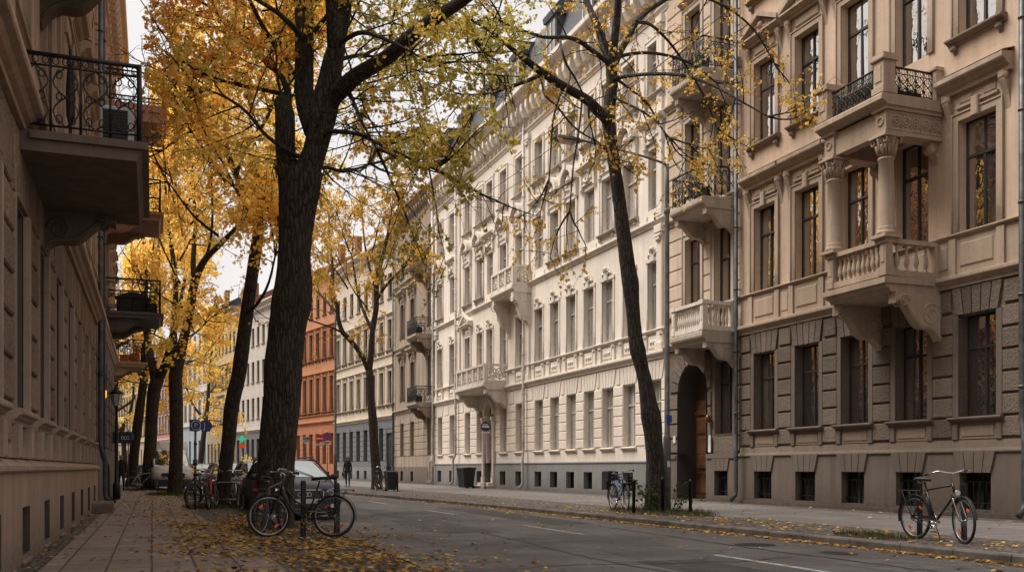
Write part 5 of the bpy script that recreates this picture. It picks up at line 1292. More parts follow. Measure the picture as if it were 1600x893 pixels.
TREES = {
 'T1': [
  [(2.12,18.43,-0.02,0.552),(2.12,18.43,0.15,0.432),(2.14,18.42,0.41,0.378),(2.17,18.41,1.13,0.348),(2.22,18.39,1.85,0.336),(2.28,18.37,2.57,0.336),(2.31,18.35,3.29,0.342),(2.37,18.33,3.89,0.342),(2.44,18.31,4.37,0.378),(2.47,18.30,4.61,0.360),(2.48,18.29,5.21,0.312),(2.51,18.28,5.81,0.330),(2.56,18.26,6.41,0.384),(2.58,18.25,6.79,0.420)],
  [(2.45,18.30,6.51,0.228),(2.36,18.34,6.95,0.192),(2.33,18.35,7.43,0.186),(2.33,18.35,7.85,0.186),(2.28,18.37,8.11,0.156),(2.27,18.37,8.19,0.108)],
  [(2.65,18.23,6.63,0.264),(2.83,18.16,7.13,0.222),(2.94,18.12,7.61,0.240),(3.01,18.09,8.03,0.264),(3.09,18.06,8.45,0.216),(3.17,18.03,8.87,0.192),(3.24,18.01,9.15,0.168)],
  [(2.85,18.26,7.58,0.181),(2.78,18.50,7.96,0.177),(2.73,18.62,8.36,0.178),(2.75,18.83,9.31,0.174),(2.77,19.04,10.40,0.169),(2.80,19.45,12.13,0.141),(2.81,19.88,14.19,0.098)],
  [(3.21,18.02,8.99,0.144),(3.14,17.83,9.32,0.119),(3.08,17.64,9.82,0.111),(2.94,17.27,10.88,0.086),(2.75,16.91,12.11,0.056)],
  [(3.21,18.02,8.99,0.144),(3.36,18.18,9.56,0.127),(3.50,18.44,10.25,0.123),(3.77,18.88,11.76,0.101),(4.16,19.26,13.86,0.065)],
  [(3.03,18.09,7.97,0.180),(3.18,17.92,8.17,0.161),(3.34,17.65,8.29,0.153),(3.52,17.37,8.41,0.140),(3.92,16.79,8.55,0.131),(4.22,16.25,8.75,0.122),(4.54,15.71,8.90,0.109),(4.83,15.17,8.99,0.095),(5.27,14.36,9.21,0.066),(5.84,13.62,9.74,0.039)],
  [(2.34,18.35,7.79,0.084),(2.41,18.53,8.29,0.067),(2.32,18.78,8.73,0.055),(2.17,19.05,9.00,0.050),(1.96,19.34,9.37,0.044),(1.74,19.64,9.74,0.038),(1.40,19.98,10.17,0.032),(1.02,20.44,10.64,0.026),(0.52,20.95,11.15,0.020)],
  [(2.94,18.12,7.43,0.054),(3.06,17.75,7.43,0.047),(3.32,17.23,7.28,0.040),(3.53,16.83,7.10,0.034),(3.75,16.43,6.84,0.028),(3.95,16.03,6.61,0.025),(4.14,15.64,6.38,0.021),(4.34,15.35,6.21,0.016)],
  [(3.45,17.93,8.29,0.042),(3.42,17.30,7.86,0.035),(3.44,16.97,7.54,0.031),(3.48,16.85,7.35,0.028),(3.56,16.61,7.05,0.022),(3.63,16.37,6.76,0.017)],
  [(3.23,18.01,9.15,0.054),(3.31,17.66,9.11,0.047),(3.41,17.30,9.08,0.046),(3.52,16.94,8.99,0.040),(3.71,16.55,8.78,0.034),(3.89,16.16,8.54,0.028),(4.07,15.78,8.27,0.022),(4.22,15.51,8.06,0.016)],
  [(2.89,18.14,6.87,0.042),(3.18,18.46,6.99,0.034),(3.49,18.77,7.04,0.031),(3.80,19.08,7.21,0.026),(4.18,19.36,7.44,0.020)],
  [(2.67,18.22,7.01,0.048),(1.98,17.84,7.22,0.035),(1.54,17.36,7.47,0.028),(1.13,16.88,7.51,0.022),(0.78,16.37,7.39,0.016)],
  [(2.65,18.23,9.29,0.060),(2.19,17.76,9.43,0.046),(1.70,17.30,9.43,0.034),(1.13,16.88,9.46,0.022)],
  [(3.40,17.95,10.01,0.060),(4.18,18.73,10.75,0.051),(5.14,19.43,11.12,0.040),(6.06,20.16,11.19,0.028),(6.77,20.53,10.90,0.022)],
 ],
 'T2': [
  [(12.10,21.74,0.07,0.410),(12.09,21.74,0.27,0.295),(12.07,21.75,0.68,0.246),(12.06,21.75,1.41,0.221),(12.02,21.76,1.91,0.221),(11.99,21.78,2.32,0.246),(11.95,21.79,2.56,0.262),(11.90,21.81,2.86,0.221),(11.83,21.84,3.38,0.189),(11.72,21.88,3.87,0.180),(11.64,21.91,4.23,0.213),(11.59,21.93,4.53,0.189),(11.52,21.95,5.35,0.180),(11.47,21.97,6.01,0.213),(11.43,21.99,6.25,0.197),(11.32,22.03,7.15,0.180),(11.18,22.08,8.30,0.168),(11.07,22.12,9.12,0.164),(10.97,22.16,9.94,0.168),(10.95,22.17,10.27,0.164),(11.01,22.14,10.84,0.148),(11.03,22.14,11.25,0.139),(11.00,22.15,11.63,0.148)],
  [(10.97,22.16,10.01,0.139),(10.74,22.03,10.16,0.122),(10.39,21.95,10.40,0.117),(10.07,21.86,10.51,0.112),(9.43,21.67,10.64,0.102),(8.82,21.47,10.79,0.093),(8.28,21.24,10.95,0.076),(7.85,21.09,11.09,0.052),(7.34,20.85,11.24,0.037),(6.83,20.72,11.37,0.022)],
  [(9.37,22.76,11.35,0.066),(8.64,21.64,10.68,0.047),(8.36,21.86,10.59,0.047),(8.06,22.18,10.53,0.039),(7.85,22.48,10.52,0.032),(7.48,22.93,10.60,0.020)],
  [(11.00,22.15,11.52,0.131),(10.98,22.37,12.00,0.116),(10.93,22.50,12.32,0.108),(10.88,22.62,12.67,0.100),(10.83,22.75,12.95,0.092),(10.75,23.10,13.61,0.076),(10.66,23.56,14.67,0.060),(10.46,23.95,16.04,0.035)],
  [(11.01,22.14,11.52,0.123),(11.00,21.94,12.10,0.106),(11.01,21.82,12.59,0.097),(10.95,21.63,12.98,0.088),(10.91,21.33,13.78,0.063),(11.01,21.08,14.78,0.039)],
  [(11.06,22.13,11.45,0.090),(11.33,22.24,11.98,0.083),(11.66,22.33,12.55,0.079),(11.86,22.36,12.90,0.075),(12.32,22.51,13.36,0.068),(12.80,22.54,13.71,0.060),(13.50,22.71,14.34,0.043)],
  [(10.97,22.16,11.61,0.074),(10.62,21.86,11.56,0.065),(10.25,21.68,11.62,0.056),(9.86,21.51,11.70,0.055),(9.48,21.33,11.67,0.047),(9.15,21.13,11.55,0.042),(8.63,20.90,11.37,0.038),(8.05,20.69,11.33,0.030),(7.44,20.49,11.35,0.022)],
  [(11.04,22.13,11.19,0.066),(11.13,21.67,11.09,0.048),(11.42,20.92,10.91,0.043),(11.76,20.16,10.66,0.038),(11.86,19.80,10.48,0.038),(12.00,19.53,10.32,0.034),(12.21,19.03,9.97,0.029),(12.49,18.49,9.50,0.022),(12.85,18.04,9.07,0.014)],
  [(11.04,22.13,11.58,0.057),(11.30,22.25,11.85,0.050),(12.10,22.59,12.21,0.042),(12.94,22.81,12.37,0.039),(13.88,22.99,12.34,0.031),(14.76,23.09,11.97,0.022)],
  [(11.01,22.14,10.76,0.049),(11.09,21.58,10.41,0.032),(11.27,20.98,10.00,0.031),(11.40,20.50,9.60,0.023),(11.54,20.13,9.11,0.015)],
  [(11.09,22.12,11.25,0.049),(11.71,22.42,11.12,0.033),(12.34,22.72,10.98,0.030),(13.07,22.98,10.30,0.022)],
  [(11.63,21.91,12.66,0.049),(12.47,22.67,13.03,0.043),(13.15,22.95,12.82,0.035),(13.76,23.14,12.38,0.031),(14.42,23.22,11.61,0.027),(14.87,23.26,10.79,0.018)],
  [(9.78,22.60,12.27,0.041),(9.23,21.21,11.26,0.035),(9.39,21.26,10.95,0.031),(9.63,21.27,10.65,0.027),(9.96,21.26,10.06,0.020)],
  [(9.34,22.77,11.17,0.033),(8.89,21.44,10.22,0.027),(9.23,21.53,10.06,0.023),(9.53,21.63,9.82,0.024),(9.87,21.61,9.54,0.020),(10.36,21.54,9.31,0.016)],
  [(9.83,22.59,10.93,0.029),(9.25,21.74,9.90,0.024),(9.15,21.67,9.24,0.020),(9.06,21.60,8.27,0.016)],
  [(12.30,21.66,13.22,0.041),(13.94,22.76,14.09,0.035),(14.98,22.79,13.93,0.031),(15.88,22.88,13.49,0.027),(16.63,23.03,12.76,0.018)],
  [(10.32,22.40,10.75,0.033),(9.87,21.61,9.62,0.024),(9.69,21.57,8.64,0.020),(9.61,21.60,7.54,0.016)],
 ],
 'T3': [
  [(10.99,49.28,-0.08,0.433),(10.96,49.29,0.25,0.317),(10.93,49.30,1.08,0.267),(10.83,49.34,2.25,0.233),(10.77,49.36,3.58,0.233),(10.68,49.39,4.58,0.208),(10.64,49.41,5.58,0.208),(10.58,49.43,6.32,0.200)],
  [(10.58,49.43,6.25,0.167),(10.68,49.39,7.25,0.158),(10.74,49.37,8.38,0.150),(10.93,49.30,9.58,0.142),(10.93,49.30,10.42,0.133),(10.96,48.86,11.34,0.116),(11.06,48.40,12.07,0.098),(11.21,47.91,13.12,0.065),(11.32,47.55,14.18,0.040)],
  [(10.58,49.43,6.18,0.150),(10.30,49.53,6.92,0.142),(10.11,49.60,7.25,0.133),(9.68,49.77,7.85,0.133),(9.30,49.91,8.25,0.133),(9.08,49.99,8.92,0.117),(9.02,50.01,9.58,0.108),(8.86,50.07,10.15,0.100),(8.84,50.51,10.66,0.101),(8.94,50.90,11.75,0.085),(8.89,51.35,13.03,0.068),(8.89,51.77,14.49,0.043)],
  [(10.77,49.36,8.25,0.100),(10.53,49.98,9.16,0.084),(10.32,50.60,10.09,0.076),(10.20,51.07,11.19,0.069),(10.09,51.54,12.65,0.052)],
  [(10.93,49.30,9.92,0.083),(11.16,48.57,10.47,0.074),(11.58,47.78,11.01,0.065),(12.05,46.75,11.49,0.048)],
  [(9.05,50.00,9.25,0.075),(8.66,51.22,10.09,0.068),(8.34,52.40,10.78,0.052),(8.01,53.60,11.50,0.035)],
  [(10.93,49.30,10.58,0.083),(10.83,50.41,11.79,0.068),(10.67,51.00,13.27,0.051),(10.65,51.54,14.77,0.035)],
  [(9.30,49.91,8.25,0.067),(8.70,49.50,8.43,0.049),(8.01,49.32,8.60,0.041),(7.52,49.29,8.73,0.033)],
 ],
 'B': [
  [(1.91,29.51,-0.07,0.340),(1.93,29.50,0.12,0.255),(1.94,29.49,0.50,0.217),(2.00,29.47,1.06,0.208),(2.05,29.45,1.53,0.208),(2.12,29.43,2.19,0.208),(2.17,29.41,2.89,0.217),(2.26,29.37,3.42,0.217),(2.37,29.33,3.89,0.208),(2.44,29.31,4.46,0.208),(2.51,29.28,5.02,0.198),(2.60,29.25,5.78,0.189),(2.70,29.21,6.53,0.179),(2.83,29.16,7.48,0.170),(2.92,29.13,8.14,0.160),(2.93,29.12,8.51,0.151)],
  [(2.92,29.13,8.23,0.123),(2.77,29.18,8.89,0.108),(2.61,29.56,9.45,0.100),(2.38,29.97,10.02,0.096),(2.17,30.37,10.71,0.088),(1.88,30.80,11.24,0.079),(1.60,31.22,11.72,0.070),(1.26,31.67,12.25,0.060),(0.91,32.12,12.84,0.051),(0.52,32.70,13.78,0.031)],
  [(2.93,29.12,8.42,0.123),(3.05,28.86,8.84,0.112),(3.17,28.61,9.25,0.102),(3.32,28.34,9.74,0.092),(3.46,27.97,10.38,0.082),(3.59,27.60,11.37,0.072),(3.57,27.18,12.46,0.053),(3.45,26.79,13.70,0.035)],
  [(2.33,29.35,9.83,0.066),(2.46,29.51,10.46,0.057),(2.58,29.04,10.71,0.047),(2.85,28.51,10.94,0.046),(3.10,27.99,11.26,0.036),(3.22,27.52,11.83,0.027)],
  [(2.10,29.43,10.42,0.057),(2.13,30.92,11.74,0.050),(2.07,31.37,12.69,0.040),(2.13,31.77,14.06,0.030),(2.20,32.17,15.46,0.021)],
  [(1.52,29.65,11.19,0.047),(1.13,30.76,11.47,0.039),(0.76,30.58,11.17,0.029),(0.30,30.43,10.69,0.019)],
  [(2.60,29.25,5.78,0.066),(2.85,28.09,5.98,0.045),(3.05,27.48,6.43,0.036),(3.15,26.90,7.04,0.026)],
 ],
 'C': [
  [(0.86,42.93,-0.05,0.432),(0.88,42.92,0.17,0.324),(0.91,42.91,0.98,0.283),(0.94,42.90,2.06,0.270),(0.94,42.90,3.14,0.270),(0.94,42.90,4.22,0.270),(0.91,42.91,5.03,0.270),(0.99,42.88,5.62,0.270),(1.09,42.84,6.06,0.257)],
  [(1.09,42.84,5.95,0.203),(1.26,42.78,6.78,0.189),(1.44,42.71,7.60,0.182),(1.62,42.64,8.81,0.175),(1.79,42.37,9.44,0.161),(2.10,42.03,9.99,0.134),(2.46,41.58,10.32,0.119),(2.81,41.13,10.65,0.105),(3.22,40.55,11.03,0.078),(3.62,39.97,11.39,0.065),(3.99,39.40,11.97,0.038)],
  [(1.64,42.63,8.68,0.121),(1.63,42.96,9.55,0.109),(1.64,43.17,10.19,0.109),(1.70,43.47,11.02,0.096),(1.76,43.66,11.76,0.083),(1.70,44.00,12.95,0.070),(1.63,44.35,14.44,0.056),(1.54,44.70,16.23,0.035)],
  [(0.99,42.88,5.57,0.162),(0.89,43.34,6.43,0.136),(0.88,43.78,7.58,0.124),(0.96,44.17,9.03,0.111),(0.84,44.54,10.49,0.098),(0.63,44.93,12.25,0.070),(0.53,45.40,14.06,0.050),(0.46,45.75,15.87,0.029)],
  [(2.12,42.45,10.08,0.068),(2.30,41.96,10.87,0.053),(2.34,41.73,11.89,0.047),(2.27,41.33,13.10,0.040),(2.15,41.05,14.32,0.026)],
 ],
 'D': [
  [(-0.28,52.43,-0.12,0.457),(-0.24,52.42,0.17,0.359),(-0.18,52.40,1.25,0.310),(-0.09,52.36,2.56,0.294),(-0.03,52.34,3.86,0.294),(0.03,52.31,4.68,0.310),(0.12,52.28,5.33,0.327),(0.28,52.22,5.82,0.327)],
  [(0.15,52.27,5.56,0.229),(0.00,52.33,6.48,0.196),(-0.15,52.81,7.34,0.181),(-0.31,53.30,8.55,0.166),(-0.37,53.53,9.92,0.150),(-0.31,53.73,11.29,0.134),(-0.38,54.07,12.70,0.101),(-0.51,54.44,14.46,0.068),(-0.57,54.68,16.21,0.043)],
  [(0.31,52.21,5.76,0.229),(0.55,51.80,6.28,0.219),(0.73,51.52,6.75,0.210),(0.90,50.92,7.49,0.192),(1.20,55.08,9.22,0.156),(1.44,55.52,10.35,0.122),(1.72,55.95,11.85,0.088)],
  [(-0.24,52.42,8.11,0.098),(0.06,51.45,9.28,0.080),(0.24,50.96,10.49,0.072),(0.30,50.51,11.68,0.063),(0.23,50.10,13.47,0.047),(0.06,49.74,15.23,0.031)],
  [(-0.31,52.44,10.40,0.082),(-0.72,53.66,11.58,0.067),(-1.04,54.43,13.06,0.051),(-1.27,54.94,14.85,0.034)],
 ],
 'E': [
  [(-1.17,61.31,-0.08,0.456),(-1.14,61.30,0.30,0.323),(-1.03,61.26,1.63,0.285),(-0.93,61.22,2.77,0.285),(-0.78,61.16,3.91,0.276),(-0.64,61.11,5.05,0.247),(-0.50,61.06,6.19,0.228),(-0.36,61.00,7.33,0.209),(-0.25,60.96,8.47,0.190),(-0.18,60.94,9.99,0.152),(-0.07,60.90,11.51,0.114),(0.07,60.84,13.41,0.076),(0.18,60.80,15.31,0.048)],
  [(-0.50,61.06,6.19,0.133),(-0.83,62.25,7.44,0.116),(-1.02,62.85,8.66,0.098),(-1.18,63.45,10.30,0.079),(-1.26,64.01,12.36,0.050)],
 ],
}
def spline(pts, step):
    """Catmull-Rom resampling of (x,y,z,r)"""
    out = []; n = len(pts)
    P = [Vector(p) if len(p) == 4 else Vector((*p, 0)) for p in pts]
    for i in range(n-1):
        p0, p1, p2, p3 = P[max(0,i-1)], P[i], P[i+1], P[min(n-1,i+2)]
        L = (p2.xyz - p1.xyz).length; k = max(1, int(L/step))
        for j in range(k):
            t = j/k
            out.append(.5*((2*p1) + (p2-p0)*t + (2*p0-5*p1+4*p2-p3)*t*t + (3*p1-p0-3*p2+p3)*t**3))
    out.append(P[-1]); return out
def limb_tube(mb, pts, n, step, jit=.05, seed=0):
    rr = random.Random(seed); s = spline(pts, step); b = len(mb.v)
    mb.tube([q.xyz for q in s], [max(.004, q.w) for q in s], n)
    ph = [rr.uniform(0, 6.28) for _ in range(6)]
    for i, q in enumerate(s):
        for k in range(n):
            a = 2*pi*k/n
            f = jit*(.6*sin(3*a + ph[0] + i*.13) + .5*sin(2*a + ph[1] - i*.21) + .5*sin(5*a + ph[2] + i*.07)) + jit*rr.uniform(-.35, .35)
            v = Vector(mb.v[b+i*n+k]); mb.v[b+i*n+k] = tuple(v + (v - q.xyz)*f)
def rv(): 
    v = Vector((rnd.gauss(0,1), rnd.gauss(0,1), rnd.gauss(0,1))); return v.normalized()
LEAF7 = [(0,-.55),(.3,-.25),(.5,.1),(.2,.18),(0,.6),(-.2,.18),(-.5,.1),(-.3,-.25)]
LEAF5 = [(0,-.55),(.45,-.05),(.12,.25),(0,.55),(-.45,-.02)]
def put_leaf(mb, p, s, shape, flat=.5):
    nrm = (rv() + Vector((0,0,flat))).normalized(); a = nrm.orthogonal().normalized(); b = nrm.cross(a)
    q = U(0, 2*pi); u = a*cos(q) + b*sin(q); v = nrm.cross(u); n0 = len(mb.v)
    for x, y in shape: mb.v.append(tuple(p + u*(x*s) + v*(y*s) + nrm*(abs(x)*s*.25)))
    mb.f.append(tuple(range(n0, n0+len(shape)))); mb.m.append(0); mb.sm.append(False)
def twig(tb, lb, p, d, L, r, lvl, cfg):
    """small branch; the last level carries leaves"""
    n = 5; pts = [Vector(p)]; dd = d.normalized(); droop = cfg.get('droop', .12)
    for i in range(n):
        dd = (dd + rv()*.22 + Vector((0,0,-droop if lvl == 0 else cfg.get('lift', .05)))).normalized()
        pts.append(pts[-1] + dd*(L/n))
    if pts[-1].x < cfg.get('xmin', -99) - .1: return
    tb.tube(pts, [max(.003, r*(1 - .8*i/n)) for i in range(n+1)], 4 if lvl else 3, 0, False)
    if lvl > 0:
        for k in range(cfg['sub']):
            t = U(.25, 1.); i = min(n-1, int(t*n)); q = pts[i].lerp(pts[i+1], t*n-i)
            nd = ((pts[i+1]-pts[i]).normalized()*.6 + rv()*.9 + Vector((0,0,.1))).normalized()
            twig(tb, lb, q, nd, L*U(.35,.65), r*.5, lvl-1, cfg)
    nl = cfg['leaves'] if lvl == 0 else cfg['leaves']//3
    for k in range(nl):
        if rnd.random() > cfg.get('keep', 1): continue
        t = U(.15, 1.08); i = min(n-1, int(t*n)); q = pts[i].lerp(pts[i+1], t*n-i) + rv()*U(0, cfg['spread']) + Vector((0,0,-.03))
        if q.x < cfg.get('xmin', -99): continue
        bare = cfg.get('bare')
        if 'skirt' in cfg and q.x > cfg['skirt'][0] and q.z < cfg['skirt'][1]: continue
        if bare and q.y < bare[0] and bare[1] < q.x < bare[2] and q.z < bare[3]: continue
        put_leaf(lb, q, cfg['size']*U(.5,1.4), cfg['shape'], cfg.get('flat', .5))
def crown_grow(tb, lb, p, d, L, r, cfg, lvl):
    n = 6; pts = [Vector(p)]; dd = d.normalized()
    for i in range(n):
        dd = (dd + rv()*.16 + Vector((0,0,.04))).normalized(); pts.append(pts[-1] + dd*(L/n))
    tb.tube(pts, [max(.006, r*(1-.75*i/n)) for i in range(n+1)], 5, 0, False)
    for k in range(cfg['br']):
        t = U(.2, 1); i = min(n-1, int(t*n)); q = pts[i].lerp(pts[i+1], t*n-i)
        nd = ((pts[i+1]-pts[i]).normalized()*.5 + rv()*.8).normalized()
        if lvl > 0: crown_grow(tb, lb, q, nd, L*U(.45,.7), r*.5, cfg, lvl-1)
        else: twig(tb, lb, q, nd, U(.5,1.1), .012, 1, cfg)
def make_tree(key, name, label, barkm, leafm, cfg, n=12, step=.3, group='street trees'):
    limbs = TREES[key]; base = limbs[0][0]
    org = Vector((base[0], base[1], ZS)); t = thing(name, label, 'tree', tuple(org), 0, group)
    mv = lambda l: [(x-org.x, y-org.y, z-org.z, r) for x, y, z, r in l]
    mb = MB()
    for i, l in enumerate(limbs):
        l = mv(l)
        if i == 0: l = [(l[0][0], l[0][1], min(l[0][2], -.05), l[0][3])] + l[1:]
        limb_tube(mb, l, n if l[0][3] > .06 else 6, step, cfg.get('jit', .06), hash(key) % 1000 + i if False else i*7+len(limbs))
    cfg['xmin'] = cfg.get('xabs', -99) - org.x
    tb, lb = mb, MB()
    for i, l in enumerate(limbs):
        s = spline(mv(l), .25)
        for a, b in zip(s, s[1:]):
            if a.w > cfg['rmax'] or a.z < cfg['z0']: continue
            seg = (b.xyz-a.xyz)
            m_ = cfg['dens']*seg.length; m_ = int(m_) + (rnd.random() < m_-int(m_))
            for _ in range(m_):
                d = (seg.normalized()*.45 + rv()*.8 + Vector((0,0,cfg.get('bias', .1)))).normalized()
                twig(tb, lb, a.xyz.lerp(b.xyz, rnd.random()), d, U(*cfg['tl']), .018, cfg.get('lv', 1), cfg)
        e = s[-1]; d = (s[-1].xyz - s[-4 if len(s) > 4 else 0].xyz).normalized()
        if e.z > cfg['z0']:
            for _ in range(cfg.get('tip', 2)): crown_grow(tb, lb, e.xyz, (d + rv()*.5).normalized(), U(*cfg['gl']), .03, cfg, cfg.get('glv', 0))
    for c in cfg.get('extra', []):
        crown_grow(tb, lb, Vector(c[0]) - org, Vector(c[1]), c[2], .05, cfg, 1)
    tb.build('trunk', barkm, t); lb.build('crown', leafm, t)
    print(key, 'leaves', len(lb.f), 'twigs', len(tb.f)); return t
t1 = make_tree('T1', 'street_tree', 'big dark maple with forked trunk between the near pavement and the parked car', M['bark'], M['leaf_near'],
    dict(xabs=-.15, skirt=(2.8, 7.4), bare=(.15, -.15, 1.5, 9.4), rmax=.085, z0=6.0, extra=[((2.5,18.8,8.4),(-.8,.5,.35),3.0),((2.7,19.2,8.6),(.8,.7,.3),3.4),((3.2,19.,9.2),(.9,.3,.5),3.6),((2.6,19.2,9),(0,.9,.5),3.2),((2.2,18.6,9.2),(-.7,-.2,.6),2.6),((2.9,18.6,9.6),(.7,-.5,.6),3.0)], dens=3.4, tl=(.8,2.0), sub=5, leaves=14, size=.076, spread=.10, shape=LEAF7, gl=(1.2,2.2), br=6, tip=3, bias=.05, jit=.055), 20, .16)
t2 = make_tree('T2', 'street_tree', 'slender leaning tree with few ochre leaves beside the street lamp mast', M['bark'], M['leaf_sparse'],
    dict(rmax=.09, z0=6.2, dens=1.6, tl=(.5,1.5), sub=4, leaves=8, size=.078, spread=.06, shape=LEAF5, gl=(.7,1.4), br=4, tip=2, bias=-.15, droop=.3, jit=.06), 16, .16)
t3 = make_tree('T3', 'street_tree', 'thin forked tree with sparse yellow leaves in front of the slate grey ground floor', M['bark_far'], M['leaf_sparse'],
    dict(extra=[((10.5,49.4,9.5),(-.6,-.3,.6),3.0),((10.6,49.4,10.5),(.5,-.3,.7),3.0),((9.5,49.6,10.5),(-.5,.2,.8),3.0),((10.6,49.4,12),(.1,-.4,1),3.0),((9.6,49.8,12.5),(-.3,.2,1),2.8)], rmax=.2, z0=7.4, dens=1.2, tl=(.7,2.0), sub=5, leaves=11, size=.10, spread=.1, shape=LEAF5, gl=(1.2,2.2), br=5, tip=3, bias=0, droop=.2), 10, .3)
yc = dict(xabs=.55, rmax=.16, z0=5.0, dens=1.6, tl=(.9,2.2), sub=4, leaves=10, size=.10, spread=.13, shape=LEAF5, gl=(1.2,2.4), br=6, tip=3, glv=1, bias=.05)
tB = make_tree('B', 'street_tree', 'yellow maple with bent trunk rising from the bicycle rack', M['bark'], M['leaf_yellow'], dict(yc, extra=[((2.9,29.1,10.5),(-.2,.2,1),3.4),((2.9,29.1,11),(.4,-.3,.9),3.4),((2.0,29,9.5),(-.7,.1,.9),3.4),((2.6,28.4,8.6),(-.6,-.2,.8),2.6),((2.8,28.8,9.5),(.5,.3,.9),2.6),((1.8,29.2,8),(-.9,.3,.5),2.6)]), 12, .25)
tC = make_tree('C', 'street_tree', 'straight yellow maple whose trunk stands before the white van', M['bark_far'], M['leaf_yellow'], dict(yc, dens=1.7, size=.11, xabs=-.15, z0=6.0, extra=[((1.1,42.8,6.3),(-.7,-.5,.15),2.6),((1.1,42.8,6.6),(.6,-.6,.1),2.6),((1.1,42.8,6.8),(.2,.9,.1),2.8),((1.1,42.8,14.5),(.3,.3,.6),3.4),((1.1,42.8,14.5),(.2,-.5,.7),3.4),((1.1,42.8,11.5),(.2,.2,1),3.6),((1.,42.8,12),(-.4,-.1,.9),3.6),((1.5,42.8,11.5),(.7,-.1,.9),3.6),((1.1,42.8,9),(-.5,-.4,.9),3),((1.1,42.8,10),(.5,.4,.9),3),((1.2,42.8,8),(-.9,-.5,.35),3),((1.2,42.8,11),(-.2,-.5,1),3)]), 12, .3)
tD = make_tree('D', 'street_tree', 'yellow maple forking low to the left of the white van', M['bark_far'], M['leaf_yellow'], dict(yc, dens=1.7, size=.12, xabs=-1.0, z0=6.5, extra=[((.2,52,6.2),(-.7,-.6,.0),3.0),((.2,52,6.2),(.7,-.6,.0),3.0),((.2,52,6.6),(0,.9,0),3.0),((-.2,52,7.2),(-.6,.4,.2),3),((.3,52,14),(.5,.2,.7),3.4),((.3,52,14),(.1,-.5,.8),3.4),((0,52,9),(-.5,-.4,.9),3),((.4,52,10),(.5,.4,.9),3.2),((0,52,11.5),(.1,-.5,1),3)]), 12, .3)
tE = make_tree('E', 'street_tree', 'slanting yellow tree behind the man in the black coat', M['bark_far'], M['leaf_yellow'], dict(yc, dens=2.2, size=.135, z0=6.0, xabs=-1.7, extra=[((-.3,61,6.2),(-.7,-.6,0),3.0),((-.3,61,6.2),(.7,-.6,0),3.0),((-.2,61,7),(.7,.5,.1),3.2),((0,61,9),(.5,-.4,.9),3.2),((.2,60.6,10),(-.5,.4,.9),3.2),((0,61,12),(.1,-.3,1),3)]), 10, .35)
for src, x, y, rz, lab in ((tC, -3.6, 74, 1.2, 'first of the yellow trees beyond the bend on the near side'), (tD, -6.6, 88, 2.5, 'second of the yellow trees beyond the bend on the near side'), (tC, -10.5, 104, 4., 'farthest yellow tree beyond the bend on the near side'),
                           (tE, 4.5, 104, .7, 'yellow tree far down the opposite pavement before the white house'), (tD, -3, 126, 3.9, 'yellow tree at the far end of the street before the pink house'), (tC, -8, 140, 5., 'last yellow tree closing the view down the street')):
    dup_thing(src, (x, y, ZS), rz, lab)
# grass and soil at the foot of the trees
def grass_patch(name, label, cx, cy, rx, ry, n, h=.09, z=ZS, mound=.05):
    mb = MB()
    ring = [(0, 0)]; 
    rows = []
    for i in range(1, 5):
        rows.append([(cx + rx*i/4*U(.9,1.1)*cos(2*pi*k/18), cy + ry*i/4*U(.9,1.1)*sin(2*pi*k/18), z + (mound*(1-(i/4)**2) if i < 4 else -.02) + U(-.005,.005)) for k in range(18)])
    v = [(cx, cy, z+mound)] + [p for r_ in rows for p in r_]
    f = [(0, 1+k, 1+(k+1) % 18) for k in range(18)]
    for i in range(3):
        for k in range(18): f.append((1+i*18+k, 1+(i+1)*18+k, 1+(i+1)*18+(k+1) % 18, 1+i*18+(k+1) % 18))
    mb.add(v, f, 1, True)
    for _ in range(n):
        q = math.sqrt(rnd.random()); a = U(0, 2*pi); x, y = cx+rx*q*cos(a)*.98, cy+ry*q*sin(a)*.98
        zz = z + mound*(1-q*q); hh = h*U(.4,1.3); d = U(0, 2*pi); w = .006; lx, ly = U(-.5,.5)*hh, U(-.5,.5)*hh
        mb.add([(x-w*cos(d),y-w*sin(d),zz-.01),(x+w*cos(d),y+w*sin(d),zz-.01),(x+lx,y+ly,zz+hh)], [(0,1,2)], 0)
    tag(mb.build(name, [M['grass'], M['soil']]), label, 'grass', kind='stuff')
grass_patch('grass', 'leaf littered earth and thin grass around the big maple', 2.1, 18.4, .85, .95, 500, .06)
grass_patch('grass', 'grass patch under the bicycle rack tree', 1.75, 28.9, 1.0, 1.5, 1900, .1)
grass_patch('grass', 'grass patch at the foot of the straight maple before the van', .8, 42.6, 1.1, 1.9, 1600, .12)
grass_patch('grass', 'grass patch at the foot of the low forking maple', -.3, 52, 1.1, 2.0, 1200, .12)
grass_patch('grass', 'grass patch with weeds around the slender leaning tree', 11.95, 21.3, 1.0, 2.3, 1700, .12, ZS+.005)
grass_patch('grass', 'small grass tuft under the black bicycle at right', 11.0, 12.6, .35, .9, 650, .09, ZS+.003, .03)
# suckers sprouting from the slender tree
sh = thing('bush', 'green leafy shoots sprouting around the foot of the slender leaning tree', 'bush', (12.0, 21.3, ZS))
mb = MB(); lb = MB()
for k in range(22):
    a = U(0, 2*pi); p0 = Vector((.3*cos(a), .3*sin(a)-.1, .05)); p2 = p0 + Vector((cos(a)*U(.2,.85), sin(a)*U(.2,.85), U(.25,.75))); p1 = (p0+p2)/2 + Vector((0,0,.15))
    mb.tube([p0, p1, p2], [.008,.006,.003], 4)
    for _ in range(14):
        t = U(.3,1.05); put_leaf(lb, p0.lerp(p2, t) + rv()*.09 + Vector((0,0,.05)), U(.05,.1), LEAF5, .6)
mb.build('stem', M['bark'], sh); lb.build('foliage', M['plantgreen'], sh)
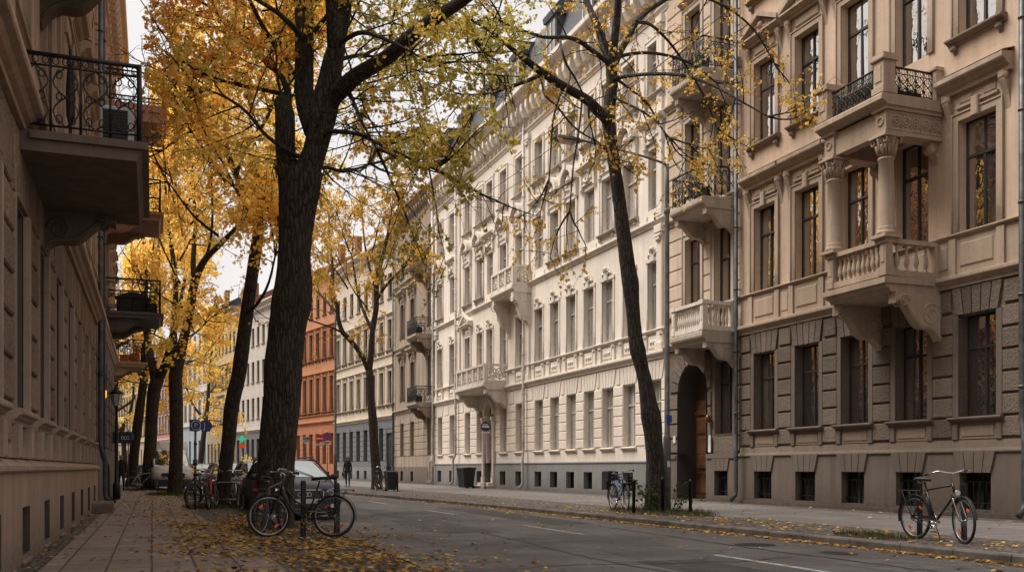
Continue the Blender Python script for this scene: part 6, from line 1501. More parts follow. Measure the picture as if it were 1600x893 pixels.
# ------------------------------------------------------------------ vehicles (front at y=0 facing -y, wheels on z=0)
def paint(name, c, rough=.28):
    m = NT(name); v = m.coord(); f = m.noise(v, 3, 4); d = m.noise(v, 40, 3)
    cc = m.mix(m.ramp(f, [(.4, 0), (.8, .25)]), c, [min(1, x*.6+.02) for x in c])
    m.principled(cc, m.ramp(d, [(.3, rough), (.8, rough+.15)]), .0, **{'Coat Weight': .12, 'Coat Roughness': .08, 'Specular IOR Level': .35}); return m.mat
M['carglass'] = glass('car_glass', (.06,.075,.072), .22, .0004, (.9,.95,.93), .35)
M['headlamp'] = plain('headlamp_glass', (.72,.72,.73), .15, .0)
M['bright_trim'] = plain('bright_trim', (.78,.78,.78), .25)  # pale non-metal; chrome's bright reflection put into the colour
def car_body(st, roofglass, L):
    """st: stations (y, halfwidth, zbottom, zbelt, halfwidth of the greenhouse top, ztop)"""
    mb = MB(); R_ = []
    for y, w, zb, zbelt, wt, zt in st:
        gh = zt - zbelt > .2
        wg = w*.93
        half = [(w*.72, zb), (w*.97, zb+.06), (w, zb+(zbelt-zb)*.45), (w*.985, zbelt-.05), (wg, zbelt+.0)] + ([(wt+(wg-wt)*.12, zt-.09), (wt*.86, zt-.015), (0, zt)] if gh else [(w*.86, zbelt+(zt-zbelt)*.55), (w*.6, zt-.012), (0, zt)])
        R_.append([(x, y, z) for x, z in half] + [(-x, y, z) for x, z in half[-2::-1]])
    n = len(R_[0]); v = [p for r in R_ for p in r]; f = []; mi = []
    for i in range(len(R_)-1):
        for k in range(n-1):
            f.append((i*n+k, i*n+k+1, (i+1)*n+k+1, (i+1)*n+k))
            g0 = st[i][5]-st[i][3] > .2; g1 = st[i+1][5]-st[i+1][3] > .2
            side = k in (4, n-6)
            top = k in (5, 6, n-8, n-7)
            m_ = 0
            if side and g0 and g1: m_ = 1
            if g0 != g1 and (top or side): m_ = 1
            mi.append(m_)
    b = len(mb.v); mb.v.extend(v)
    for q, m_ in zip(f, mi): mb.f.append(tuple(b+i for i in q)); mb.m.append(m_); mb.sm.append(m_ == 0)
    for i in (0, len(R_)-1): mb.f.append(tuple(b+i*n+k for k in range(n))); mb.m.append(0); mb.sm.append(False)
    return mb
def wheel_part(parent, x, y, r, w, side):
    root = MB(); root.lathe([(r*.62,-w/2),(r*.93,-w/2),(r,-w*.32),(r,w*.32),(r*.93,w/2),(r*.62,w/2)], (0,0,0), 22, 0, True, 'x')
    o = root.build('wheel', M['rubber'], parent); o.location = (x, y, r)
    mb = MB(); s = side*w*.42
    mb.lathe([(r*.64,s-.005),(r*.64,s+.005)], (0,0,0), 22, 1, True, 'x')
    for k in range(7):
        a = 2*pi*k/7; mb.tube([(s, .05*cos(a), .05*sin(a)), (s+side*.012, r*.6*cos(a), r*.6*sin(a))], [.035,.028], 5)
    mb.ring((s,0,0), r*.61, .02, 'x', 22, 5); mb.lathe([(.06,s-.02),(.06,s+side*.02)], (0,0,0), 10, 0, True, 'x')
    mb.build('rim', [M['alu'], M['blackplastic']], o)
def rbox_front(mb, x0, x1, y, z0, z1, r, d, mi=0, n=4):
    """rounded plate facing -y, thickness d"""
    pts = []
    for cx, cz, a0 in ((x1-r,z1-r,0),(x0+r,z1-r,pi/2),(x0+r,z0+r,pi),(x1-r,z0+r,3*pi/2)):
        for k in range(n+1):
            a = a0 + pi/2*k/n; pts.append((cx+r*cos(a), y, cz+r*sin(a)))
    mb.extrude(pts, (0, d, 0), mi); return pts
def make_car(name, label, loc, rz, col_, st=None, L=4.75, W=1.84, estate=True, emblem=False):
    t = thing(name, label, 'car', loc, rz, 'cars parked along the kerb')
    st = st or [(0,.66,.30,.60,.5,.64),(.06,.80,.24,.68,.5,.74),(.22,.88,.2,.76,.5,.86),(.75,.905,.2,.86,.5,.955),(1.12,.915,.2,.93,.5,1.03),(1.92,.92,.2,.95,.60,1.43),(2.6,.92,.2,.96,.63,1.49),(3.6,.92,.2,.97,.62,1.48),(4.3,.90,.22,.98,.58,1.42),(4.66,.86,.26,.96,.55,1.02),(4.75,.80,.34,.8,.5,.86)]
    b = car_body(st, True, L).build('body', [paint(name+'_paint', col_), M['carglass']], t)
    mb = MB()                                            # pillars and door lines
    for sx in (-1, 1):
        for y0, y1 in ((1.16,1.95),): mb.tube([(sx*.85,y0,.98),(sx*.64,y1-.02,1.405)], .028, 5)
        for y in (2.75, 3.65): mb.tube([(sx*.865,y,.98),(sx*.66,y+.04,1.42)], .026, 4)
        mb.tube([(sx*.64,1.93,1.41),(sx*.675,2.6,1.46),(sx*.665,3.6,1.45),(sx*.62,4.28,1.38)], .022, 5)
        mb.box(sx*.915-.012, sx*.915+.012, .9, 4.1, .44, .52)
    mb.build('trim', M['blackplastic'], t)
    for sx in (-1, 1):
        mb = MB(); mb.lathe([(.385,-.01),(.37,.012)], (sx*.905, .84, .34), 20, 0, True, 'x'); mb.lathe([(.385,-.01),(.37,.012)], (sx*.905, 3.75, .34), 20, 0, True, 'x'); mb.build('wheel_arch', M['blackplastic'], t)
        for y in (.84, 3.75): wheel_part(t, sx*.83, y, .325, .21, sx)
    mb = MB(); rbox_front(mb, -.40, .40, -.012, .50, .72, .05, .1)
    g_ = mb.build('grille', M['blackplastic'], t)
    mb = MB()
    q = rbox_front(MB(), -.40, .40, -.016, .50, .72, .05, .1); mb.tube(q + [q[0]], .013, 5); mb.build('grille_frame', M['bright_trim'], g_)
    mb = MB()
    for k in range(6): mb.box(-.37, .37, -.018, -.013, .53+k*.03, .537+k*.03)
    mb.build('grille_bars', M['bikegrey'], g_)
    if emblem:
        mb = MB()
        for k in range(4): mb.ring((-.16+.075*k, -.03, .615), .048, .009, 'y', 16, 5)
        mb.build('emblem', M['bright_trim'], g_)
    for sx in (-1, 1):
        mb = MB()
        mb.extrude([(sx*.46,.0,.55),(sx*.78,.11,.58),(sx*.84,.2,.72),(sx*.80,.16,.79),(sx*.50,.03,.73)], (0,.12,0))
        h_ = mb.build('headlight', M['headlamp'], t)
        mb = MB(); mb.ring((sx*.58,.0,.65), .06, .014, 'y', 14, 5); mb.ring((sx*.72,.06,.66), .055, .014, 'y', 14, 5); mb.build('reflector', M['chrome'], h_)
        mb = MB(); mb.extrude([(sx*.78,.12,.585),(sx*.83,.16,.6),(sx*.86,.3,.72),(sx*.845,.22,.73)], (0,.05,0)); mb.build('indicator', M['orange_refl'], h_)
        mb = MB(); mb.ball((sx*1.0, 1.5, 1.02), .1, 10, 6, 0, (1.1,.6,.75)); mb.tube([(sx*.86,1.52,.97),(sx*.95,1.52,1.0)], .025, 5); mb.build('mirror', M['blackplastic'], t)
        mb = MB(); mb.lathe([(.05,0),(.05,.02)], (sx*.62,-.01,.34), 12, 0, True, 'y'); mb.build('fog_lamp', M['headlamp'], t)
        if estate:
            mb = MB(); mb.tube([(sx*.58,2.0,1.455),(sx*.6,2.1,1.53),(sx*.6,4.0,1.52),(sx*.57,4.15,1.43)], .018, 6); mb.build('roof_rail', M['alu'], t)
    mb = MB(); mb.box(-.52,.52,-.006,.06,.27,.40); mb.box(-.80,.80,.012,.1,.2,.255); build_split(mb, 'air_intake', M['blackplastic'], t)
    mb = MB(); mb.box(-.26,.26,-.035,-.012,.40,.51); p_ = mb.build('number_plate', M['white'], t)
    if emblem:
        text_mesh('plate_letter', 'C', .1, M['blackplastic'], p_, (-.12,-.036,.455), (pi/2,0,0), .001); text_mesh('plate_letter', 'J', .1, M['blackplastic'], p_, (.14,-.036,.455), (pi/2,0,0), .001)
    mb = MB()
    for x in (-.05, .4): mb.tube([(x,1.12,1.035),(x-.45,1.45,1.22)], .011, 4)
    build_split(mb, 'wiper', M['blackplastic'], t)
    for sx in (-1, 1):
        mb = MB(); mb.box(sx*.74-.09, sx*.74+.09, 4.62, 4.73, .7, .98); mb.build('tail_light', M['redrefl'], t)
    return t
make_car('parked_car', 'dark blue estate car parked with its front towards the viewer behind the big maple', (3.42, 23.0, 0), .05, (.005,.011,.035), emblem=True)
make_car('parked_car', 'pale silver blue car parked behind the dark blue estate', (3.45, 30.8, 0), .0, (.30,.34,.36), estate=False)
make_car('parked_car', 'dark blue car parked far down the near kerb before the van bend', (3.3, 42.0, 0), .05, (.02,.03,.06), estate=False)
make_car('parked_car', 'black car farther down the street beside the white van', (2.9, 55.0, 0), .12, (.012,.012,.013), estate=False)
make_car('parked_car', 'grey car parked beyond the bend near the pink house', (.5, 70, 0), .25, (.12,.12,.125), estate=False)
# white van
vn = thing('van', 'white delivery van parked facing the viewer between the maple trunks', 'van', (.98, 51.2, .06), .07)
st = [(0,.72,.34,.86,.5,.90),(.06,.90,.28,.98,.5,1.02),(.2,.97,.26,1.08,.5,1.16),(.75,1.0,.25,1.2,.5,1.32),(1.5,1.0,.25,1.25,.80,2.1),(1.95,1.0,.25,1.26,.86,2.52),(2.6,1.0,.25,1.26,.88,2.62),(5.4,1.0,.25,1.26,.88,2.62),(5.6,.97,.3,1.26,.85,2.55)]
bm_ = car_body(st, True, 5.6)
ns_ = 15
for i, f_ in enumerate(bm_.f):
    ys = [bm_.v[k][1] for k in f_]
    if bm_.m[i] == 1 and max(ys) > 2.55: bm_.m[i] = 0
    if min(ys) >= 1.45 and max(ys) < 2.0: bm_.m[i] = 0
    if min(ys) >= 1.45 and max(ys) < 2.65 and all(abs(bm_.v[k][0]) > .8 and 1.2 < bm_.v[k][2] < 2.45 for k in f_): bm_.m[i] = 1
bm_.build('body', [worn('van_white', (.62,.61,.58), .35, .12, 3), M['carglass']], vn)
for sx in (-1, 1):
    for y in (1.0, 4.6): wheel_part(vn, sx*.88, y, .34, .22, sx)
    mb = MB(); mb.extrude([(sx*.62,.0,.72),(sx*.9,.1,.74),(sx*.94,.2,1.0),(sx*.7,.04,.96)], (0,.1,0)); mb.build('headlight', M['headlamp'], vn)
    mb = MB(); mb.bbox(sx*1.2-.11, sx*1.2+.11, 1.2, 1.3, 1.3, 1.62, .02); mb.tube([(sx*.97,1.3,1.35),(sx*1.12,1.26,1.4)], .025, 5); mb.build('mirror', M['blackplastic'], vn)
    mb = MB(); mb.tube([(sx*.86,.78,1.3),(sx*.79,1.5,2.05)], .05, 5); mb.build('pillar', M['white'], vn)
    mb = MB(); mb.bbox(sx*.55-.05, sx*.55+.05, 1.75, 1.85, 2.46, 2.51, .01); mb.build('marker_lamp', M['orange_refl'], vn)
mb = MB(); rbox_front(mb, -.56, .56, -.012, .66, .92, .06, .08)
for k in range(5): mb.box(-.54,.54,-.02,-.013,.69+k*.045,.70+k*.045)
g_ = mb.build('grille', M['blackplastic'], vn); mb = MB(); mb.lathe([(.07,0),(.075,.012)], (0,-.03,.84), 16, 0, True, 'y'); mb.build('emblem', M['chrome'], g_)
mb = MB(); mb.bbox(-.96,.96,-.07,.35,.24,.62,.05); mb.build('bumper', M['blackplastic'], vn)
mb = MB(); mb.box(-.26,.26,-.095,-.0705,.40,.51); mb.build('number_plate', M['white'], vn)
mb = MB()
for x in (-.1,.55): mb.tube([(x,.76,1.35),(x-.55,1.0,1.6)], .014, 4)
build_split(mb, 'wiper', M['blackplastic'], vn)
# ------------------------------------------------------------------ bicycles (rear axle over the origin, front towards +x)
def make_bike(name, label, loc, rz, fm, style='diamond', steer=0., lean=0., rack=True, basket=None, bar='swept', saddle='saddle', refl=True, crate=False, stand=True, guards='blackplastic', forkm=None, bright_rim='alu', group='parked bicycles'):
    t = thing(name, label, 'bicycle', loc, rz, group); t.rotation_euler = (lean, 0, rz)
    Rw = .345; ax = .345; WB = 1.06
    fm_ = M[fm]; fk = M[forkm] if forkm else fm_
    bb = Vector((.44,0,.29)); st = Vector((.27,0,.80)); ht = Vector((.83,0,.90)); hb = Vector((.875,0,.72)); ra = Vector((0,0,ax)); fa = Vector((WB,0,ax))
    mb = MB(); T = lambda a, b, r=.016: mb.tube([a, b], r, 7)
    T(bb, st, .017); T(ht, hb, .021)
    if style == 'diamond': T(st + Vector((.0,0,-.02)), ht + Vector((.004,0,-.03)), .015); T(bb, hb + Vector((0,0,.02)), .018)
    else:
        mb.tube([hb + Vector((-.005,0,.03)), Vector((.66,0,.42)), bb], [.02,.02,.02], 7); mb.tube([ht + Vector((.005,0,-.05)), Vector((.62,0,.58)), Vector((.385,0,.46))], .014, 7)
    for s in (-1, 1):
        mb.tube([bb + Vector((0,s*.03,0)), ra + Vector((0,s*.06,0))], .011, 6); mb.tube([st + Vector((-.01,s*.015,-.05)), ra + Vector((0,s*.06,0))], .009, 6)
    mb.tube([st, st + Vector((-.035,0,.12))], .013, 7)
    mb.build('frame', fm_, t)
    def wheel(c, yaw=0):
        tb = MB(); tb.ring((0,0,0), Rw-.018, .019, 'y', 36, 8); o = tb.build('wheel', M['rubber'], t); o.location = c; o.rotation_euler = (0,0,yaw)
        rb_ = MB(); rb_.ring((0,0,0), Rw-.045, .012, 'y', 36, 6); rb_.build('rim', M[bright_rim], o)
        sb = MB(); sb.lathe([(.018,-.04),(.026,-.035),(.026,-.028),(.014,-.025),(.014,.025),(.026,.028),(.026,.035),(.018,.04)], (0,0,0), 10, 0, True, 'y')
        for k in range(28):
            a = 2*pi*k/28; a2 = a + (.5 if k % 2 else -.5); s = .028 if k % 4 < 2 else -.028
            sb.tube([(.024*cos(a2), s, .024*sin(a2)), ((Rw-.05)*cos(a), 0, (Rw-.05)*sin(a))], .0014, 3, 0, False)
        sb.build('spokes', M['alu'], o)
        if refl:
            fb = MB()
            for a in (.9, .9+pi): fb.obox((.2*cos(a), 0, .2*sin(a)), (.07,.012,.035), Matrix.Rotation(-a+pi/2, 3, 'Y'))
            build_split(fb, 'spoke_reflector', M['orange_refl'], o)
        gb = MB(); n = 14; pts0 = []
        for k in range(n+1):
            a = (radians_ if False else 0) + R(-12) + (R(205)-R(-12))*k/n if c.x < .5 else R(5) + (R(150)-R(5))*k/n
            a = pi - a if c.x < .5 else a
            pts0.append(a)
        for a, b in zip(pts0, pts0[1:]):
            r_ = Rw+.02; w_ = .028
            gb.add([(r_*cos(a),-w_,r_*sin(a)),(r_*cos(a),w_,r_*sin(a)),(r_*cos(b),w_,r_*sin(b)),(r_*cos(b),-w_,r_*sin(b)),
                    ((r_+.008)*cos(a),0,(r_+.008)*sin(a)),((r_+.008)*cos(b),0,(r_+.008)*sin(b))], [(0,4,5,3),(4,1,2,5)], 0, True)
        gb.build('mudguard', M[guards], o)
        return o
    wheel(ra); 
    # steering assembly turns about the head tube
    piv = hb; q = Matrix.Rotation(steer, 3, Vector((-.045,0,.18)).normalized())
    rot = lambda v: piv + q @ (Vector(v) - piv)
    fo = MB()
    for s in (-1, 1): fo.tube([rot(hb + Vector((0,s*.02,-.02))), rot((.89,s*.05,.66)), rot((.975,s*.055,.5)), rot(fa + Vector((0,s*.055,0)))], [.016,.015,.012,.010], 7)
    fo.obox(rot(hb + Vector((0,0,-.01))), (.05,.12,.035)); fo.build('fork', fk, t)
    wheel(rot(fa), steer)
    hbm = MB(); S = rot(ht + Vector((-.03,0,.12)))
    hbm.tube([rot(ht), S, rot(ht + Vector((.04,0,.15)))], .012, 7)
    if bar == 'swept': pts = [(.02-.22,.31,.15),(-.10,.30,.17),(.03,.22,.20),(.07,.1,.17),(.045,0,.15)]
    elif bar == 'flat': pts = [(-.02,.30,.14),(.02,.2,.15),(.04,.1,.15),(.04,0,.15)]
    else: pts = [(-.24,.27,.24),(-.14,.28,.27),(-.02,.24,.28),(.05,.12,.2),(.04,0,.15)]
    full = [rot(ht + Vector(p)) for p in pts] + [rot(ht + Vector((p[0],-p[1],p[2]))) for p in pts[-2::-1]]
    hbm.tube(full, .012, 7)
    for e in (full[0], full[-1]):
        pass
    h_ = hbm.build('handlebar', M['chrome'], t)
    for e, i_ in ((full[0], full[1]), (full[-1], full[-2])):
        gm = MB(); gm.tube([e, e.lerp(i_, .95)], .018, 8); gm.build('grip', M['saddle'], h_)
        lm = MB(); k_ = e.lerp(i_, .9); lm.tube([k_ + Vector((.03,0,-.01)), e + Vector((.05,0,-.035))], .007, 5); lm.build('brake_lever', M['chrome'], h_)
    sm = MB(); c = st + Vector((-.05,0,.155))
    prof = [(-.14,.085,.0),(-.10,.10,.015),(-.02,.075,.012),(.06,.035,.004),(.13,.022,-.004),(.15,.012,-.01)]
    v = []; f = []
    for x, w_, z in prof: v += [tuple(c + Vector((x,-w_,z-.03))), tuple(c + Vector((x,-w_*.75,z+.012))), tuple(c + Vector((x,0,z+.02))), tuple(c + Vector((x,w_*.75,z+.012))), tuple(c + Vector((x,w_,z-.03))), tuple(c + Vector((x,0,z-.02)))]
    for i in range(len(prof)-1):
        for k in range(6): f.append((i*6+k, i*6+(k+1) % 6, (i+1)*6+(k+1) % 6, (i+1)*6+k))
    f += [tuple(range(6)), tuple(range((len(prof)-1)*6, len(prof)*6))]
    sm.add(v, f, 0, True); sd = sm.build('saddle', M[saddle], t)
    um = MB()
    for s in (-1, 1): um.tube([c + Vector((-.1,s*.04,-.03)), c + Vector((-.02,s*.025,-.055)), c + Vector((.12,s*.012,-.03))], .005, 4)
    um.tube([c + Vector((-.08,-.05,-.05)), c + Vector((-.08,.05,-.05))], .014, 6); um.build('saddle_rails', M['chrome'], sd)
    cm = MB(); cm.ring(bb + Vector((0,-.045,0)), .092, .006, 'y', 24, 5); cm.ring(bb + Vector((0,-.045,0)), .05, .008, 'y', 16, 5)
    for k in range(5): a = 2*pi*k/5; cm.tube([bb + Vector((0,-.045,0)), bb + Vector((.09*cos(a),-.045,.09*sin(a)))], .007, 4)
    ca = .9
    for s, sg in ((-1,1),(1,-1)):
        e = bb + Vector((sg*.17*cos(ca), s*.075, -sg*.17*sin(ca))); cm.tube([bb + Vector((0,s*.06,0)), e], .011, 6); cm.obox(e + Vector((0,s*.05,0)), (.085,.075,.022))
    cm.tube([bb + Vector((0,-.08,0)), bb + Vector((0,.08,0))], .02, 8); cm.build('crank', M['chrome'], t)
    ch_ = MB()
    for zz, z2 in ((.09,.04),(-.09,-.04)): ch_.tube([bb + Vector((0,-.045,zz)), ra + Vector((0,-.045,z2))], .006, 4)
    ch_.ring(ra + Vector((0,-.045,0)), .04, .006, 'y', 12, 4); ch_.build('chain', M['blackmetal'], t)
    if style != 'diamond' or guards == 'blackplastic':
        kg = MB(); kg.extrude([bb + Vector((.09,-.055,.03)), bb + Vector((.06,-.055,.105)), ra + Vector((.05,-.055,.055)), ra + Vector((.02,-.055,.02)), ra + Vector((.1,-.055,.025))], (0,.006,0)); kg.build('chain_guard', M[guards], t)
    if rack:
        rk = MB(); z = .76
        for s in (-1, 1):
            rk.tube([(.2,s*.05,z+.0),(.1,s*.07,z+.01),(-.30,s*.07,z+.01),(-.33,0,z+.01)], .006, 5); rk.tube([(-.2,s*.07,z),(0,s*.065,ax)], .006, 5); rk.tube([(-.04,s*.07,z),(0,s*.065,ax)], .005, 5)
        for x in (.08,-.06,-.2): rk.tube([(x,-.07,z+.012),(x,.07,z+.012)], .005, 4)
        rk.tube([(.2,-.03,z+.014),(-.28,-.03,z+.014)], .004, 4); rk.tube([(.2,.03,z+.014),(-.28,.03,z+.014)], .004, 4)
        r_ = rk.build('rack', M['blackmetal'] if bright_rim != 'chrome' else M['alu'], t)
        rl = MB(); rl.bbox(-.03,.03,0,.03,0,.04,.006); o = rl.build('rear_light', M['redrefl'], r_); o.location = (-.335, 0, z-.02); o.rotation_euler = (0,0,-pi/2)
    if stand:
        sk = MB(); sk.tube([bb + Vector((-.06,.05,-.02)), bb + Vector((-.10,.17,-.27))], .009, 5); sk.tube([bb + Vector((-.10,.17,-.27)), bb + Vector((-.14,.18,-.277))], .009, 5); sk.build('kickstand', M['alu'], t)
    hl = MB(); hl.lathe([(.012,-.05),(.03,-.03),(.042,.01),(.04,.02)], (0,0,0), 12, 0, True, 'x'); o = hl.build('front_lamp', M['chrome'], t); o.location = rot(hb + Vector((.07,0,.04))); o.rotation_euler = (0,0,steer)
    if basket:
        bk = MB(); c = rot(ht + Vector((.2,0,-.02)))
        for zz in (-.14,-.06,.02,.1):
            k_ = 1 - (.1-zz)*.5
            p = [(.14*k_,.17*k_,zz),(-.14*k_,.17*k_,zz),(-.14*k_,-.17*k_,zz),(.14*k_,-.17*k_,zz),(.14*k_,.17*k_,zz)]
            bk.tube([c + q @ Vector(a) for a in p], .006, 4)
        for k in range(24):
            s_ = k/24*4; i = int(s_); u = s_-i; P4 = [(.14,.17),(-.14,.17),(-.14,-.17),(.14,-.17),(.14,.17)]
            x = P4[i][0]*(1-u)+P4[i+1][0]*u; y = P4[i][1]*(1-u)+P4[i+1][1]*u
            bk.tube([c + q @ Vector((x,y,.1)), c + q @ Vector((x*.88,y*.88,-.14))], .004, 4)
        bk.obox(c + Vector((0,0,-.142)), (.24,.29,.008), q); bk.build('basket', M[basket], t)
    if crate:
        cr = MB(); 
        for x0, x1, y0, y1 in ((-.34,.06,-.15,-.135),(-.34,.06,.135,.15),(-.34,-.325,-.134,.134),(.045,.06,-.134,.134)):
            cr.box(x0, x1, y0, y1, .79, .86); cr.box(x0, x1, y0, y1, .885, .95); cr.box(x0, x1, y0, y1, .975, 1.04)
            for zz in (.86,.95): 
                for k in range(4): cr.box(x0+(x1-x0)*k/4, x0+(x1-x0)*(k+.45)/4, y0+(y1-y0)*(0 if x1-x0>.1 else k/4), y0+(y1-y0)*(1 if x1-x0>.1 else (k+.45)/4), zz, zz+.025)
        cr.box(-.324,.044,-.134,.134,.785,.795); cr.build('crate', M['blackplastic'], t)
    return t
def bike_at(rear, front): return math.atan2(front[1]-rear[1], front[0]-rear[0])
G0 = ZS
make_bike('bicycle', 'black city bicycle with silver handlebar in front of the big maple and dark blue estate', (2.76, 15.62, G0), bike_at((2.76,15.62),(1.78,16.0)), 'bikeblack', 'step', .42, .03, True, None, 'swept')
make_bike('bicycle', 'second dark bicycle half hidden behind the black one at the big maple', (1.72, 16.75, G0), R(62), 'bikegrey', 'diamond', .1, .05, True, None, 'flat')
make_bike('bicycle', 'black roadster with silver fork standing alone on the far kerb at right', (11.33, 12.0, G0), bike_at((11.33,12.0),(11.27,10.93)), 'bikeblack', 'diamond', -.28, .04, True, None, 'swept', forkm='chrome')
make_bike('bicycle', 'blue bicycle with black basket and crate beside the slender leaning tree', (11.62, 23.25, G0), bike_at((11.62,23.25),(11.5,22.2)), 'bikeblue', 'step', -.16, .03, True, 'blackplastic', 'flat', crate=True)
make_bike('bicycle', 'pale bicycle leaning near the thin forked tree beside a dark bin', (10.35, 46.6, G0), R(-80), 'bikegrey', 'step', .3, .05, True, None, 'high')
make_bike('bicycle', 'red bicycle locked to the steel hoop under the round blue parking sign', (1.42, 27.2, G0), R(80), 'bikered', 'step', -.3, -.04, True, None, 'swept', saddle='bikewhite')
make_bike('bicycle', 'dark bicycle leaning on the outer steel hoop left of the red one', (1.02, 27.5, G0), R(52), 'bikeblack', 'diamond', .3, .04, True, None, 'flat')
make_bike('bicycle', 'white bicycle behind the bent maple by the steel hoops', (2.3, 28.2, G0), R(95), 'bikewhite', 'diamond', .2, .05, True, None, 'flat')
make_bike('bicycle', 'distant pale bicycle leaning against the low forking maple', (-.95, 51.6, G0), R(15), 'bikewhite', 'diamond', .2, .08, False, None, 'flat')
# ------------------------------------------------------------------ street furniture
def bollard(label, x, y, h=.9, r=.045, sq=True, tilt=0, z=ZS):
    t = thing('bollard', label, 'bollard', (x, y, z), U(0,.2), 'dark metal bollards'); t.rotation_euler = (tilt, 0, t.rotation_euler.z)
    mb = MB()
    if sq: mb.box(-r,r,-r,r,-.05,h-.03); mb.extrude([(-r,-r,h-.03),(r,-r,h-.03),(r*.7,-r*.7,h),(-r*.7,-r*.7,h)],(0,2*r,0))
    else: mb.lathe([(r,-.05),(r,h-.08),(r*1.2,h-.075),(r*1.2,h-.05),(r*.9,h-.02),(r*.4,h)], (0,0,0), 12)
    mb.build('post', M['blackmetal'], t)
    mb = MB(); mb.lathe([(r*1.9,0),(r*1.9,.012),(r*1.45,.02)], (0,0,0), 12); mb.build('base', M['blackmetal'], t); return t
bollard('square dark bollard behind the frame of the black city bicycle', 2.32, 15.95, .92, .035)
bollard('square dark bollard behind the rear wheel of the black city bicycle', 2.88, 16.0, .88, .037)
bollard('dark bollard behind the rear wheel of the lone black roadster at right', 11.55, 12.15, .95, .03)
bollard('dark bollard behind the front wheel of the lone black roadster at right', 11.5, 11.2, .9, .03)
bollard('dark bollard between the blue bicycle and the slender leaning tree', 11.05, 21.0, .85, .04, False, .03)
bollard('dark bollard in front of the leafy shoots of the slender leaning tree', 11.75, 20.8, .9, .04, False)
bollard('dark bollard right of the lamp mast before the arched entrance', 12.35, 20.5, .85, .04, False)
bollard('thin dark bollard beside the black bin near the thin forked tree', 10.95, 44.8, .9, .04, False)
bollard('dark bollard at the kerb right of the straight maple near the van', 1.75, 44.5, .9, .045)
bollard('dark bollard behind the lamp mast on the distant bend', 10.0, 58.5, .9, .045)
def hoop(label, a, b, h=.72, r=.024):
    t = thing('bicycle_rack', label, 'bike rack', (a[0], a[1], ZS), bike_at(a, b), 'steel bicycle hoops')
    L = math.hypot(b[0]-a[0], b[1]-a[1]); mb = MB(); c = .12
    pts = [(0,0,-.05),(0,0,h-c)] + [(c-c*cos(k*pi/10),0,h-c+c*sin(k*pi/10)) for k in range(1,6)] + [(L-c+c*sin(k*pi/10),0,h-c+c*cos(k*pi/10)) for k in range(0,6)] + [(L,0,-.05)]
    mb.tube(pts, r, 9); mb.build('hoop', M['alu'], t); mb = MB(); mb.tube([(0,0,h*.36),(L,0,h*.36)], .014, 7); mb.build('crossbar', M['alu'], t); return t
hoop('steel bicycle hoop in front of the bent maple', (1.62,27.75), (2.28,27.5)); hoop('steel bicycle hoop beside the parking sign pole', (.9,28.05), (1.4,27.95))
hoop('steel hoop in front of the van left of the straight maple', (.2,43.8), (.62,43.7)); hoop('steel hoop right of the straight maple before the van', (1.2,43.5), (1.55,43.4))
# lamp masts
def mast(name, label, x, y, H=9.1, arm=2.55):
    t = thing(name, label, 'street lamp', (x, y, ZS), 0, 'tall street lamp masts')
    mb = MB(); mb.lathe([(.10,-.05),(.10,1.9),(.092,1.95),(.07,2.0),(.06,H-.6),(.05,H)], (0,0,0), 14)
    mb.lathe([(.075,0),(.08,.02),(.08,.1),(.075,.12)], (0,0,H-1.3), 12); mb.build('mast', M['polegrey'], t)
    mb = MB(); pts = [(0,0,H-.6),(0,0,H-.1),(-.06,0,H+.0),(-.25,0,H+.04)] + [(-.25-(arm-.25)*k/6,0,H+.04+.30*(k/6)**.8) for k in range(1,7)]
    mb.tube(pts, [.045,.04,.034,.03]+[.028]*6, 8); a_ = mb.build('arm', M['polegrey'], t)
    mb = MB(); z = H+.32; x0 = -arm+.1
    prof = [(x0,.0,.06),(x0-.12,.05,.11),(x0-.4,.085,.15),(x0-.7,.075,.13),(x0-.82,.03,.06)]
    v = []; f = []
    for px, hz, wy in prof: v += [(px,-wy,z-.03),(px,-wy*.8,z+hz*.6),(px,0,z+hz),(px,wy*.8,z+hz*.6),(px,wy,z-.03),(px,wy*.7,z-.05),(px,-wy*.7,z-.05)]
    for i in range(4):
        for k in range(7): f.append((i*7+k, i*7+(k+1) % 7, (i+1)*7+(k+1) % 7, (i+1)*7+k))
    f += [tuple(range(7)), tuple(range(28,35))]; mb.add(v, f); h_ = mb.build('lamp_head', M['lampgrey'], t)
    mb = MB(); mb.extrude([(x0-.15,-.09,z-.052),(x0-.72,-.09,z-.052),(x0-.68,-.07,z-.11),(x0-.2,-.07,z-.11)], (0,.18,0)); mb.build('glass', M['milk'], h_)
    return t
mt = mast('street_lamp', 'tall grey lamp mast with long arm beside the slender leaning tree', 12.67, 22.2)
mb = MB(); mb.box(-.075,.075,-.118,-.103,2.3,2.5); mb.build('sticker', M['blue'], mt); mb = MB(); mb.box(-.05,.03,-.118,-.103,1.15,1.3); mb.build('sticker', M['white'], mt)
mast('street_lamp', 'tall grey lamp mast in the distance between the orange and cream houses', 10.1, 56.6, 10.2)
ln = thing('street_lamp', 'old fashioned lantern post against the terracotta house wall', 'street lamp', (-1.2, 37.2, ZS), 0)
mb = MB(); mb.lathe([(.13,-.05),(.13,.5),(.09,.6),(.07,.62),(.06,2.4),(.045,3.25),(.08,3.3),(.03,3.36)], (0,0,0), 12); mb.build('post', M['blackmetal'], ln)
mb = MB(); mb.lathe([(.11,3.36),(.2,3.75),(.2,3.76)], (0,0,0), 6, 0, False); l_ = mb.build('lantern', M['milk'], ln)
mb = MB()
for k in range(6): a = 2*pi*k/6; mb.tube([(.11*cos(a),.11*sin(a),3.36),(.205*cos(a),.205*sin(a),3.77)], .012, 4)
